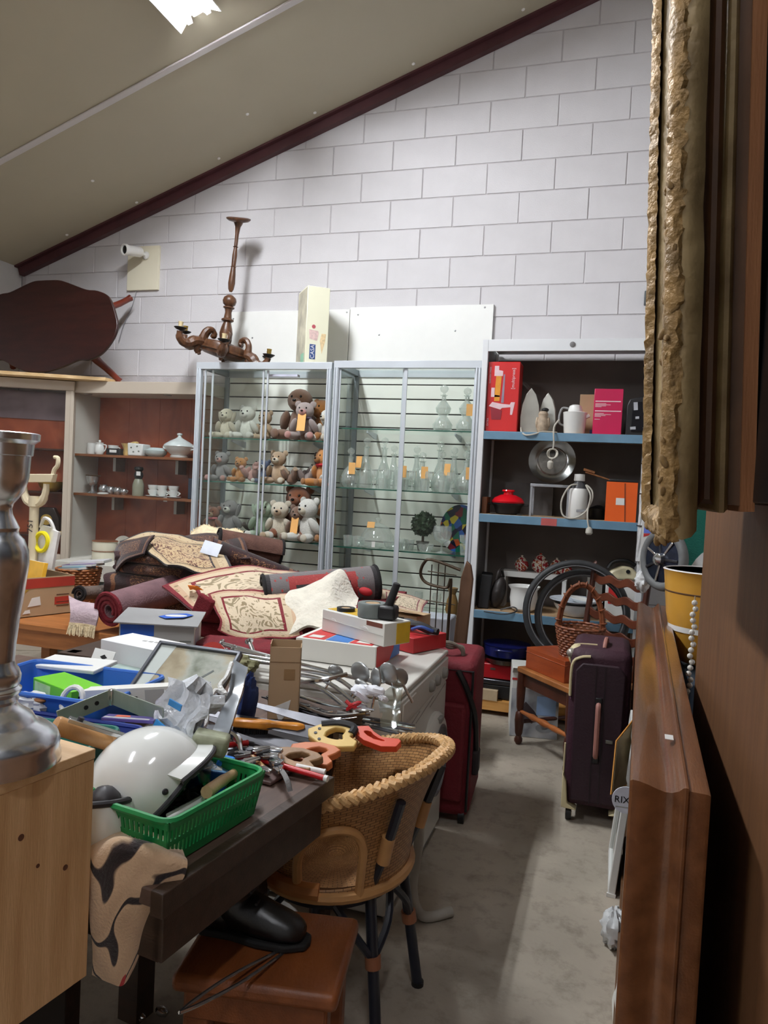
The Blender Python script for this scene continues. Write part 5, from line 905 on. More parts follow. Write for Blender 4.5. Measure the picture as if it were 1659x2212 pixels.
b = on((.19, -2.465, .803), 'white_carton', 'white carton with yellow top print on the flat carton, tool tape on it', 'box', -28); part(b, 'carton', MB().bb((-.33, 0, 0), (0, .13, .08)), M_wcard, bevel=.002); part(b, 'yellow_top', MB().bb((-.325, .02, .08), (-.1, .12, .0812)), M_ylw); part(b, 'yellow_end', MB().bb((0, .06, .003), (.0012, .128, .075)), M_ylw); part(b, 'brown_label', MB().bb((-.09, -.0008, .062), (-.01, 0, .078)), mat('brown label', (110, 60, 44), .5)); part(b, 'glued_flap', MB().box((-.165, -.001, .042), (.32, .002, .004), (0, 2, 0)), mat('card shade', (188, 186, 180), .6))
for x in (-.27, -.1): part(b, 'torn_spot', MB().prism([(x-.02, .05), (x+.02, .046), (x+.012, .054), (x-.004, .055)], 0, .0015, M(((1, 0, 0, 0), (0, 0, -1, 0), (0, 1, 0, 0), (0, 0, 0, 1)))), M_wpl, smooth=False)
b = on((0.110, -2.360, 0.911), 'tape_roll', 'wide grey duct tape roll lying on the upper white carton', 'tape'); b.location.z = .885; part(b, 'tape', MB().lathe([(.028, 0), (.052, 0), (.054, .004), (.054, .046), (.052, .05), (.028, .05), (.028, 0)], 28), mat('grey duct tape', (110, 118, 116), .5, 0, .1, 30)); part(b, 'core', MB().lathe([(.0285, .001), (.025, .001), (.025, .049), (.0285, .049)], 24), M_card)
b = on((0.173, -2.380, 0.930), 'cordless_tool', 'black hand tool with upright handle beside the duct tape', 'tool'); b.location.z = .885; part(b, 'body', MB().bb((-.03, -.03, 0), (.035, .03, .05)), M_blk, bevel=.01); part(b, 'handle', MB().cyl((0, 0, .04), (.03, .0, .13), .016, .013), mat('rubber black', (26, 26, 28), .7), bevel=.003)
b = on((-0.013, -2.300, 0.909), 'black_tape', 'flat black tape roll on the upper white carton', 'tape'); b.location.z = .8825; part(b, 'tape', MB().lathe([(.02, 0), (.034, 0), (.034, .014), (.02, .014), (.02, 0)], 22), M_blk); part(b, 'core', MB().lathe([(.0202, .001), (.017, .001), (.017, .013), (.0202, .013)], 20), M_card)
b = on((.22, -2.17, .7225), 'red_carton', 'red carton with open top on the far corner of the washing machine', 'box', 64); part(b, 'carton', MB().bb((0, 0, 0), (.2, .09, .058)), mat('red carton', (178, 36, 40), .45, 0, .06, 8), bevel=.002); part(b, 'flap', MB().box((.1, .1, .062), (.2, .06, .002), (10, 0, 0)), mat('red carton light', (200, 60, 56), .45))
b = on((0.184, -2.100, 0.796), 'black_drill_part', 'black plastic tool parts heaped on the red carton', 'tool'); b.location = (.19, -2.06, .8); part(b, 'grip', MB().tube([(-.06, 0, 0), (0, .01, .012), (.06, 0, 0), (.1, -.01, -.004)], [.016, .018, .014], 8, sub=4), M_blk); part(b, 'cable', MB().tube([(0, -.03, .0), (.04, -.04, .015), (.08, -.02, .0), (.05, .02, .005)], .007, 6, sub=4), mat('blue cable', (50, 80, 150), .5)); part(b, 'motor', MB().ell((-.03, .02, .012), (.035, .022, .02)), mat('slate plastic', (60, 64, 74), .4))
b = on((0.105, -1.850, 0.807), 'open_carton', 'small opened brown carton behind the white cartons', 'box', -15); b.location.z = .72; part(b, 'carton', MB().bb((-.09, -.06, 0), (.08, .06, .1)), M_card, bevel=.002); part(b, 'flap', MB().box((.01, -.05, .115), (.17, .1, .002), (-14, 4, 0)), M_card); part(b, 'dark_mouth', MB().bb((-.01, -.0612, .03), (.02, -.06, .09)), M_blk)
# --- silver and white cartons, left
M_sil2 = mat('silver grey carton', (176, 176, 172), .4, 0, .05, 6); M_blub = mat('blue badge print', (36, 92, 190), .4)
b = on((-.56, -2.6, TH+.002), 'silver_carton', 'large silver grey appliance carton with blue oval badge on the lid', 'box', 24); part(b, 'carton', MB().bb((-.18, 0, 0), (.08, .2, .125)), M_sil2, bevel=.002); part(b, 'lid', MB().box((-.05, .09, .132), (.29, .23, .004), (3, 2, 0)), mat('silver lid', (150, 150, 150), .45, 0, .12, 4)); part(b, 'badge', MB().prism([(.0+.06*math.cos(a), .1+.05*math.sin(a)+.02*math.cos(a)) for a in [2*PI*k/6 for k in range(6)]], .1355, .1365), M_blub, smooth=False); part(b, 'badge_oval', MB().prism([(.0+.04*math.cos(a), .1+.022*math.sin(a)) for a in [2*PI*k/20 for k in range(20)]], .1365, .137), M_wpl, smooth=False); part(b, 'blue_front', MB().bb((-.175, -.001, .08), (-.06, 0, .12)), M_blub)
for z in (.03, .045, .06): part(b, 'print_line', MB().bb((.03, -.001, z), (.07, 0, z+.006)), mat('grey print', (120, 124, 116), .5))
part(b, 'purple_print', MB().bb((.08, .03, .02), (.081, .13, .1)), mat('grey lilac print', (140, 136, 150), .5, 0, .25, 30))
b = on((-.375, -2.965, TH+.002), 'plain_white_carton', 'plain bright white carton in front of the silver carton', 'box', -11.5); part(b, 'carton', MB().bb((-.24, 0, 0), (0, .13, .125)), mat('bright white card', (232, 232, 234), .5, 0, .015), bevel=.002)
for k in range(4): part(b, 'faint_print', MB().box((-.12+.022*k, .07+.004*k, .1255), (.014, .01, .001)), M_sil2)
b = on((-.42, -3.03, TH+.06), 'glass_box', 'pale green glass topped box in front of the white carton', 'box', -12); part(b, 'box', MB().bb((-.12, 0, -.06), (.06, .1, .0)), mat('grey green glass', (150, 172, 162), .15, 0, .15, 30), bevel=.002); part(b, 'top', MB().bb((-.122, -.002, 0), (.062, .102, .003)), mat('pale green glass', (176, 196, 188), .1))
b = on((-.52, -3.03, TH+.075), 'blister_card', 'white hanging card with a black slot standing behind the blue crate', 'card', -12, (-25, 0, -12)); part(b, 'card', MB().bb((-.05, -.002, -.07), (.04, .002, .05)), M_wpl, bevel=.001); part(b, 'slot', MB().prism([(-.015, .028), (0, .02), (.015, .028), (0, .036)], .002, .003, M(((1, 0, 0, 0), (0, 0, -1, 0), (0, 1, 0, 0), (0, 0, 0, 1)))), M_blk)
solo('white_folder', MB().box((0, 0, 0), (.24, .1, .012), (6, -3, 0)), mat('white plastic', (0, 0, 0)), 'flat white plastic folder lying across the back of the blue crate', 'folder', (-.58, -3.075, TH+.085), (0, 0, -4), bevel=.003)
# --- crates
def crate(name, lab, c, rz, L, W_, H, m, flare=.02, th=.005, slots=False):
    t_ = thing(name, lab, 'crate', c, (0, 0, rz)); lo = [(-L/2+flare, -W_/2+flare), (L/2-flare, -W_/2+flare), (L/2-flare, W_/2-flare), (-L/2+flare, W_/2-flare)]; hi = [(-L/2, -W_/2), (L/2, -W_/2), (L/2, W_/2), (-L/2, W_/2)]
    def rnd(p, r): # rounded rectangle
        o = []; s = (1, 1, -1, -1)
        for k, (x, y) in enumerate(p):
            cx_ = x+(r if x < 0 else -r); cy_ = y+(r if y < 0 else -r); a0 = (PI, 1.5*PI, 0, .5*PI)[k]
            o += [(cx_+r*math.cos(a0+i*PI/8), cy_+r*math.sin(a0+i*PI/8)) for i in range(5)]
        return o
    a, b_ = rnd(lo, .02), rnd(hi, .025); n = len(a); ai = [(x*.97, y*.96) for x, y in a]; bi = [(x*.975, y*.965) for x, y in b_]
    if not slots:
        q = MB().add([(x, y, 0) for x, y in a]+[(x, y, H) for x, y in b_]+[(x, y, H) for x, y in bi]+[(x, y, th) for x, y in ai], [tuple(range(n-1, -1, -1)), tuple(3*n+i for i in range(n))]+[(k*n+i, k*n+(i+1) % n, (k+1)*n+(i+1) % n, (k+1)*n+i) for k in range(3) for i in range(n)])
        part(t_, 'tub', q, m)
    else:
        q = MB().add([(x, y, 0) for x, y in a]+[(x, y, th) for x, y in ai], [tuple(range(n-1, -1, -1)), tuple(n+i for i in range(n))]); part(t_, 'base', MB().prism(a, 0, th), m, smooth=False)
        for k in range(4):
            p0, p1 = V((*lo[k], 0)), V((*lo[(k+1) % 4], 0)); h0, h1 = V((*hi[k], H)), V((*hi[(k+1) % 4], H)); out = (p0+p1)/2; out.z = 0; out.normalize()
            def qd(u0, u1, v0, v1):
                f = lambda u, v: (p0*(1-u)+p1*u)*(1-v)+(h0*(1-u)+h1*u)*v
                w_ = [f(u0, v0), f(u1, v0), f(u1, v1), f(u0, v1)]; q.add(w_+[x-out*.003 for x in w_], [(0, 1, 2, 3), (7, 6, 5, 4), (0, 4, 5, 1), (1, 5, 6, 2), (2, 6, 7, 3), (3, 7, 4, 0)])
            q = MB(); qd(0, 1, 0, .2); qd(0, 1, .46, .58); qd(0, 1, .82, 1); part(t_, 'side_band', q, m, smooth=False)
            q = MB(); ns = 18 if k % 2 else 26
            for row in ((.2, .46), (.58, .82)):
                for i in range(ns): qd((i+.0)/ns, (i+.55)/ns, *row)
            part(t_, 'side_slats', q, m, smooth=False, kind='stuff')
    part(t_, 'rim', MB().tube([(x, y, H) for x, y in b_], .006, 6, True), m); return t_
M_bcr = mat('blue crate plastic', (52, 108, 196), .4, 0, .04, 5); M_dbl = mat('dark blue plastic', (28, 52, 130), .4); M_tcr = mat('teal crate plastic', (16, 104, 92), .45, 0, .06, 5); M_gcr = mat('green basket plastic', (24, 136, 72), .4, 0, .06, 6)
bc = crate('blue_crate', 'blue plastic crate holding a green carton and small hardware, left of the tool table', (-.47, -3.235, TH+.004), 3, .43, .29, .085, M_bcr)
crate('blue_tray', 'lower dark blue tray poking out in front of the blue crate', (-.32, -3.43, TH+.004), 3, .4, .1, .045, M_dbl)
crate('teal_crate', 'teal plastic crate beside the pine cabinet with a mallet handle in it', (-.36, -3.6, TH+.004), 8, .5, .22, .07, M_tcr)
M_lime = mat('lime carton', (110, 196, 34), .4, 0, .05, 8)
b = on((-.43, -3.27, TH+.015), 'green_carton', 'bright lime green carton in the blue crate', 'box', -20); part(b, 'carton', MB().bb((-.13, -.03, 0), (.06, .06, .075)), M_lime, bevel=.002); part(b, 'pale_print', MB().bb((-.12, -.031, .03), (-.04, -.03, .068)), mat('pale green print', (190, 224, 150), .4, 0, .15, 40)); part(b, 'end_print', MB().bb((.06, -.015, .02), (.061, .05, .035)), mat('dark green print', (50, 110, 20), .5))
b = on((-.32, -3.26, TH+.045), 'clamp_carton', 'narrow white carton with a printed line and round hole in the blue crate', 'box', 21, (0, -6, 17)); part(b, 'carton', MB().bb((-.1, -.02, 0), (.17, .02, .05)), M_wcard, bevel=.001); part(b, 'hole', MB().cyl((-.06, -.0195, .02), (-.06, -.0215, .02), .016, n=14), M_blk); part(b, 'print_line', MB().bb((.0, -.021, .02), (.09, -.02, .028)), mat('print ink', (0, 0, 0))); part(b, 'grey_label', MB().bb((.11, -.021, .008), (.16, -.02, .044)), M_sil2)
b = on((-.47, -3.36, TH+.06), 'white_sachet', 'crumpled clear white sachet on top of the crate contents', 'packet'); part(b, 'sachet', MB().blob((0, 0, 0), (.06, .035, .028), .35, 2.6, 1), mat('milky plastic', (214, 216, 216), .25)); part(b, 'brown_picture', MB().ell((.035, -.01, .018), (.025, .018, .008)), mat('brown print', (150, 96, 50), .6))
solo('white_ring', MB().tube([(.03*math.cos(2*PI*k/18), .012*math.sin(2*PI*k/18), .03*math.sin(2*PI*k/18)) for k in range(18)], .007, 8, True), M_wpl, 'white plastic ring standing beside the lime green carton', 'ring', (-.345, -3.36, TH+.085))
b = on((-0.145, -3.471, 0.850), 'steel_bracket', 'long right-angled galvanised steel bracket lying across the blue crate', 'bracket'); M_galv = mat('galvanised steel', (158, 168, 156), .4, .5, .08, 30); c_ = V(b.location)
A1 = V((-0.204, -3.574, 0.821))-c_; A2 = V((0.069, -3.593, 0.870))-c_
for k, e in enumerate((A1, A2)):
    d = e.normalized(); m_ = frame((0, 0, 0), e, (0, 0, 1)); q = MB(m_); q.bb((-.0015, -.018, -.002), (.0015, .018, e.length)); part(b, 'arm', q, M_galv, bevel=.001)
    for h in (.3, .5): part(b, 'bolt_hole', MB(m_).cyl((.0012, .0, e.length*h), (.0024, .0, e.length*h), .005), M_blk)
part(b, 'corner', MB().bb((-.006, -.01, -.018), (.006, .004, .018)), M_chr, bevel=.002)
# handles poking out of the teal crate
b = on((-0.033, -3.709, 0.855), 'mallet', 'wooden mallet handle sticking out of the teal crate', 'mallet', 0, (62, 0, -35)); part(b, 'handle', MB().lathe([(.0, -.06), (.014, -.06), (.016, 0), (.018, .05), (.016, .055), (1e-6, .057)], 14), M_hand); part(b, 'head', MB().cyl((-.03, 0, -.09), (.03, 0, -.09), .022), M_hand)
b = on((0.023, -3.712, 0.871), 'steel_bar', 'pale steel bar leaning out of the teal crate beside the mallet', 'bar', 0, (68, 0, -52)); part(b, 'bar', MB().bb((-.009, -.004, -.1), (.009, .004, .07)), M_chr, bevel=.001); part(b, 'hook', MB().cyl((0, -.004, .05), (0, .01, .05), .006), M_dkst)
b = on((0.006, -3.613, 0.859), 'tool_packet', 'purple packet with orange flash and white stripes beside the white helmet', 'packet', 0, (-12, 4, 25)); part(b, 'packet', MB().bb((-.05, -.035, 0), (.05, .035, .006)), mat('purple packet', (70, 58, 130), .35), bevel=.001); part(b, 'orange_flash', MB().prism([(-.03, -.01), (.0, .0), (-.005, .025), (-.03, .02)], .006, .0066), mat('orange flash', (230, 110, 70), .4))
for y in (-.028, -.018): part(b, 'stripe', MB().bb((-.048, y, .006), (.04, y+.005, .0066)), M_wpl)
# --- framed print, chain, bags
M_print, t, p = newmat('faded landscape print'); tc = N(t, 'ShaderNodeTexCoord'); nz = N(t, 'ShaderNodeTexNoise'); nz.inputs['Scale'].default_value = 9; nz.inputs['Detail'].default_value = 6; t.links.new(tc.outputs['Object'], nz.inputs['Vector'])
r = N(t, 'ShaderNodeValToRGB'); t.links.new(nz.outputs['Fac'], r.inputs[0])
for i, (po, c) in enumerate(((.3, (120, 124, 104)), (.45, (196, 192, 180)), (.55, (196, 176, 146)), (.7, (160, 138, 108)))):
    e = r.color_ramp.elements[i] if i < 2 else r.color_ramp.elements.new(po); e.position = po; e.color = lin(c)
t.links.new(r.outputs[0], p.inputs['Base Color']); p.inputs['Roughness'].default_value = .5
PA, PB, PC = V((-.405, -2.99, .862)), V((-.155, -2.99, .86)), V((-.345, -3.19, .715))
b = thing('framed_print', 'glazed landscape print in a thin grey frame, lying tilted between crate and brown carton', 'picture', PC); xa = (PB-PA).normalized(); ya = (PA-PC); ya -= xa*ya.dot(xa); hh = ya.length; ya.normalize(); za = xa.cross(ya); RM = M(((xa.x, ya.x, za.x, 0), (xa.y, ya.y, za.y, 0), (xa.z, ya.z, za.z, 0), (0, 0, 0, 1))); ww = .27
part(b, 'backing_board', MB(RM).bb((0, 0, -.012), (ww, hh, -.004)), M_card); part(b, 'print', MB(RM).bb((.012, .012, -.004), (ww-.012, hh-.012, 0)), M_print); part(b, 'white_mount', MB(RM).prism([(.01, .01), (.035, .01), (.06, hh-.01), (.01, hh-.01)], 0, .0006), M_wpl, smooth=False); part(b, 'glass', MB(RM).bb((.006, .006, .003), (ww-.006, hh-.006, .0045)), pane('picture glass', (250, 252, 252), .05, .6))
for a0, b0 in (((0, 0), (ww, .01)), ((0, hh-.01), (ww, hh)), ((0, 0), (.01, hh)), ((ww-.01, 0), (ww, hh))): part(b, 'frame_bar', MB(RM).bb((*a0, -.014), (*b0, .008)), mat('grey frame', (96, 98, 104), .35, .5), bevel=.002)
for k, (x, y) in enumerate(((.15, .5), (.2, .62), (.17, .25))): part(b, 'dark_streak', MB(RM).box((x, y*hh, .0006), (.006, .05, .0006), (0, 0, -40)), mat('grey ink', (110, 112, 112), .5))
b = thing('plastic_strip', 'clear grey plastic sleeve leaning against the framed print with a white rope chain on it', 'sleeve', (0.114, -3.391, 0.848)); c_ = V(b.location)
f = patch([[(0.027, -3.227, 0.903), (0.071, -3.235, 0.893)], [(0.074, -3.341, 0.850), (0.105, -3.331, 0.852)], [(0.113, -3.477, 0.805), (0.148, -3.466, 0.802)]], .006, 20); q = MB(M.Translation(-c_)); q.sheet(f, 16, 6, .012); part(b, 'sleeve', q, mat('smoky plastic', (120, 126, 132), .18, 0, .2, 12))
ch = part(b, 'rope', MB(M.Translation(-c_)).tube([V(x)+V((0, -.012, .012)) for x in ((0.043, -3.255, 0.893), (0.062, -3.312, 0.875), (0.068, -3.353, 0.864), (0.091, -3.367, 0.851), (0.068, -3.374, 0.858), (0.079, -3.423, 0.841), (0.102, -3.470, 0.816), (0.104, -3.501, 0.811))], .006, 6, sub=4), mat('white rope', (216, 216, 212), .6, 0, .15, 90, .5, 150))
b = thing('blue_bag', 'navy and blue cloth bag squeezed between the framed print and the brown carton', 'bag', (0.030, -3.157, 0.797)); part(b, 'bag', MB().blob((0, 0, -.02), (.024, .04, .08), .3, 2.2, 4, (10, 12, 0)), mat('navy cloth', (32, 54, 108), .8, 0, .3, 10))
b = thing('clear_packet', 'clear plastic bag of white fittings with blue print, behind the white helmet', 'packet', (0.099, -3.584, 0.855)); q = MB()
q.sheet(lambda u, v: ((u-.5)*.1+.012*math.sin(v*9), (v-.5)*.05+.02*noise.noise((u*5, v*5, 1)), (v-.45)*.13-(u-.5)*.03+.016*noise.noise((u*6, v*6, 4))), 14, 14, .03); part(b, 'bag', q, mat('crinkled clear plastic', (214, 218, 222), .15, 0, .12, 25, .8, 40))
for c, d, rr in (((-.025, -.034, -.01), (.03, .003, .05), (10, 30, 0)), ((.01, -.03, .05), (.03, .003, .014), (10, 20, 0)), ((.02, -.036, -.04), (.02, .003, .03), (10, 10, 0))): part(b, 'blue_print', MB().box(c, d, rr), mat('sky blue print', (40, 130, 196), .4))
part(b, 'pink_print', MB().box((.03, -.036, -.02), (.02, .003, .014), (0, 20, 0)), mat('pink print', (0, 0, 0)))
b = thing('clear_packet', 'flat clear blue tinted sleeve standing behind the bag of fittings', 'packet', (0.097, -3.521, 0.871)); part(b, 'sleeve', MB().prism([(-.035, -.05), (.02, -.06), (.035, .06), (-.03, .04)], -.002, .002, M(((1, 0, 0, 0), (0, 0, 1, 0), (0, 1, 0, 0), (0, 0, 0, 1)))), mat('blue tint plastic', (160, 172, 196), .2), smooth=False)
solo('soap_bar', MB().box((0, 0, 0), (.07, .05, .04)), mat('mottled green card', (146, 150, 124), .6, 0, .25, 30), 'mottled grey green carton beside the bag of fittings', 'box', (0.184, -3.601, 0.836), (0, 10, 20), bevel=.008)
# --- brown upright carton
b = thing('tall_brown_carton', 'tall narrow open brown carton with a torn white label, standing among the tools', 'box', (.042, -3.05, TH+.002), (0, 0, 22)); cw, cd_, chh = .085, .065, .2
for nm, a0, b0 in (('wall', (-.0, 0, 0), (cw, .002, chh)), ('wall', (0, cd_-.002, 0), (cw, cd_, chh+.008)), ('wall', (0, 0, 0), (.002, cd_, chh+.008)), ('wall', (cw-.002, 0, 0), (cw, cd_, chh)), ('base', (0, 0, 0), (cw, cd_, .002))): part(b, nm, MB().bb(a0, b0), M_card)
part(b, 'fold_line', MB().bb((-.001, -.0008, chh-.042), (cw+.001, 0, chh-.04)), mat('card crease', (130, 100, 70), .8)); part(b, 'brown_tape', MB().bb((.04, -.0008, .11), (.07, 0, .14)), mat('card tape', (150, 118, 80), .5)); part(b, 'white_label', MB().prism([(.018, .035), (.062, .055), (.055, .02), (.04, .0), (.03, .0)], 0, .0012, M(((1, 0, 0, 0), (0, 0, -1, 0), (0, 1, 0, 0), (0, 0, 0, 1)))), M_wpl, smooth=False)
# --- tape roll and chrome rails
b = thing('barrier_tape', 'red and white striped tape roll behind the framed print', 'tape', (-0.304, -2.750, 0.772), (70, 0, 20)); part(b, 'tape', MB().lathe([(.02, -.02), (.045, -.02), (.045, .02), (.02, .02), (.02, -.02)], 26), mat('red tape', (200, 56, 44), .4)); part(b, 'white_band', MB().lathe([(.0452, -.006), (.0458, 0), (.0452, .006)], 26), M_wpl)
RAILS = [((-0.356, -2.600, 0.780), (-0.229, -2.620, 0.770)), ((-0.299, -2.620, 0.771), (-0.213, -2.640, 0.769)), ((-0.307, -2.660, 0.766), (-0.199, -2.660, 0.763)), ((-0.281, -2.700, 0.765), (-0.175, -2.700, 0.762)), ((-0.263, -2.580, 0.795), (-0.233, -2.600, 0.762))]
for i, (a, e) in enumerate(RAILS):
    o = thing('chrome_rail', ('longest chrome rail with round ends behind the brown carton', 'second chrome rail down, behind the brown carton', 'third chrome rail down, behind the brown carton', 'lowest chrome rail behind the brown carton', 'short upright chrome rail touching the brown carton')[i], 'rail', a, group='chrome rails behind the brown carton'); d = V(e)-V(a); part(o, 'rail', MB().cyl((0, 0, 0), d*1.6, .0075), M_chr); part(o, 'end_flange', MB().lathe([(1e-6, -.004), (.014, -.004), (.016, 0), (.014, .004), (1e-6, .005)], 14, frame((0, 0, 0), d)), M_chr)
solo('olive_cloth', MB().blob((0, 0, 0), (.06, .05, .03), .4, 2.2, 3), mat('olive cloth', (112, 110, 78), .9, 0, .2, 15), 'crumpled olive cloth under the chrome rails', 'cloth', (-0.218, -2.720, 0.749))
solo('maroon_cloth', MB().box((0, 0, 0), (.34, .2, .08)), M_maroon2, 'folded maroon cloth behind the chrome rails', 'cloth', (-0.377, -2.420, 0.709), (0, 0, 10), bevel=.02)
# --- tangle of ladles, cutlery and racks
HEAP = V((.17, -2.94, TH))
b = thing('bun_tin', 'dark muffin tin under the heap of steel utensils', 'tin', HEAP+V((-.04, -.02, .012)), (-14, 4, -14)); part(b, 'plate', MB().bb((-.14, -.05, 0), (.1, .05, .004)), M_dkst, bevel=.001)
for i in range(4):
    for j in range(2): part(b, 'cup', MB(T((-.11+.06*i, -.025+.05*j, .004))).lathe([(.024, .003), (.027, .004), (.024, .0), (.018, -.012), (1e-6, -.012)], 14), mat('tin black', (34, 34, 36), .35, .6))
U = [((-0.022, -2.720, 0.778), (0.202, -2.820, 0.785), (0.273, -2.860, 0.793)), ((-0.020, -2.740, 0.764), (0.151, -2.840, 0.784), (0.260, -2.920, 0.766)), ((-0.018, -2.760, 0.754), (0.130, -2.860, 0.775), (0.274, -2.980, 0.758)), ((-0.003, -2.800, 0.749), (0.132, -2.900, 0.764), (0.262, -3.000, 0.743)), ((0.021, -2.840, 0.748), (0.123, -2.880, 0.779), (0.194, -2.840, 0.797)), ((0.061, -2.920, 0.740), (0.180, -2.980, 0.745), (0.289, -3.020, 0.758)), ((0.096, -2.980, 0.734), (0.218, -3.040, 0.735), (0.322, -3.040, 0.756))]
UL = ('top', 'second', 'third', 'fourth', 'crossing', 'lower', 'lowest')
for i, u in enumerate(U):
    a = V(u[0]); o = thing('serving_ladle' if i != 4 else 'serving_ladle', UL[i]+' long steel utensil handle in the heap beside the brown carton', 'utensil', a, group='long steel utensils in the heap'); pts = [V(p)-a for p in u]
    part(o, 'handle', MB().tube(pts, .0065 if i < 5 else .0045, 7, sub=6), M_chr); d = (pts[2]-pts[1]).normalized()
    if i in (0, 2, 5): part(o, 'bowl', MB(frame(pts[2]+d*.025, d)).ell((0, 0, 0), (.02, .006, .034), None, 12, 6), M_chr)
SP = [((0.241, -2.860, 0.813), (.036, .007, .03), 10), ((0.302, -2.900, 0.812), (.018, .006, .032), -5), ((0.276, -2.930, 0.794), (.03, .006, .014), 30), ((0.333, -2.880, 0.825), (.026, .005, .034), -25), ((0.150, -2.820, 0.798), (.024, .006, .016), 20), ((0.356, -2.860, 0.810), (.03, .005, .03), -40)]
for i, (c, r, a_) in enumerate(SP):
    o = thing('steel_spoon', ('broad steel server blade standing up in the heap below the white carton', 'narrow oval spoon bowl right of the broad server', 'folded steel server lying below the broad server', 'wide flat slice by the washing machine edge', 'small scoop behind the broad server', 'rightmost pale blade in the steel heap')[i], 'utensil', c, (0, a_, 10*i-20), 'spoon ends in the steel heap'); part(o, 'blade', MB().ell((0, 0, 0), r, None, 14, 8), mat('satin steel', (176, 180, 180), .3, .8, .06, 10)); part(o, 'shank', MB().cyl((0, 0, -r[2]*.8), (-.01, -.01, -r[2]-.05), .004), M_chr)
b = thing('white_cloth_flower', 'small bright white rag lying on the steel utensils', 'rag', (0.303, -2.970, 0.793))
for i, (c, r) in enumerate((((-.02, 0, 0), (.03, .02, .016)), ((.02, .002, .004), (.028, .018, .014)), ((.045, -.004, -.012), (.016, .012, .008)), ((-.01, -.012, -.014), (.026, .014, .008)))): part(b, 'fold', MB().blob(c, r, .35, 2.5, i, (0, 14*i, 20*i), 16, 10), mat('bright white cloth', (236, 238, 244), .8))
b = thing('red_ring_pull', 'red cord knot and white bead on the front of the steel heap', 'cord', (0.278, -3.020, 0.764)); part(b, 'knot', MB().tube([(-.02, 0, .01), (0, -.004, 0), (.02, 0, .012), (.0, -.006, .004), (-.016, 0, -.014), (.002, -.006, .0), (.018, 0, -.012)], .005, 6, sub=4), M_redp); part(b, 'bead', MB().ell((.01, -.006, -.014), .007), M_wpl)
for i in range(5):
    o = thing('table_knife', ('dark bladed knife on the lower right of the steel heap', 'second dark blade under the white rag', 'third dark blade fanning right', 'fourth dark blade fanning right', 'lowest blade of the fan at the right of the heap')[i], 'knife', (0.321, -3.000, 0.770), (0, 8-4*i, 22-14*i), 'knife blades fanning from the heap'); o.location.z = TH+.03-.006*i; part(o, 'blade', MB().prism([(-.02, -.006), (.1, -.009), (.125, .0), (.1, .008), (-.02, .006)], 0, .002), M_chr if i % 2 else M_dkst, smooth=False); part(o, 'handle', MB().cyl((-.09, 0, .001), (-.02, 0, .001), .006), mat('grey handle', (110, 108, 104), .5))
b = thing('wire_rack', 'curved steel wire rack at the bottom of the heap', 'rack', HEAP+V((-.02, -.06, .006)), (-6, 0, -16))
for k in range(3): part(b, 'rib', MB().tube([(-.13, .03*k, .02), (-.05, -.012+.03*k, .006), (.05, -.012+.03*k, .008), (.14, .02+.03*k, .03)], .004, 6, sub=5), M_chr)
for k in range(6): part(b, 'cross_wire', MB().tube([(-.1+.04*k, -.01, .008), (-.1+.04*k, .03, .014), (-.1+.04*k, .07, .014)], .0025, 5), M_chr)
solo('plastic_sheet', MB().sheet(patch([[(0.318, -2.930, 0.776), (0.342, -2.900, 0.785), (0.365, -2.840, 0.800)], [(0.342, -2.980, 0.748), (0.368, -2.960, 0.753), (0.385, -2.920, 0.783)], [(0.358, -3.020, 0.718), (0.392, -3.020, 0.717), (0.403, -3.000, 0.731)]], .02, 20), 10, 10, .002), pane('film', (236, 238, 238), .3, .9, .1), 'clear plastic film hanging over the washing machine corner', 'film')
# --- saws, brush and small tools at the table corner
def saw(name, lab, p, rz, blade, hand, hm, grip=None, rot=None):
    o = thing(name, lab, 'saw', p, rot or (0, 0, rz), None); part(o, 'blade', MB().prism(blade, 0, .0015), M_dkst, smooth=False)
    outer, inner = hand
    q = MB(); n = len(outer); th_ = .018
    q.add([(x, y, z) for z in (-th_/2, th_/2) for x, y in outer+inner], [(i, (i+1) % n, n+(i+1) % n, n+i) for i in range(n)]+[(2*n+i, 3*n+i, 3*n+(i+1) % n, 2*n+(i+1) % n) for i in range(n)]+[(i, 2*n+i, 2*n+(i+1) % n, (i+1) % n) for i in range(n)]+[(n+i, n+(i+1) % n, 3*n+(i+1) % n, 3*n+i) for i in range(n)])
    h = part(o, 'handle', q, hm, bevel=.004)
    if grip: part(o, 'grip', MB().tube(grip, .011, 8, sub=4), mat('rubber black', (0, 0, 0)))
    return o
HOUT = [(-.06, -.022), (-.03, -.04), (.02, -.042), (.06, -.03), (.062, -.012), (.04, .0), (.05, .02), (.052, .036), (.03, .044), (-.01, .04), (-.045, .022), (-.068, .0)]; HIN = [(-.02, -.014), (-.008, -.018), (.01, -.018), (.024, -.014), (.025, -.008), (.02, .0), (.024, .012), (.024, .02), (.015, .024), (-.002, .022), (-.014, .01), (-.02, .0)]
BL = [(-.05, .02), (-.05, -.024), (-.36, -.012), (-.36, .004)]
M_ysaw = mat('pale yellow plastic', (222, 190, 116), .45); M_osaw = mat('orange red plastic', (206, 70, 40), .4); M_tan = mat('tan plastic', (196, 112, 66), .5)
o = saw('hand_saw', 'hand saw with pale yellow and black handle at the table edge', (0.290, -3.186, 0.735), 0, BL, (HOUT, HIN), M_ysaw, [(-.04, .024, .004), (.0, .038, .006), (.04, .034, .006), (.04, .012, .004)], (24, 4, 6))
for x, y in ((-.045, -.01), (-.04, .006), (-.03, -.028)): part(o, 'rivet', MB().cyl((x, y, .008), (x, y, .0105), .004), M_blk)
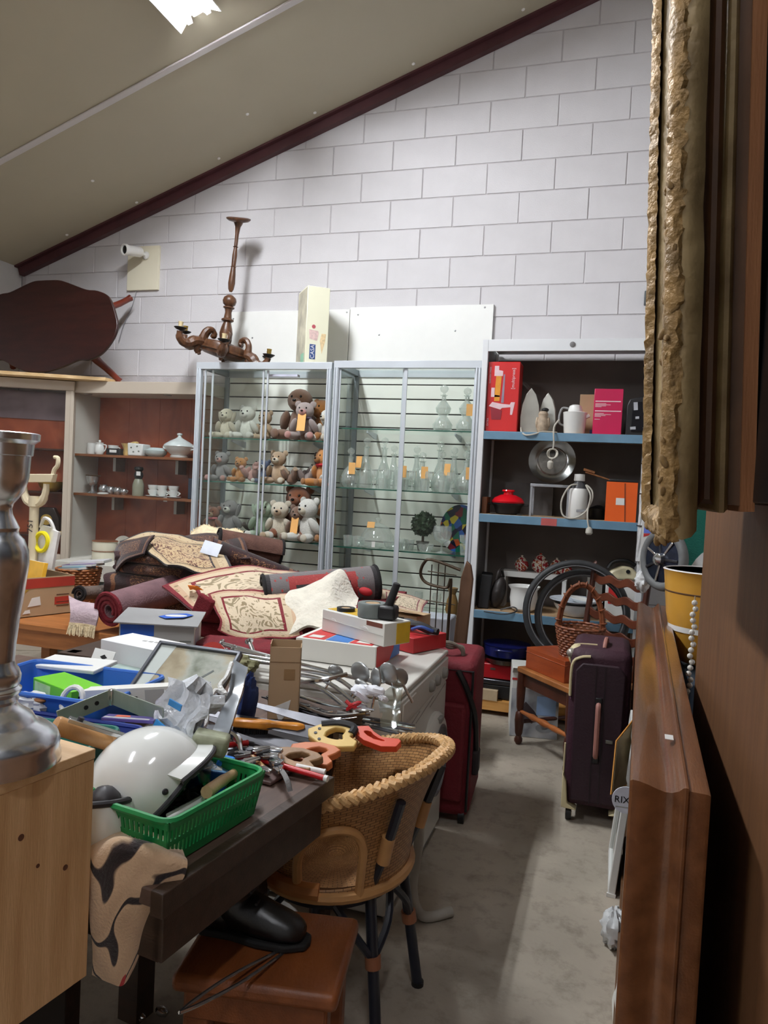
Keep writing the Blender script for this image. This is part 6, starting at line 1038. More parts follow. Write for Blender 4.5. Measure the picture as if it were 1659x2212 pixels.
saw('hand_saw', 'hand saw with orange red handle overhanging the table edge by the wicker chair', (0.386, -3.147, 0.735), 0, BL, ([(-.05, -.015), (-.02, -.03), (.03, -.035), (.065, -.022), (.068, .0), (.06, .006), (.02, -.004), (-.01, .008), (-.03, .022), (-.05, .014), (-.058, .008), (-.06, .0)], [(-.03, -.004), (-.02, -.01), (.0, -.016), (.02, -.016), (.03, -.014), (.028, -.012), (.01, -.01), (-.005, -.004), (-.015, .004), (-.025, .004), (-.03, .002), (-.032, 0)]), M_osaw, None, (22, 4, -6))
saw('hand_saw', 'hand saw with dull orange loop handle under the yellow saw', (0.271, -3.263, 0.712), 0, BL, (HOUT, HIN), M_tan, None, (14, 3, -14))
saw('hand_saw', 'old hand saw with worn wooden handle nearest the table edge', (0.254, -3.333, 0.722), 0, BL, ([(x*1.05, y*.9) for x, y in HOUT], HIN), wood('worn handle', (128, 96, 64), (156, 120, 82), .5, (4, 4, 4)), None, (10, 2, -18))
b = thing('bench_brush', 'orange varnished bench brush with black bristles, lying behind the saws', 'brush', (0.034, -3.227, 0.745), (0, 0, 12)); part(b, 'handle', MB().prism([(0, -.012), (.09, -.014), (.1, -.008), (.115, -.008), (.165, -.01), (.185, 0), (.165, .01), (.115, .008), (.1, .008), (.09, .014), (0, .012)], -.011, .011), wood('varnished orange wood', (206, 128, 40), (224, 150, 60), .25, (3, 3, 3), coat=.4), bevel=.007)
q = MB()
for i in range(18):
    for j in range(4): q.cyl((.004+.0048*i, -.0095+.006*j, -.01), (.004+.0048*i+random.uniform(-.004, .004), -.0095+.006*j+random.uniform(-.004, .004), -.042), .0025, n=4)
part(b, 'bristles', q, M_blk, kind='stuff')
solo('steel_square', MB().bb((-.13, -.03, 0), (.13, .03, .004)), M_dkst, 'dark flat steel blade lying below the bench brush', 'blade', (0.136, -3.181, 0.708), (0, 0, 5))
for i, (a, e, mm, lab) in enumerate((((0.181, -3.375, 0.725), (0.352, -3.392, 0.715), M_redp, 'long red tube with white end at the table edge'), ((0.271, -3.371, 0.722), (0.338, -3.367, 0.718), M_wpl, 'white rod beside the red tube at the table edge'), ((0.028, -3.358, 0.730), (0.126, -3.359, 0.728), M_wpl, 'white rod behind the green basket'), ((0.040, -3.399, 0.730), (0.155, -3.371, 0.730), M_dkst, 'thin dark steel rod crossing the tool heap'), ((0.172, -3.393, 0.735), (0.220, -3.418, 0.720), M_hand, 'short wooden stick in the tool heap'), ((0.076, -3.379, 0.740), (0.128, -3.331, 0.740), M_redp, 'short red rod under the chrome tool'))):
    o = thing('tool_rod', lab, 'rod', a, group='loose rods in the tool heap'); part(o, 'rod', MB().cyl((0, 0, 0), V(e)-V(a), .0065, n=10), mm); part(o, 'end', MB().cyl((V(e)-V(a))*.97, (V(e)-V(a))*1.02, .0072, n=10), mm if i else M_wpl)
def pliers(p, rot, lab, hm):
    o = thing('pliers', lab, 'pliers', p, rot, 'pliers in the tool heap')
    for s in (-1, 1):
        part(o, 'handle', MB().tube([(0, 0, 0), (-.03, s*.012, 0), (-.07, s*.016, 0), (-.1, s*.01, 0)], .0055, 7, sub=4), hm); part(o, 'jaw', MB().prism([(-.006, 0), (.012, s*.012), (.045, s*.004), (.045, 0)], s*.0006-.004, s*.0006+.004), M_chr, bevel=.001)
    part(o, 'pivot', MB().cyl((0, 0, -.006), (0, 0, .006), .008), M_dkst)
PL = [(0.183, -3.379, 0.735), (0.210, -3.376, 0.730), (0.242, -3.407, 0.730), (0.163, -3.386, 0.745), (0.169, -3.440, 0.735), (0.187, -3.353, 0.742), (0.198, -3.419, 0.722), (0.130, -3.412, 0.740)]
for i, (x, y, z, r, hm) in enumerate(((560, 1632, .735, 10, M_redp), (585, 1640, .73, -30, M_dkst), (600, 1655, .73, -60, M_chr), (540, 1622, .745, 30, M_dkst), (520, 1650, .735, 50, M_redp), (575, 1618, .742, -10, M_dkst), (555, 1660, .722, -20, M_redp), (500, 1630, .74, 15, M_dkst))):
    pliers(PL[i], (8, -6, r), ('red handled pliers at the middle of the tool heap', 'dark steel pliers pointing to the wooden saw handle', 'bright steel pliers nearest the wooden saw handle', 'dark pliers high on the tool heap', 'red handled pliers beside the hammer head', 'dark pliers behind the bright ones', 'red handled pliers low on the table', 'dark pliers beside the chrome shears')[i], hm)
b = thing('chrome_shears', 'curved chrome shears lying on top of the tool heap', 'shears', (0.084, -3.373, 0.750), (10, 0, -20)); part(b, 'blade', MB().tube([(-.06, 0, 0), (-.02, .02, .01), (.03, .02, .008), (.075, -.01, 0)], [.008, .01, .009, .006], 8, sub=5), M_chr); part(b, 'handle', MB().tube([(-.06, 0, 0), (-.09, -.02, -.008), (-.11, -.02, -.012)], .007, 7, sub=3), M_redp)
SPT = [(0.225, -3.388, 0.726), (0.231, -3.379, 0.726), (0.288, -3.478, 0.738), (0.297, -3.475, 0.743), (0.307, -3.494, 0.716), (0.316, -3.491, 0.719)]
b = thing('grey_strap', 'grey woven strap dangling over the table edge below the saws', 'strap', (0.237, -3.395, 0.725)); c_ = V(b.location); q = MB(M.Translation(-c_)); q.sheet(patch([[SPT[0], SPT[1]], [SPT[2], SPT[3]], [SPT[4], SPT[5]]], .004, 30), 12, 2, .003); part(b, 'strap', q, mat('grey webbing', (120, 118, 116), .8, 0, .2, 60, .4, 150))
b = thing('reflector', 'orange red reflector stuck at the table edge beside the green basket', 'reflector', (0.221, -3.475, 0.690), (20, 0, -8)); part(b, 'lens', MB().bb((-.014, -.006, -.008), (.014, .006, .01)), mat('orange lens', (226, 84, 30), .15), bevel=.003); part(b, 'bright_edge', MB().bb((-.014, -.0065, .008), (.014, .0065, .012)), mat('pale lens', (240, 190, 160), .2))
solo('brown_tile', MB().bb((-.045, -.05, 0), (.045, .05, .008)), mat('purple brown tile', (104, 82, 78), .4, 0, .15, 14), 'purple brown tile lying flat beside the green basket', 'tile', (0.209, -3.393, 0.702), (0, 0, -8), bevel=.002)
# --- green basket and its load
gb = crate('green_basket', 'green slotted plastic basket of tools at the near corner of the table', (.172, -3.69, TH+.003), 81.9-1, .27, .2, .085, M_gcr, .014, .004, True)
b = thing('blue_carton', 'blue and white tape carton marked GTO in the green basket', 'box', (0.164, -3.567, 0.779), (8, 10, 30)); part(b, 'carton', MB().bb((-.04, -.03, -.055), (.04, .03, .0)), mat('cobalt carton', (24, 84, 178), .4, 0, .05, 8), bevel=.001); part(b, 'top_print', MB().bb((-.038, -.028, 0), (.038, .028, .0008)), mat('sky carton print', (120, 176, 226), .4, 0, .15, 30)); part(b, 'white_panel', MB().bb((-.01, -.022, .0008), (.026, .024, .0014)), M_wpl); text(b, 'lettering', 'GTO', .019, T((.009, .001, .0016), (0, 0, 90)), mat('blue ink', (90, 130, 180), .5))
solo('tape_holder', MB().bb((-.018, -.02, -.03), (.018, .02, .012)), mat('bright blue plastic', (10, 126, 226), .35), 'small bright blue plastic holder between the carton and the hammer', 'holder', (0.185, -3.540, 0.773), (0, 12, 25), bevel=.005)
b = thing('club_hammer', 'hammer with pale wooden handle and dark head lying on the basket rim', 'hammer', (0.228, -3.632, 0.772)); c_ = V(b.location); a, e = V((0.232, -3.693, 0.781))-c_, V((0.218, -3.551, 0.765))-c_; part(b, 'handle', MB().tube([a, a*.5+e*.5+V((0, 0, .002)), e], [.012, .0115, .01, .0105], 10, sub=5), wood('ash handle', (196, 160, 116), (216, 184, 142), .5, (3, 3, 3))); d = (e-a).normalized(); sd = d.cross(V((0, 0, 1))).normalized(); m_ = frame(e+d*.012-sd*.042, sd, d); part(b, 'head', MB(m_).bb((-.014, -.016, 0), (.014, .016, .075)), M_dkst, bevel=.005); part(b, 'face', MB(m_).lathe([(.016, -.02), (.019, -.016), (.019, -.002), (.014, .002)], 14), mat('worn grey rubber', (110, 110, 104), .6))
for i, (a, e, r, mm, lab) in enumerate((((0.198, -3.767, 0.754), (0.216, -3.678, 0.758), .005, M_wpl, 'long white tube lying along the green basket rim'), ((0.194, -3.758, 0.758), (0.209, -3.669, 0.759), .004, M_galv, 'grey steel tube beside the white tube in the basket'), ((0.160, -3.779, 0.736), (0.162, -3.748, 0.731), .005, M_galv, 'short steel stub at the near end of the basket'))):
    o = thing('tool_rod', lab, 'rod', a, group='rods in the green basket'); part(o, 'rod', MB().cyl((0, 0, 0), V(e)-V(a), r, n=10), mm); part(o, 'end', MB().cyl((V(e)-V(a))*.98, (V(e)-V(a))*1.02, r*1.1, n=10), mm)
for i, (c, r, lab) in enumerate((((0.175, -3.670, 0.733), (.05, .03, .02), 'coiled black cable in the green basket under the helmet rim'), ((0.179, -3.627, 0.737), (.035, .03, .02), 'second coil of black cable beside the blue carton'))):
    o = thing('black_cable', lab, 'cable', c)
    for k in range(4): part(o, 'coil', MB().tube([(r[0]*(1-.12*k)*math.cos(q_), r[1]*math.sin(q_), .006*k-.01+.006*math.sin(3*q_+k)) for q_ in [2*PI*j/20 for j in range(20)]], .005, 6, True), M_blk)
solo('clear_tub', MB().shell([(.026, 0), (.03, .06)], 14), pane('tub plastic', (220, 226, 232), .2, .8, .1), 'clear plastic tub in the basket beside the blue carton', 'tub', (0.164, -3.611, 0.734))
# --- helmets
M_hel = mat('white helmet shell', (224, 226, 222), .12, 0, .01, 3, coat=.6); M_hblk = mat('helmet trim', (40, 38, 42), .5)
def helmet(p, rot, R, lab):
    o = thing('helmet', lab, 'helmet', p, rot, 'white open helmets')
    q = MB(); nu, nv = 26, 14
    def fn(u, v):
        a = u*2*PI; low = -.42+.34*max(0, math.cos(a))**1.5; th = PI/2*(v)*(1) ; ph = (math.asin(-low) + PI/2)*v
        return (R*1.14*math.sin(ph)*math.cos(a), R*math.sin(ph)*math.sin(a), R*1.02*math.cos(ph))
    q.sheet(lambda u, v: fn(u, max(v, 1e-3)), nu*2, nv, -.006); part(o, 'shell', q, M_hel)
    part(o, 'edge_trim', MB().tube([fn(k/40, 1.0) for k in range(40)], .006, 8, True), M_hblk)
    part(o, 'lining', MB().sheet(lambda u, v: [x*.9 for x in fn(u, max(v, 1e-3)*.97)], 30, 10, -.004), mat('black lining', (22, 22, 24), .9))
    vis = part(o, 'peak', MB().sheet(lambda u, v: (R*(1.06+.3*v)*math.cos((u-.5)*1.7), R*(1.0+.1*v)*math.sin((u-.5)*1.7), -R*(.02+.18*v)+.01), 14, 5, .005), M_hel); part(vis, 'peak_trim', MB().tube([(R*1.36*math.cos((u/14-.5)*1.7), R*1.1*math.sin((u/14-.5)*1.7), -R*.2+.008) for u in range(15)], .006, 8), M_hblk)
    for a in (-60, -100, -140, 60, 100): part(o, 'stud', MB().lathe([(.006, 0), (.005, .003), (1e-6, .004)], 10, frame(fn((a % 360)/360, .9), V(fn((a % 360)/360, .9)))), M_hblk)
    return o
helmet((0.104, -3.691, 0.777), (0, -32, 20), .099, 'large glossy white open helmet with black trim resting in the green basket')
helmet((0.058, -3.800, 0.749), (192, 0, 205), .076, 'second white helmet upside down between the pine cabinet and the first')
for i, (c, r) in enumerate((((0.165, -3.810, 0.711), 0),)): solo('black_glove', MB().ell((0, 0, 0), (.03, .03, .03), None, 10, 6), M_hblk, 'dark glove stuffed in the upturned helmet', 'glove', (0.098, -3.807, 0.783))

# ================================================================ washing machine and luggage
XZ = M(((1, 0, 0, 0), (0, 0, 1, 0), (0, 1, 0, 0), (0, 0, 0, 1)))
M_app = mat('appliance white', (206, 204, 196), .3, 0, .03, 3); M_appg = mat('appliance grey seam', (140, 138, 132), .5)
wm = thing('washing_machine', 'old white front loading washing machine with its round door facing the aisle', 'washing machine', (.04, -2.37, 0)); HX = .285
part(wm, 'cabinet', MB().bb((-HX, -.35, .02), (HX-.012, .35, .70)), M_app, bevel=.008); part(wm, 'worktop', MB().bb((-HX-.003, -.355, .70), (HX, .355, .72)), M_app, bevel=.006); part(wm, 'front_panel', MB().bb((HX-.012, -.345, .04), (HX, .345, .6)), M_app, bevel=.005)
cp = part(wm, 'control_panel', MB().bb((HX-.012, -.345, .606), (HX+.004, .345, .695)), M_app, bevel=.004); part(cp, 'drawer', MB().bb((HX+.004, -.33, .625), (HX+.01, -.17, .685)), M_app, bevel=.003)
for y in (.05, .14, .26): part(cp, 'dial', MB().lathe([(.022, 0), (.022, .006), (.016, .016), (1e-6, .017)], 16, frame((HX+.004, y, .65), (1, 0, 0))), M_appg)
DF = frame((HX, .13, .36), (1, 0, 0))
dr = part(wm, 'door', MB(DF).lathe([(.17, 0), (.172, .012), (.155, .028), (.13, .034), (.115, .02), (.115, .004)], 36), M_app); part(dr, 'door_glass', MB(DF).lathe([(1e-6, .012), (.1, .014), (.116, .02)], 30), mat('smoked door glass', (36, 40, 48), .08)); part(dr, 'door_ring', MB(DF).lathe([(.113, .018), (.12, .036), (.128, .036), (.13, .03)], 36), mat('grey door ring', (116, 118, 122), .3, .4)); part(dr, 'handle', MB(DF).box((-.0, .15, .03), (.05, .02, .016)), M_appg, bevel=.004)
part(wm, 'kick_panel', MB().bb((HX-.02, -.34, .0), (HX-.014, .34, .04)), M_appg)
for sx in (-1, 1):
    for sy in (-1, 1): part(wm, 'foot', MB().cyl((sx*.24, sy*.3, 0), (sx*.24, sy*.3, .02), .02), M_blk)
for y in (-.2, .0, .2): part(wm, 'panel_line', MB().box((HX+.0005, y, .58), (.001, .25, .003), (6, 0, 0)), M_appg)
solo('drain_hose', MB().tube([(.36, -2.62, .36), (.38, -2.6, .3), (.375, -2.58, .18), (.37, -2.6, .06), (.42, -2.66, .018), (.5, -2.6, .018)], .016, 10, sub=6), mat('grey hose', (168, 164, 154), .5, 0, .05, 30), 'pale grey drain hose hanging beside the washing machine door', 'hose')
M_rsc = mat('red suitcase cloth', (106, 14, 28), .75, 0, .12, 12, .3, 90)
rs = thing('red_suitcase', 'soft red upright suitcase with black straps behind the washing machine', 'suitcase', (.285, -1.76, 0), (0, 0, 4))
part(rs, 'shell', MB().bb((-.13, -.21, .03), (.13, .2, .66)), M_rsc, bevel=.03); part(rs, 'pocket', MB().bb((-.09, -.235, .1), (.1, -.205, .5)), M_rsc, bevel=.014)
part(rs, 'strap', MB().tube([(.06, -.22, .63), (.1, -.225, .56), (.134, -.2, .45), (.14, -.15, .33), (.142, -.12, .25)], .012, 6, sub=5), M_blk); part(rs, 'pouch', MB().bb((.125, -.16, .19), (.155, -.08, .29)), mat('dark pouch', (36, 28, 30), .7), bevel=.01); part(rs, 'piping', MB().tube([(-.12, -.212, .06), (-.12, -.212, .63), (.12, -.212, .63), (.12, -.212, .06)], .006, 6), M_blk)
for k in range(3): part(rs, 'handle_rope', MB().tube([(-.08+.01*k, -.1, .655), (-.06, -.11+.02*k, .70+.012*k), (.0, -.1, .715-.01*k), (.05, -.08+.02*k, .69), (.06, -.07, .655)], .008, 7, sub=5), mat('grey rope', (120, 112, 100), .9, 0, .2, 60))
for x in (-.1, .1): part(rs, 'wheel', MB().cyl((x-.012, -.18, .03), (x+.012, -.18, .03), .03, n=16), M_blk)
M_msc = mat('plum suitcase cloth', (58, 26, 40), .7, 0, .12, 10, .25, 110); M_crm = mat('cream moulding', (216, 202, 160), .4, 0, .05, 20)
ms = thing('plum_suitcase', 'tall plum spinner suitcase with cream corner guards standing in the aisle', 'suitcase', (.905, -1.545, 0)); W = .122; D_ = .195; H0, H1 = .065, .725
part(ms, 'shell', MB().bb((-W, -D_, H0), (W, D_, H1)), M_msc, bevel=.035); part(ms, 'front_panel', MB().prism([(-W+.03, H0+.03), (W-.03, H0+.03), (W-.022, H1-.09), (W-.05, H1-.055), (-W+.05, H1-.055), (-W+.022, H1-.09)], -D_-.012, -D_+.005, XZ), mat('plum panel', (44, 20, 32), .65, 0, .1, 10, .2, 110), bevel=.006)
for x in (-.016, .02): part(ms, 'seam', MB().bb((x-.002, -D_-.0135, H0+.03), (x+.002, -D_-.012, H1-.06)), mat('dark piping', (26, 12, 18), .6))
part(ms, 'piping', MB().tube([(-W+.006, -D_+.005, H1-.2), (-W+.008, -D_+.0, H1-.07), (-W+.04, -D_-.002, H1-.035), (-W+.08, -D_-.0, H1-.028)], .006, 7, sub=4), M_crm); part(ms, 'piping', MB().tube([(-W-.002, -D_+.08, H1-.02), (-W+.02, -D_+.1, H1-.002), (-.02, -D_+.11, H1+.002)], .004, 6, sub=4), M_crm); part(ms, 'piping', MB().tube([(-W-.002, -D_+.02, .32), (-W-.003, -D_+.03, .15)], .004, 6), M_crm)
cg = part(ms, 'corner_guard', MB().ell((-W+.02, -D_+.08, H1-.045), (.034, .05, .05)), M_crm); part(cg, 'badge', MB().ell((-W+.0, -D_+.045, H1-.03), (.02, .02, .02)), mat('silver badge', (190, 186, 176), .3, .6))
part(ms, 'corner_guard', MB().prism([(-W-.004, .06), (-W+.06, .055), (-W+.02, .08), (-W+.012, .17), (-W-.004, .2)], -D_-.016, -D_+.05, XZ), M_crm, bevel=.005); part(ms, 'corner_guard', MB().prism([(W+.004, .06), (W-.06, .055), (W-.02, .075), (W+.004, .1)], -D_-.016, -D_+.05, XZ), M_crm, bevel=.005)
hs = part(ms, 'side_handle', MB().tube([(0, -D_-.012, .51), (0, -D_-.03, .49), (0, -D_-.034, .4), (0, -D_-.03, .31), (0, -D_-.012, .29)], .011, 8, sub=4), mat('dusty pink grip', (168, 116, 104), .6))
for z in (.52, .28): part(hs, 'handle_mount', MB().box((0, -D_-.014, z), (.026, .014, .03)), M_blk, bevel=.003)
part(ms, 'top_handle', MB().tube([(.01, -.12, H1-.002), (.012, -.1, H1+.018), (.016, -.02, H1+.02), (.018, .0, H1)], .009, 8, sub=4), mat('dusty pink grip', (0, 0, 0))); part(ms, 'lock', MB().box((.05, -D_-.014, .36), (.03, .01, .014)), mat('dull steel', (0, 0, 0)), bevel=.002)
for sx in (-1, 1):
    for sy in (-1, 1):
        q = part(ms, 'caster', MB().bb((sx*.095-.014, sy*.16-.014, .045), (sx*.095+.014, sy*.16+.014, .07)), M_crm); part(q, 'wheel', MB().cyl((sx*.095-.011, sy*.16-.01, .028), (sx*.095+.011, sy*.16-.01, .028), .028, n=16), M_blk); part(q, 'hub', MB().cyl((sx*.095-.0125, sy*.16-.01, .028), (sx*.095+.0125, sy*.16-.01, .028), .013, n=12), mat('tan hub', (170, 146, 110), .5))
# ---------------------------------------------------------------- ladder-back chair and its load
M_chw = wood('reddish chair wood', (62, 30, 20), (86, 44, 28), .4, (4, 4, 4)); SA = V((.5, -.88, 0)); ex = V((.653, -.757, 0)); ey = V((.757, .653, 0)); CR = math.degrees(math.atan2(ex.y, ex.x))
lc = thing('ladder_back_chair', 'reddish ladder-back chair with wavy slats and turned legs in front of the rack', 'chair', SA, (0, 0, CR)); SW, SD, SH = .42, .4, .42
part(lc, 'seat', MB().bb((-.02, -.02, SH-.03), (SW+.02, SD, SH)), wood('seat edge wood', (150, 92, 46), (176, 112, 60), .4, (4, 4, 4)), bevel=.006); part(lc, 'seat_rail', MB().bb((.0, .0, SH-.1), (SW, .02, SH-.03)), M_chw); part(lc, 'seat_rail', MB().bb((0, 0, SH-.1), (.02, SD, SH-.03)), M_chw)
legp = [(.012, 0), (.022, .015), (.022, .03), (.014, .045), (.02, .06), (.026, .13), (.022, .17), (.014, .18), (.02, .2), (.024, .3), (.022, SH-.03)]
for x in (.0, SW): part(lc, 'leg', MB().lathe(legp, 12, T((x, 0.0, 0))), M_chw)
for x in (.0, SW): part(lc, 'back_post', MB().tube([(x, SD-.01, 0), (x, SD-.01, .42), (x, SD+.04, .93), (x, SD+.045, .97)], [.017, .018, .016, .013], 10, sub=4), M_chw)
for z in (.16,): part(lc, 'stretcher', MB().lathe([(.009, 0), (.012, .08), (.018, .12), (.012, .16), (.018, .21), (.018, .23), (.012, .26), (.016, .3), (.009, SW)], 10, frame((0, 0, z+.02), (1, 0, 0))), wood('stretcher wood', (150, 84, 40), (176, 104, 54), .4, (4, 4, 4)))
for x in (0, SW): part(lc, 'stretcher', MB().cyl((x, 0, .12), (x, SD-.01, .12), .011), M_chw)
for k in range(5):
    z = .9-.095*k; yb = SD-.01+.05*(z-.42)/.5; n = 24
    top = [(SW*i/n, .022+.009*math.cos(i/n*6*PI)) for i in range(n+1)]; bot = [(SW*i/n, -.022+.009*math.cos(i/n*6*PI)) for i in range(n, -1, -1)]
    part(lc, 'back_slat', MB().prism(top+bot, yb-.006, yb+.006, M(((1, 0, 0, 0), (0, 0, 1, 0), (0, 1, 0, z), (0, 0, 0, 1)))), wood('wavy slat wood', (84, 40, 24), (108, 56, 34), .4, (4, 4, 4)), bevel=.003)
p_ = SA+ex*.015+ey*.01
solo('wooden_box', MB().bb((0, 0, 0), (.33, .2, .11)).bb((-.003, -.003, .085), (.333, .203, .088)), wood('orange varnished box', (146, 62, 26), (168, 78, 36), .35, (2, 10, 10)), 'orange brown wooden box lying on the ladder-back chair seat', 'box', (p_.x, p_.y, SH+.001), (0, 0, CR), bevel=.003)
wb_ = thing('handled_basket', 'round brown wicker basket with tall hoop handle on the wooden box', 'basket', (.79, -.965, SH+.113)); M_rw = mat('red brown wicker', (134, 76, 46), .5, 0, .25, 30, .3, 60); basket(wb_, lambda t: .09+.03*t, .15, 12, M_rw); part(wb_, 'base', MB().lathe([(1e-6, 0), (.09, 0), (.115, .14), (.112, .14), (.086, .006), (1e-6, .006)], 24), mat('wicker lining', (0, 0, 0)))
for k in range(2): part(wb_, 'handle', MB().tube([((.115-.012*k)*math.cos(a), .008*k, .14+(.23-.012*k)*math.sin(a)) for a in [PI*i/16 for i in range(17)]], .009, 8), M_rw)
for k in range(10):
    a = PI*(k+.5)/10; part(wb_, 'wrap', MB().tube([(.115*math.cos(a)+.014*math.cos(a)*math.cos(b), .014*math.sin(b), .14+.23*math.sin(a)+.014*math.sin(a)*math.cos(b)) for b in [2*PI*i/10 for i in range(10)]], .004, 5, True), M_rw)
M_tyre = mat('tyre rubber', (44, 46, 48), .6, 0, .15, 40)
for i, (c, r, rz, lab) in enumerate((((.752, -.66, .706), .27, 8, 'outer bicycle tyre of two, standing on the chair against the rack'), ((.785, -.6, .676), .245, 14, 'inner smaller bicycle tyre of two, behind the outer one'))):
    o = thing('bicycle_tyre', lab, 'tyre', c, (86, 0, rz), 'bicycle tyres leaning on the rack'); part(o, 'tread', MB().tube([(r*math.cos(2*PI*k/64), r*math.sin(2*PI*k/64), 0) for k in range(64)], .021, 10, True), M_tyre)
    for s in (-1, 1): part(o, 'sidewall_line', MB().tube([((r-.012)*math.cos(2*PI*k/64), (r-.012)*math.sin(2*PI*k/64), s*.016) for k in range(64)], .004, 6, True), mat('grey tyre line', (112, 114, 116), .6))
M_kit, t, p = newmat('appliance photo print'); tc = N(t, 'ShaderNodeTexCoord'); nz = N(t, 'ShaderNodeTexNoise'); nz.inputs['Scale'].default_value = 7; nz.inputs['Detail'].default_value = 3; t.links.new(tc.outputs['Object'], nz.inputs['Vector']); r = N(t, 'ShaderNodeValToRGB'); t.links.new(nz.outputs['Fac'], r.inputs[0])
for i, (po, c) in enumerate(((.35, (120, 122, 128)), (.5, (176, 178, 182)), (.62, (196, 196, 196)))):
    e = r.color_ramp.elements[i] if i < 2 else r.color_ramp.elements.new(po); e.position = po; e.color = lin(c)
t.links.new(r.outputs[0], p.inputs['Base Color']); p.inputs['Roughness'].default_value = .4
o = thing('appliance_carton', 'white and grey appliance carton with a red stripe and blue picture on the floor', 'box', (.545, -.62, 0), (0, 0, 9)); part(o, 'carton', MB().bb((-.13, -.13, 0), (.13, .13, .37)), M_wcard, bevel=.003); part(o, 'photo_print', MB().bb((-.129, -.1312, .003), (.129, -.13, .27)), M_kit); part(o, 'red_stripe', MB().bb((-.13, -.1315, .315), (.0, -.13, .327)), M_rpr); part(o, 'blue_picture', MB().bb((.01, -.132, .13), (.115, -.1312, .235)), mat('pale blue picture', (150, 178, 214), .4, 0, .15, 9))
part(o, 'plate_print', MB().lathe([(.02, 0), (.05, .0008), (.05, 0)], 24, frame((.06, -.1312, .06), (0, -1, .0)) @ T((0, 0, 0), (0, 0, 0), (1, .5, 1))), mat('plate grey', (150, 152, 154), .4)); part(o, 'open_flap', MB().box((-.02, -.14, .365), (.22, .09, .002), (-38, 0, 0)), M_wcard)
part(o, 'mixer_print', MB().prism([(-.07, .1), (-.01, .08), (.02, .12), (.0, .15), (-.05, .2), (-.08, .15)], .1312, .132, M(((1, 0, 0, 0), (0, 0, -1, 0), (0, 1, 0, 0), (0, 0, 0, 1)))), mat('dark mixer print', (66, 54, 56), .4), smooth=False)
# ---------------------------------------------------------------- bent metal frame and brown board beside the showcase
o = thing('metal_rod_frame', 'bent dark metal rod frame with thin uprights in front of the glassware showcase', 'frame', (.1, -1.22, 0)); M_rod = mat('bronze rod', (74, 64, 52), .35, .7)
part(o, 'loop', MB().tube([(.1, 0, .95), (-.05, 0, .99), (-.09, 0, .97), (-.105, 0, .915), (-.075, 0, .872), (.0, .0, .855), (.04, 0, .858), (.055, 0, .89), (.05, .01, .6), (.04, .01, 0)], .008, 8, sub=6), M_rod)
for x in (-.05, -.015, .02): part(o, 'upright', MB().cyl((x, .01, .0), (x, .01, .975-.01*abs(x)*20), .003, n=6), M_rod)
for z in (.93, .78): part(o, 'cross_rod', MB().cyl((-.07, .008, z), (.08, .008, z-.01), .003, n=6), M_rod)
solo('brown_board', MB().prism([(-.03, 0), (.04, 0), (.038, .9), (.02, .97), (-.005, .99), (-.025, .9)], -.015, .015, XZ), wood('old brown board', (86, 60, 42), (110, 80, 58), .6, (8, 8, 1)), 'tall worn brown board with rounded top leaning by the rack upright', 'board', (.165, -1.12, 0), (0, 3, 0), bevel=.004)
solo('cream_carton', MB().box((0, 0, .31), (.24, .2, .62)), mat('cream card', (214, 202, 170), .7), 'tall cream carton behind the washing machine, under the metal rod frame', 'box', (.02, -1.3, 0), (0, 0, 4), bevel=.003)
solo('grey_case', MB().box((0, 0, .335), (.3, .16, .67)), mat('pale grey plastic', (176, 182, 190), .4), 'pale grey plastic case behind the cream carton', 'case', (-.02, -.98, 0), bevel=.01)
a = thing('amber_vase', 'amber glass vase on the bottom glass shelf seen behind the rod frame', 'vase', (-.02, -.3, G[3])); part(a, 'body', MB().lathe([(.03, 0), (.045, .03), (.035, .09), (.02, .13), (.035, .17), (1e-6, .16)], 16), mat('amber glass', (150, 112, 62), .15, 0, .15, 12)); part(a, 'foot', MB().lathe([(.035, 0), (.036, .006), (.028, .01)], 16), mat('amber glass', (0, 0, 0)))
# ---------------------------------------------------------------- wicker chair
M_rat, t, p = newmat('rattan weave'); uv = N(t, 'ShaderNodeUVMap'); mp = N(t, 'ShaderNodeMapping'); mp.inputs['Scale'].default_value = (110, 36, 1); t.links.new(uv.outputs[0], mp.inputs[0])
br = N(t, 'ShaderNodeTexBrick'); br.offset = .5; br.inputs['Scale'].default_value = 1; br.inputs['Mortar Size'].default_value = .09; br.inputs['Brick Width'].default_value = 2.2; br.inputs['Row Height'].default_value = 1.0; t.links.new(mp.outputs[0], br.inputs['Vector'])
br.inputs['Color1'].default_value = lin((186, 140, 88)); br.inputs['Color2'].default_value = lin((164, 118, 70)); br.inputs['Mortar'].default_value = lin((96, 64, 36)); t.links.new(br.outputs['Color'], p.inputs['Base Color']); p.inputs['Roughness'].default_value = .5
b_ = N(t, 'ShaderNodeBump'); b_.inputs['Strength'].default_value = .6; b_.inputs['Distance'].default_value = .006; b_.invert = True; t.links.new(br.outputs['Fac'], b_.inputs['Height']); t.links.new(b_.outputs[0], p.inputs['Normal'])
M_cane = mat('rattan cane', (196, 148, 94), .45, 0, .12, 14); M_braid = mat('braided cane', (208, 166, 112), .45, 0, .14, 50, .3, 200); M_navy = mat('navy lacquered cane', (30, 34, 46), .35, 0, .1, 10)
wc = thing('wicker_armchair', 'tub shaped wicker armchair with braided rim and navy legs, pushed up to the tool table', 'chair', (.262, -3.05, 0), (0, 0, -8))
def rimp(t_):  # angle in radians, 0 = back
    a = abs(t_); h = .69-.105*min(1, (a/1.6))**1.5-.04*max(0, a-1.6); rx = .245+.02*max(0, math.cos(t_)); return V((rx*math.cos(t_)-(.05 if a > 2 else 0)*(a-2), .262*math.sin(t_)*(1+.04*(a < 2)), h))
def seatp(t_): return V((.19*math.cos(t_), .215*math.sin(t_), .36))
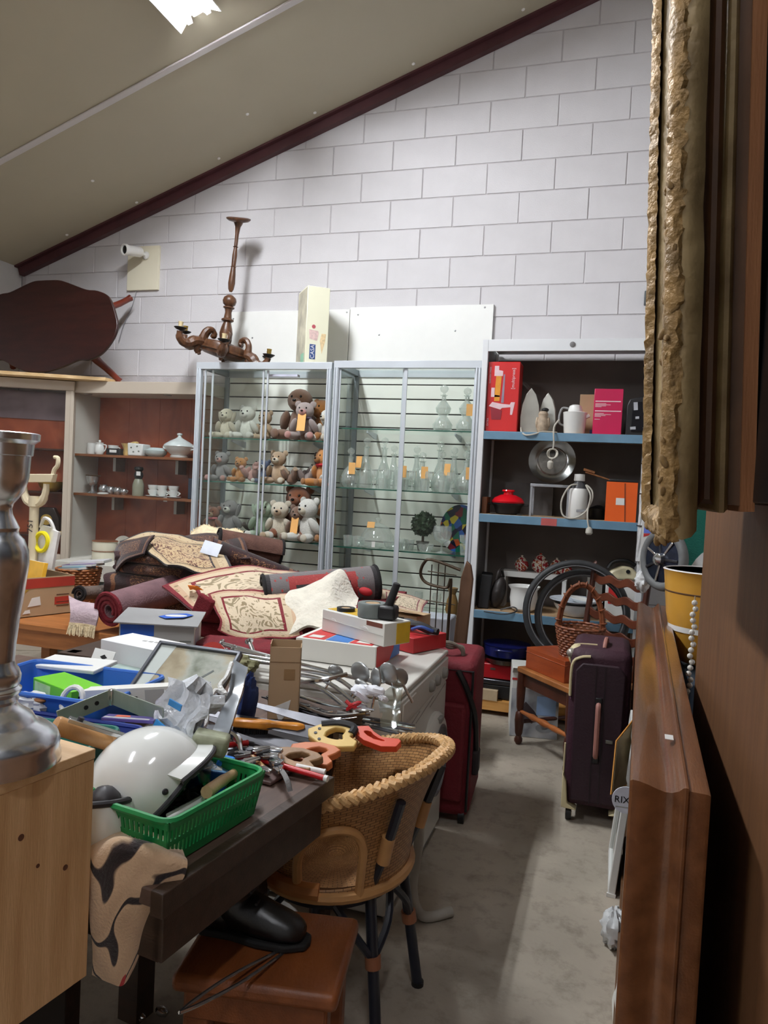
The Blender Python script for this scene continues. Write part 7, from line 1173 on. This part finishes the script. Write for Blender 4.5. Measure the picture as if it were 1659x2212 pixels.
def shellp(t_, v):
    a, b = seatp(t_), rimp(t_); q_ = a*(1-v)+b*v; fl = v**3; return q_+V((math.cos(t_), math.sin(t_), 0))*(.02*fl-.012*math.sin(PI*v))
TM = 2.6; nu, nv = 120, 20; vs = []; uvs = []; fs = []
def hole(t_, v):
    for c in (1.12, -1.12):
        x = (t_-c)*.235; z = v*.2
        if v > .12 and z < .13 and abs(x) < .085 and (z < .06 or (x/.085)**2+((z-.06)/.075)**2 < 1): return True
    return False
for i in range(nu+1):
    for j in range(nv+1): t_ = -TM+2*TM*i/nu; vs.append(shellp(t_, j/nv)); uvs.append((i/nu, j/nv))
for i in range(nu):
    for j in range(nv):
        t_ = -TM+2*TM*(i+.5)/nu
        if not hole(t_, (j+.5)/nv): fs.append((i*(nv+1)+j, (i+1)*(nv+1)+j, (i+1)*(nv+1)+j+1, i*(nv+1)+j+1))
o = part(wc, 'shell', MB().add(vs, fs, uvs), M_rat); sd = o.modifiers.new('thick', 'SOLIDIFY'); sd.thickness = .008
for c in (1.12, -1.12):
    pts = []
    for k in range(21):
        a = PI*k/20; x = .09*math.cos(a); z = (.065+.078*math.sin(a)); pts.append((x, z))
    pts = [(.09, .0)]+pts+[(-.09, .0)]
    part(wc, 'arch_frame', MB().tube([shellp(c+x/.235, z/.2)+V((math.cos(c), math.sin(c), 0))*.004 for x, z in pts], .0115, 8), M_cane)
q = MB()
for s in range(3):
    pts = []
    for k in range(241):
        u = k/240; t_ = -TM+2*TM*u; c = rimp(t_); n_ = V((math.cos(t_), math.sin(t_), 0)); ph = u*2*PI*26+s*2*PI/3; pts.append(c+n_*(math.sin(ph)*.012+.016)+V((0, 0, 1))*(math.sin(2*ph)*.007+.002))
    q = MB().tube(pts, .0095, 7); part(wc, 'rim_strand', q, M_braid)
part(wc, 'seat', MB().sheet(lambda u, v: seatp((u-.5)*2*PI)*v+V((0, 0, .36*(1-v)+.02-.015*(1-v))), 40, 6, .012), M_rat)
part(wc, 'seat_ring', MB().tube([seatp(2*PI*k/40)*1.02 for k in range(40)], .014, 8, True), M_cane); part(wc, 'front_wrap', MB().tube([seatp(-2.0+.06*k)*1.04+V((0, 0, .012)) for k in range(14)], .02, 8), mat('worn cane wrap', (182, 120, 66), .5, 0, .15, 14))
part(wc, 'under_ring', MB().tube([V((.16*math.cos(2*PI*k/40), .185*math.sin(2*PI*k/40), .335)) for k in range(40)], .012, 8, True), M_navy)
for (a, s) in ((.5, 1), (-.5, 1), (2.35, 1), (-2.35, 1)):
    tp = V((.17*math.cos(a), .2*math.sin(a), .36)); ft = V((.23*math.cos(a), .27*math.sin(a), 0)); up_ = shellp(max(-TM, min(TM, a)), .82)
    lg = part(wc, 'leg', MB().tube([ft, ft*.5+tp*.5, tp], .0145, 10, sub=3), M_navy); part(lg, 'foot_cap', MB().cyl(ft, ft+V((0, 0, .012)), .017), M_blk)
    if abs(a) < 1: part(wc, 'back_post', MB().tube([tp, shellp(a, .4)+V((math.cos(a), math.sin(a), 0))*.014, up_+V((math.cos(a), math.sin(a), 0))*.016], .012, 8, sub=4), M_navy); part(wc, 'cane_wrap', MB().cyl(shellp(a, .28)+V((math.cos(a), math.sin(a), 0))*.012, shellp(a, .5)+V((math.cos(a), math.sin(a), 0))*.014, .017), M_cane)
    for b in (a+.5, a-.5): part(wc, 'brace', MB().tube([ft*.45+tp*.55, V((.19*math.cos((a+b)/2), .22*math.sin((a+b)/2), .27)), V((.16*math.cos(b), .19*math.sin(b), .335))], .01, 8, sub=4), M_navy)
    part(wc, 'joint_wrap', MB().cyl(ft*.42+tp*.58, ft*.5+tp*.5, .02), mat('tan wrap', (150, 96, 66), .6))
for s in (-1, 1): part(wc, 'arm_end', MB().tube([rimp(s*TM), rimp(s*TM)+V((-.03, 0, -.03)), rimp(s*TM)+V((-.045, -s*.02, -.08)), seatp(s*TM)+V((-.02, 0, .06)), seatp(s*TM)], .0105, 8, sub=4), M_navy)
# ---------------------------------------------------------------- stool, boot, tongs
M_stw = wood('orange brown stool', (116, 62, 28), (138, 78, 38), .4, (8, 2, 8))
st = thing('wooden_stool', 'orange brown wooden stool with thick seat in the near foreground, a boot on it', 'stool', (.305, -3.535, 0), (0, 0, 10))
part(st, 'seat', MB().bb((-.16, -.13, .385), (.16, .13, .42)), M_stw, bevel=.012); part(st, 'apron', MB().bb((-.135, -.115, .33), (.135, -.1, .385)), M_stw, bevel=.003); part(st, 'apron', MB().bb((-.135, .1, .33), (.135, .115, .385)), M_stw, bevel=.003)
for sx in (-1, 1):
    for sy in (-1, 1): part(st, 'leg', MB().bb((sx*.115-.025, sy*.09-.022, 0), (sx*.115+.025, sy*.09+.022, .385)), M_stw, bevel=.005)
    part(st, 'stretcher', MB().bb((sx*.115-.01, -.09, .12), (sx*.115+.01, .09, .15)), M_stw)
M_boot = mat('black boot leather', (12, 12, 14), .35, 0, .2, 12, .15, 40)
bt = thing('ankle_boot', 'black leather ankle boot standing on the wooden stool', 'boot', (.2, -3.53, .4215), (0, 0, 4))
q = MB()
secs = [((-.01, 0, .2), .05, .044, 94), ((-.004, 0, .15), .05, .042, 90), ((0, 0, .1), .05, .042, 88), ((.004, 0, .065), .052, .042, 70), ((.035, 0, .05), .05, .042, 40), ((.075, 0, .04), .04, .04, 12), ((.115, 0, .034), .032, .041, 4), ((.15, 0, .03), .026, .036, 0), ((.172, 0, .024), .014, .022, 0)]
n = 16; vs = []; fs = []
for c, rh, rw, tl in secs:
    ax_ = V((math.cos(math.radians(tl-90+90)), 0, -math.sin(math.radians(tl)))); nn = V((math.sin(math.radians(tl)), 0, math.cos(math.radians(tl))))
    for k in range(n): a = 2*PI*k/n; vs.append(V(c)+nn*math.cos(a)*rh+V((0, 1, 0))*math.sin(a)*rw)
for j in range(len(secs)-1): fs += [(j*n+k, j*n+(k+1) % n, (j+1)*n+(k+1) % n, (j+1)*n+k) for k in range(n)]
fs += [tuple((len(secs)-1)*n+k for k in range(n))]
o = part(bt, 'upper', MB().add(vs, fs), M_boot, sub=1); part(bt, 'heel_cup', MB().ell((-.012, 0, .045), (.048, .042, .045)), M_boot)
part(bt, 'sole', MB().prism([(-.055, -.02), (-.045, -.036), (.02, -.034), (.08, -.042), (.14, -.04), (.178, -.02), (.182, 0), (.178, .02), (.14, .04), (.08, .042), (.02, .034), (-.045, .036), (-.055, .02)], 0, .014), mat('black sole', (16, 16, 16), .8), bevel=.004); part(bt, 'collar', MB().tube([(.052*math.cos(2*PI*k/20), .044*math.sin(2*PI*k/20), .2+.01*math.cos(4*PI*k/20)) for k in range(20)], .007, 7, True), M_boot); part(bt, 'tongue', MB().box((.04, 0, .19), (.01, .05, .07), (0, 20, 0)), M_boot, bevel=.004)
for k in range(4): part(bt, 'lace', MB().cyl((.048+.012*k-.005*(k < 1), -.026, .125-.022*k), (.048+.012*k, .026, .122-.022*k), .003, n=6), mat('dull lace', (40, 40, 44), .7))
tg = thing('kitchen_tongs', 'long chrome tongs sloping from the stool edge down to the lower left', 'tongs', (0.338, -3.528, 0.415)); c_ = V(tg.location); e = V((0.281, -3.836, 0.476))-c_
sd = e.normalized().cross(V((0, 0, 1))).normalized()
for s in (-1, 1): part(tg, 'arm', MB().tube([V((0, 0, 0))+sd*s*.004, e*.5+sd*s*.014, e*.85+sd*s*.008, e], .0032, 6, sub=5), M_chr)
part(tg, 'head', MB(frame((0, 0, 0), e*-1)).box((0, 0, .01), (.03, .006, .04), (0, 0, 30)), M_chr, bevel=.002)
# floor clutter at the bottom left
M_ochre = mat('ochre pot', (120, 92, 40), .6, 0, .2, 12)
for i, (c, rr, h, mm, nm, lab, cat) in enumerate((((0.056, -3.319, 0.030), .012, .12, M_galv, 'coil_spring', 'greenish steel coil spring at the bottom edge beside the tongs', 'spring'), ((0.041, -3.336, 0.030), .010, .1, M_galv, 'coil_spring', 'second coil spring leaning left of the first', 'spring'))):
    o = thing(nm, lab, cat, c, (20, 12, 0)); part(o, 'coil', MB().tube([(rr*math.cos(k*.8), rr*math.sin(k*.8), h*k/90) for k in range(91)], .0028, 5), mm); part(o, 'end_hook', MB().tube([(rr, 0, h), (rr*.5, 0, h+.012), (-.004, 0, h+.01)], .0028, 5), mm)
o = thing('ochre_bowl', 'small ochre bowl on the floor beside the springs', 'bowl', (0.086, -3.293, 0.020)); o.location.z = 0; part(o, 'bowl', MB().shell([(.03, 0), (.05, .03), (.055, .04)], 18), M_ochre); part(o, 'rim', MB().lathe([(.052, .038), (.056, .041), (.052, .044)], 18), M_ochre)
Fs = [(-0.136, -3.333, 0.000), (-0.092, -3.299, 0.000), (0.148, -3.240, 0.000)]
for i, (x, y, lab) in enumerate(((300, 2200, 'crumpled foil scrap on the dark floor at bottom left'), (350, 2190, 'second foil scrap nearer the springs'), (560, 2210, 'small foil scrap under the stool'))): solo('foil_scrap', MB().ell((0, 0, .012), (.02, .014, .012), (10, 30*i, 40*i), 7, 5), M_chr, lab, 'scrap', Fs[i])
solo('enamel_basin', MB().shell([(.1, 0), (.15, .05), (.155, .06)], 28), M_en, 'white enamel basin on the floor behind the boot under the table', 'basin', (-.03, -2.96, 0))

# ================================================================ near foreground, left
M_pine = wood('pale pine', (196, 152, 104), (222, 182, 134), .5, (14, 14, 1.1), knots=9)
pc = thing('pine_cabinet', 'pale knotty pine cabinet in the near left foreground carrying the candlestick', 'cabinet', (.151, -3.905, 0), (0, 0, -9)); PW, PD, PZ0, PZ1 = .42, .36, .55, .92
part(pc, 'side_board', MB().bb((-.016, -PD, PZ0), (0, 0, PZ1-.016)), M_pine, bevel=.0015); part(pc, 'side_board', MB().bb((-PW, -PD, PZ0), (-PW+.016, 0, PZ1-.016)), M_pine, bevel=.0015); part(pc, 'top_board', MB().bb((-PW, -PD, PZ1-.016), (.001, .001, PZ1)), wood('pine top', (206, 164, 116), (226, 190, 144), .5, (1.2, 14, 14)), bevel=.0015); part(pc, 'back_board', MB().bb((-PW+.016, -.012, PZ0), (-.016, 0, PZ1-.016)), M_pine); part(pc, 'front_board', MB().bb((-PW+.016, -PD, PZ0), (-.016, -PD+.014, PZ1-.016)), M_pine); part(pc, 'bottom_board', MB().bb((-PW+.016, -PD+.014, PZ0), (-.016, -.012, PZ0+.014)), M_pine)
for y, z, r in ((-.05, .75, .0045), (-.1, .775, .0032), (-.13, .83, .005)): part(pc, 'knot', MB().cyl((-.0005, y, z), (.0006, y, z), r, n=12), mat('pine knot', (96, 58, 40), .6))
solo('black_stand', MB().bb((-.42, -.36, 0), (-.02, -.02, .548)), mat('black painted stand', (16, 15, 16), .6), 'black painted stand under the pine cabinet', 'stand', (.151, -3.905, 0), (0, 0, -9), bevel=.004)
M_silv, t, p = newmat('hammered silver'); p.inputs['Metallic'].default_value = 1; p.inputs['Base Color'].default_value = (.62, .62, .63, 1); p.inputs['Roughness'].default_value = .24
tc = N(t, 'ShaderNodeTexCoord'); nz = N(t, 'ShaderNodeTexNoise'); nz.inputs['Scale'].default_value = 30; nz.inputs['Detail'].default_value = 4; t.links.new(tc.outputs['Object'], nz.inputs['Vector']); r = N(t, 'ShaderNodeValToRGB'); t.links.new(nz.outputs['Fac'], r.inputs[0]); r.color_ramp.elements[0].position = .35; r.color_ramp.elements[0].color = (.6, .63, .68, 1); r.color_ramp.elements[1].position = .6; r.color_ramp.elements[1].color = (.82, .85, .9, 1); t.links.new(r.outputs[0], p.inputs['Base Color'])
b_ = N(t, 'ShaderNodeBump'); b_.inputs['Strength'].default_value = .12; b_.inputs['Distance'].default_value = .004; t.links.new(nz.outputs['Fac'], b_.inputs['Height']); t.links.new(b_.outputs[0], p.inputs['Normal'])
CS = thing('candlestick', 'tall heavy silver candlestick on the pine cabinet at the left edge', 'candlestick', (.052, -4.012, PZ1+.0005))
K = .000655
def seg(name, pts): part(CS, name, MB().lathe([(max(r*K, 1e-6), (1668-y)*K*1.0) for r, y in pts], 40), M_silv)
seg('foot', [(146, 1668), (147, 1655), (142, 1640), (144, 1625), (138, 1608), (118, 1592), (98, 1582), (90, 1574), (84, 1562), (66, 1550), (54, 1540), (50, 1532)])
seg('knop', [(50, 1532), (54, 1524), (50, 1516), (58, 1508), (59, 1500), (52, 1494), (56, 1484), (57, 1470), (52, 1456), (45, 1446), (42, 1436)])
seg('shaft', [(42, 1436), (44, 1400), (50, 1340), (60, 1270), (66, 1215), (64, 1185), (54, 1160), (44, 1150), (42, 1142)])
seg('collar', [(42, 1142), (44, 1134), (38, 1122), (29, 1104), (27, 1092), (30, 1080), (38, 1070)])
seg('cup', [(38, 1070), (52, 1052), (60, 1020), (62, 985), (63, 972), (67, 970), (69, 945), (74, 940), (80, 936), (81, 922), (76, 920), (70, 924), (60, 985), (1e-9, 990)])
# patterned towel over the near corner of the tool table
M_tow, t, p = newmat('patterned towel'); p.inputs['Roughness'].default_value = .95; p.inputs['Sheen Weight'].default_value = .4
uv = N(t, 'ShaderNodeUVMap'); wv = N(t, 'ShaderNodeTexWave'); wv.inputs['Scale'].default_value = .7; wv.inputs['Distortion'].default_value = 22; wv.inputs['Detail'].default_value = 2; wv.inputs['Detail Scale'].default_value = 1.2; t.links.new(uv.outputs[0], wv.inputs['Vector']); r = N(t, 'ShaderNodeValToRGB'); t.links.new(wv.outputs['Fac'], r.inputs[0])
for i, (po, c) in enumerate(((0, (30, 20, 20)), (.03, (50, 34, 32)), (.06, (206, 174, 140)), (1, (196, 164, 132)))):
    e = r.color_ramp.elements[i] if i < 2 else r.color_ramp.elements.new(po); e.position = po; e.color = lin(c)
nz = N(t, 'ShaderNodeTexNoise'); nz.inputs['Scale'].default_value = 2.3; t.links.new(uv.outputs[0], nz.inputs['Vector']); lt = N(t, 'ShaderNodeMath', operation='GREATER_THAN'); lt.inputs[1].default_value = .66; t.links.new(nz.outputs['Fac'], lt.inputs[0]); mx = N(t, 'ShaderNodeMix'); mx.data_type = 'RGBA'; t.links.new(lt.outputs[0], mx.inputs[0]); t.links.new(r.outputs[0], mx.inputs[6]); mx.inputs[7].default_value = lin((172, 40, 42)); t.links.new(mx.outputs[2], p.inputs['Base Color'])
n2 = N(t, 'ShaderNodeTexNoise'); n2.inputs['Scale'].default_value = 220; b_ = N(t, 'ShaderNodeBump'); b_.inputs['Strength'].default_value = .5; b_.inputs['Distance'].default_value = .004; tc = N(t, 'ShaderNodeTexCoord'); t.links.new(tc.outputs['Object'], n2.inputs['Vector']); t.links.new(n2.outputs['Fac'], b_.inputs['Height']); t.links.new(b_.outputs[0], p.inputs['Normal'])
tw = cloth('patterned_towel', 'beige towel with dark looping lines and red patches hanging off the table corner', [[(0.085, -3.824, 0.734), (0.120, -3.802, 0.744), (0.162, -3.769, 0.733), (0.215, -3.753, 0.705)], [(0.122, -3.875, 0.726), (0.179, -3.867, 0.749), (0.236, -3.850, 0.748), (0.278, -3.827, 0.729)], [(0.138, -3.893, 0.687), (0.197, -3.890, 0.706), (0.239, -3.871, 0.713), (0.279, -3.839, 0.701)], [(0.145, -3.893, 0.631), (0.189, -3.894, 0.654), (0.224, -3.878, 0.664), (0.245, -3.851, 0.657)], [(0.145, -3.885, 0.573), (0.180, -3.884, 0.588), (0.208, -3.870, 0.598), (0.222, -3.849, 0.609)], [(0.140, -3.878, 0.528), (0.170, -3.874, 0.522), (0.193, -3.867, 0.517), (0.202, -3.852, 0.551)]], M_tow, th=.01, nu=44, nv=30, wob=.018, ws=15, cat='towel', seed=4)
# ================================================================ near foreground, right
def rectframe(par, name, prof, y0, y1, z0, z1, m, sub=1, disp=0, fr=38):
    """moulding swept round a rectangle in the YZ plane; prof = (x, outward offset) from wall to lip"""
    n = len(prof); vs = []; fs = []; path = []
    cor = [(y0, z0, -1, -1), (y1, z0, 1, -1), (y1, z1, 1, 1), (y0, z1, -1, 1)]
    for k in range(4):
        a, b = cor[k], cor[(k+1) % 4]
        for s in range(sub): u = s/sub; path.append(tuple(a[i]*(1-u)+b[i]*u for i in range(4)))
    P = len(path)
    for (y, z, sy, sz) in path:
        for (x, o) in prof:
            d = disp*noise.fractal((y*fr, z*fr, x*fr), 1, 2, 3) if disp else 0
            vs.append((x+d*.6, y+sy*(o+d), z+sz*(o+d)))
    for i in range(P):
        j = (i+1) % P
        for k in range(n-1): fs.append((i*n+k, j*n+k, j*n+k+1, i*n+k+1))
    return part(par, name, MB().add(vs, fs), m)
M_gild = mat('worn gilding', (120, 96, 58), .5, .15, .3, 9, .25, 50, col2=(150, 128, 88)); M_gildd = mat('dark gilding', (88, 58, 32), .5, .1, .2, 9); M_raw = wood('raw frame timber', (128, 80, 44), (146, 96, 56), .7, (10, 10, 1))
gf = thing('gilded_frame', 'large old gilded picture frame with carved leafy edge hanging at the right', 'picture frame', (1.1, -3.79, 1.35), (0, -2.2, 0))
FY, FZ = .62, 1.55
rectframe(gf, 'timber_side', [(-.006, -.012), (-.006, 0), (-.0235, 0), (-.0235, -.012)], 0, FY, 0, FZ, M_raw)
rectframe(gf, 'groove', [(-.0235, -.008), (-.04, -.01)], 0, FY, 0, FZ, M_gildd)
rectframe(gf, 'torus', [(-.038, -.012), (-.039, -.003), (-.044, .002), (-.05, .002), (-.055, -.003), (-.056, -.012)], 0, FY, 0, FZ, M_gild)
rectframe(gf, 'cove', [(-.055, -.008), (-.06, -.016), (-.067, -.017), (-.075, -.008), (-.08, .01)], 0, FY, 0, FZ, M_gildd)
rectframe(gf, 'outer_band', [(-.079, .005), (-.08, .026), (-.088, .033), (-.1, .037), (-.108, .036), (-.112, .03)], 0, FY, 0, FZ, M_gild, 30, .004)
rectframe(gf, 'inner_slope', [(-.11, .03), (-.106, .01), (-.095, -.02), (-.06, -.05), (-.02, -.06), (0, -.06)], 0, FY, 0, FZ, M_gild)
M_orn = mat('carved gilt leaf', (142, 112, 66), .5, .2, .35, 22, .5, 90)
rectframe(gf, 'carved_band', [(-.104, .036), (-.112, .04), (-.12, .038), (-.127, .03), (-.128, .018), (-.12, .006), (-.11, .0)], 0, FY, 0, FZ, M_orn, 170, .006, 110)
leaf = MB().ell((0, 0, 0), (1, 1, 1), None, 8, 5).mesh('carved_leaf', M_orn); k = 0
def orn(y, z, sc_, rot):
    o = part(gf, 'carved_leaf', leaf, None, loc=(-.121+random.uniform(-.006, .007), y, z), rot=rot); o.scale = [sc_*a for a in (.8, .75, 1.5)]
z = -.035
while z < FZ:
    for q_ in range(2): orn(-.03+.02*q_+random.uniform(-.006, .006), z+random.uniform(-.006, .006), random.uniform(.004, .0075), (random.uniform(-50, 50), random.uniform(-40, 40), random.uniform(0, 90)))
    z += .0145
for q_ in range(22): orn(-.025+.012*(q_ % 5), -.035+random.uniform(-.008, .012), random.uniform(.004, .007), (random.uniform(-60, 60), random.uniform(-60, 60), 0))
for y in [.03+.02*i for i in range(20)]: orn(y, -.033, random.uniform(.007, .01), (random.uniform(60, 120), random.uniform(-40, 40), 0))
part(gf, 'picture_backing', MB().bb((-.004, .03, .03), (0, FY-.03, FZ-.03)), mat('dark canvas', (30, 24, 20), .6))
# tall cupboard on which it hangs
M_cup = wood('brown cupboard veneer', (94, 62, 38), (114, 78, 48), .5, (10, 10, .8)); M_bk = mat('black lacquer', (10, 9, 10), .5)
cu = thing('wardrobe', 'tall brown veneered wardrobe at the right edge with an added black upper panel', 'wardrobe', (1.17, -2.57, 0))
part(cu, 'side_panel', MB().bb((0, -2.45, 0), (.02, 0, 1.36)), M_cup, bevel=.002); part(cu, 'rear_panel', MB().bb((.02, -.02, 0), (.6, 0, 2.6)), M_cup); part(cu, 'black_panel', MB().bb((-.079, -2.45, 1.362), (.02, -.72, 2.95)), M_bk, bevel=.002); part(cu, 'upper_panel', MB().bb((0, -.72, 1.362), (.02, 0, 2.6)), M_cup); part(cu, 'top_panel', MB().bb((.02, -2.45, 2.6), (.6, -.02, 2.62)), M_cup); part(cu, 'far_side', MB().bb((.58, -2.45, 0), (.6, -.02, 2.6)), M_cup)  # black panel added for the dark area behind the gilded frame
# moulded mahogany frame standing on edge
M_mol = wood('moulded brown frame', (100, 60, 34), (128, 82, 50), .28, (8, 1.5, 8), coat=.5)
mf = thing('moulded_frame', 'long moulded brown wooden frame standing on edge along the right of the aisle', 'picture frame', (.968, -3.574, 0), (0, 0, -2.0))
rectframe(mf, 'moulding', [(.0, -.07), (.0, -.004), (.004, .0), (.014, -.001), (.03, -.007), (.046, -.015), (.058, -.019), (.068, -.018), (.078, -.011), (.084, -.001), (.088, .001), (.092, .0), (.095, -.006), (.122, -.007), (.127, -.01), (.127, -.07)], 0, 2.25, .0+.0, .885, M_mol)
part(mf, 'backing', MB().bb((.06, .05, .05), (.068, 2.2, .835)), mat('dark hardboard', (54, 38, 28), .8)); part(mf, 'paper_scrap', MB().box((.07, .27, .8845), (.016, .03, .001)), M_wpl)
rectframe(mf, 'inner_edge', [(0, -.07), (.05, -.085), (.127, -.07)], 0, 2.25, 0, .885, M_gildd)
# yellow pot, plates, green cloth beyond the frame
M_tealp = mat('green cloth', (16, 98, 84), .9, 0, .1, 6, .4, 160); M_ypot = mat('mustard glazed pot', (212, 158, 62), .3, 0, .06, 8)
tb = thing('blue_sideboard', 'blue painted sideboard behind the moulded frame at the right', 'cabinet', (1.5, -1.72, 0)); part(tb, 'body', MB().bb((-.3, -.45, 0), (.3, .4, .73)), mat('sky blue paint', (120, 156, 196), .5, 0, .06, 5), bevel=.004); part(tb, 'top', MB().bb((-.24, -.43, .73), (.32, .42, .75)), mat('pale orange board', (214, 168, 126), .5), bevel=.003)
o = part(tb, 'scribble', MB().tube([(-.24, -.453, .44), (-.2, -.453, .46), (-.17, -.453, .44), (-.16, -.453, .41), (-.19, -.453, .4), (-.18, -.453, .43), (-.14, -.453, .45), (-.13, -.453, .36), (-.19, -.453, .3)], .006, 6, sub=5), M_blk)
o = thing('mustard_pot', 'large mustard glazed pot with white inside and a dark line, behind the moulded frame', 'pot', (1.28, -1.86, .7505)); part(o, 'pot', MB().lathe([(.09, 0), (.12, .04), (.15, .18), (.162, .3), (.166, .34), (.17, .345)], 36), M_ypot); part(o, 'inside', MB().lathe([(.17, .345), (.163, .349), (.155, .33), (.14, .12), (1e-6, .1)], 36), M_en); part(o, 'line', MB().lathe([(.1592, .262), (.1605, .265), (.1597, .268)], 36), mat('brown line', (90, 60, 34), .5))
o = thing('grey_plate', 'large pale grey plate propped behind the mustard pot', 'plate', (1.4, -1.42, 1.0), (82, 0, -35)); part(o, 'rim', MB().lathe([(.12, .0), (.16, .012), (.175, .016), (.175, .02), (.12, .006)], 32), mat('pale grey glaze', (176, 178, 178), .25)); part(o, 'well', MB().lathe([(1e-6, -.002), (.12, .0), (.12, .006), (1e-6, .004)], 32), mat('pale grey glaze', (0, 0, 0)))
gs = thing('green_screen', 'green cloth covered screen with grey frame behind the mustard pot', 'screen', (1.36, -1.1, 0)); part(gs, 'cloth_panel', MB().bb((-.14, 0, .1), (.14, .02, 1.42)), M_tealp); part(gs, 'frame_post', MB().bb((.14, -.005, 0), (.16, .025, 1.45)), mat('grey blue post', (130, 150, 170), .5)); part(gs, 'frame_post', MB().bb((-.17, -.005, 0), (-.145, .025, 1.15)), M_wpl)
wh = thing('wheel_cover', 'round dark wheel with grey rubber rim and chrome spokes above the moulded frame', 'wheel', (1.15, -1.25, 1.08), (88, 0, -52)); part(wh, 'rubber_rim', MB().tube([(.125*math.cos(2*PI*k/48), .125*math.sin(2*PI*k/48), 0) for k in range(48)], .022, 10, True), mat('grey rubber', (104, 106, 106), .6, 0, .1, 30)); part(wh, 'dark_disc', MB().lathe([(1e-6, .0), (.11, .0), (.11, .01), (1e-6, .02)], 32), mat('dark blue steel', (34, 40, 56), .25, .5, .5, 14)); part(wh, 'hub', MB().lathe([(.03, .01), (.028, .04), (.012, .05), (1e-6, .05)], 18), M_chr)
for k in range(7): a = 2*PI*k/7; part(wh, 'spoke', MB().box((.065*math.cos(a), .065*math.sin(a), .016), (.08, .012, .006), (0, 0, math.degrees(a))), M_chr if k % 2 else M_dkst, bevel=.002)
solo('white_plastic_bag', MB().blob((0, 0, 0), (.035, .035, .05), .3, 3, 5), mat('milky plastic', (0, 0, 0)), 'crumpled white plastic bag below the wheel at the end of the moulded frame', 'bag', (1.07, -1.15, .96))
sp_ = thing('sign_card', 'small card with blue and red print beside the gilded frame lower tip', 'card', (1.09, -.9, 1.2)); part(sp_, 'card', MB().bb((-.03, 0, -.2), (.04, .01, .12)), M_wpl); part(sp_, 'blue_print', MB().bb((-.02, -.001, -.02), (.035, 0, .03)), mat('cornflower print', (110, 130, 220), .4)); part(sp_, 'red_print', MB().prism([(-.02, -.04), (.03, -.02), (-.02, -.022)], 0, .001, M(((1, 0, 0, 0), (0, 0, -1, 0), (0, 1, 0, 0), (0, 0, 0, 1)))), M_rpr, smooth=False)
bd = thing('bead_string', 'string of pale beads hanging by the wardrobe edge', 'beads', (1.158, -2.545, 1.06))
bm = MB().ell((0, 0, 0), .0085, None, 8, 6).mesh('bead', mat('pearl bead', (214, 212, 204), .2, 0, .05))
for k in range(16): part(bd, 'bead', bm, None, loc=(.004*math.sin(k*2), 0, -.0175*k))
part(bd, 'thread', MB().cyl((0, 0, .02), (0, 0, -.28), .0015, n=5), M_cord)
# things wedged between aisle and frame
yc = thing('mustard_folder', 'mustard card folder leaning against the moulded frame beside the plum suitcase', 'folder', (0.997, -2.255, 0.469)); c_ = V(yc.location); P4 = [V(q)-c_ for q in ((1.029, -2.136, 0.579), (1.031, -2.247, 0.392), (0.963, -2.373, 0.387), (0.971, -2.281, 0.537))]
q = MB(); nn = (P4[1]-P4[0]).cross(P4[3]-P4[0]).normalized()*.004; q.add(P4+[p_+nn for p_ in P4], [(0, 1, 2, 3), (7, 6, 5, 4), (0, 4, 5, 1), (1, 5, 6, 2), (2, 6, 7, 3), (3, 7, 4, 0)]); part(yc, 'card', q, mat('mustard card', (196, 132, 44), .6, 0, .06, 8), smooth=False); q = MB(); q.add([p_*.94-nn*.6 for p_ in P4]+[p_*.94-nn*.1 for p_ in P4], [(0, 1, 2, 3), (7, 6, 5, 4), (0, 4, 5, 1), (1, 5, 6, 2), (2, 6, 7, 3), (3, 7, 4, 0)]); part(yc, 'grey_sheet', q, mat('grey tan paper', (134, 116, 84), .7), smooth=False)
bg = thing('round_badge', 'round white badge lettered RIX hanging at the edge of the moulded frame', 'badge', (1.005, -2.484, 0.421), (90, 0, 4)); part(bg, 'disc', MB().lathe([(1e-6, 0), (.042, 0), (.042, .004), (1e-6, .005)], 28), mat('white badge', (226, 228, 240), .35)); text(bg, 'lettering', 'RIX', .03, T((-.012, -.0, .0056), (0, 0, 0)), M_blk); part(bg, 'bar', MB().box((0, -.022, .005), (.06, .003, .001)), M_sil2)
wf = thing('white_mirror', 'narrow white framed mirror standing on the floor against the moulded frame', 'mirror', (.985, -2.28, 0), (0, 5, 0))
for a, b in (((-.012, 0, 0), (.012, .03, .56)), ((-.012, .3, 0), (.012, .33, .56)), ((-.012, .03, 0), (.012, .3, .03)), ((-.012, .03, .53), (.012, .3, .56))): part(wf, 'frame_bar', MB().bb(a, b), M_wpl, bevel=.003)
part(wf, 'bead', MB().bb((-.016, -.004, -.0), (.014, .004, .012)), M_wpl); part(wf, 'mirror_glass', MB().bb((-.004, .03, .03), (.004, .3, .53)), mat('old mirror', (150, 156, 150), .08, .9, .05))
solo('plastic_bundle', MB().blob((0, 0, .055), (.036, .05, .056), .3, 3.2, 2), mat('milky plastic', (0, 0, 0)), 'crumpled clear plastic bundle on the floor beside the white cloth', 'bag', (.99, -2.56, 0))
cloth('white_cloth', 'long white cloth slumped on the floor against the moulded frame', [[(1.031, -2.798, 0.160), (1.040, -2.795, 0.160), (1.055, -2.788, 0.160)], [(1.005, -2.826, 0.100), (1.017, -2.863, 0.120), (1.060, -2.872, 0.130)], [(0.987, -2.876, 0.040), (1.004, -2.969, 0.100), (1.056, -2.986, 0.120)], [(0.993, -2.955, 0.010), (1.009, -3.063, 0.080), (1.054, -3.073, 0.100)]], mat('white linen', (214, 212, 204), .9, 0, .06, 12), th=.01, nu=20, nv=14, wob=.03, ws=16, cat='cloth')
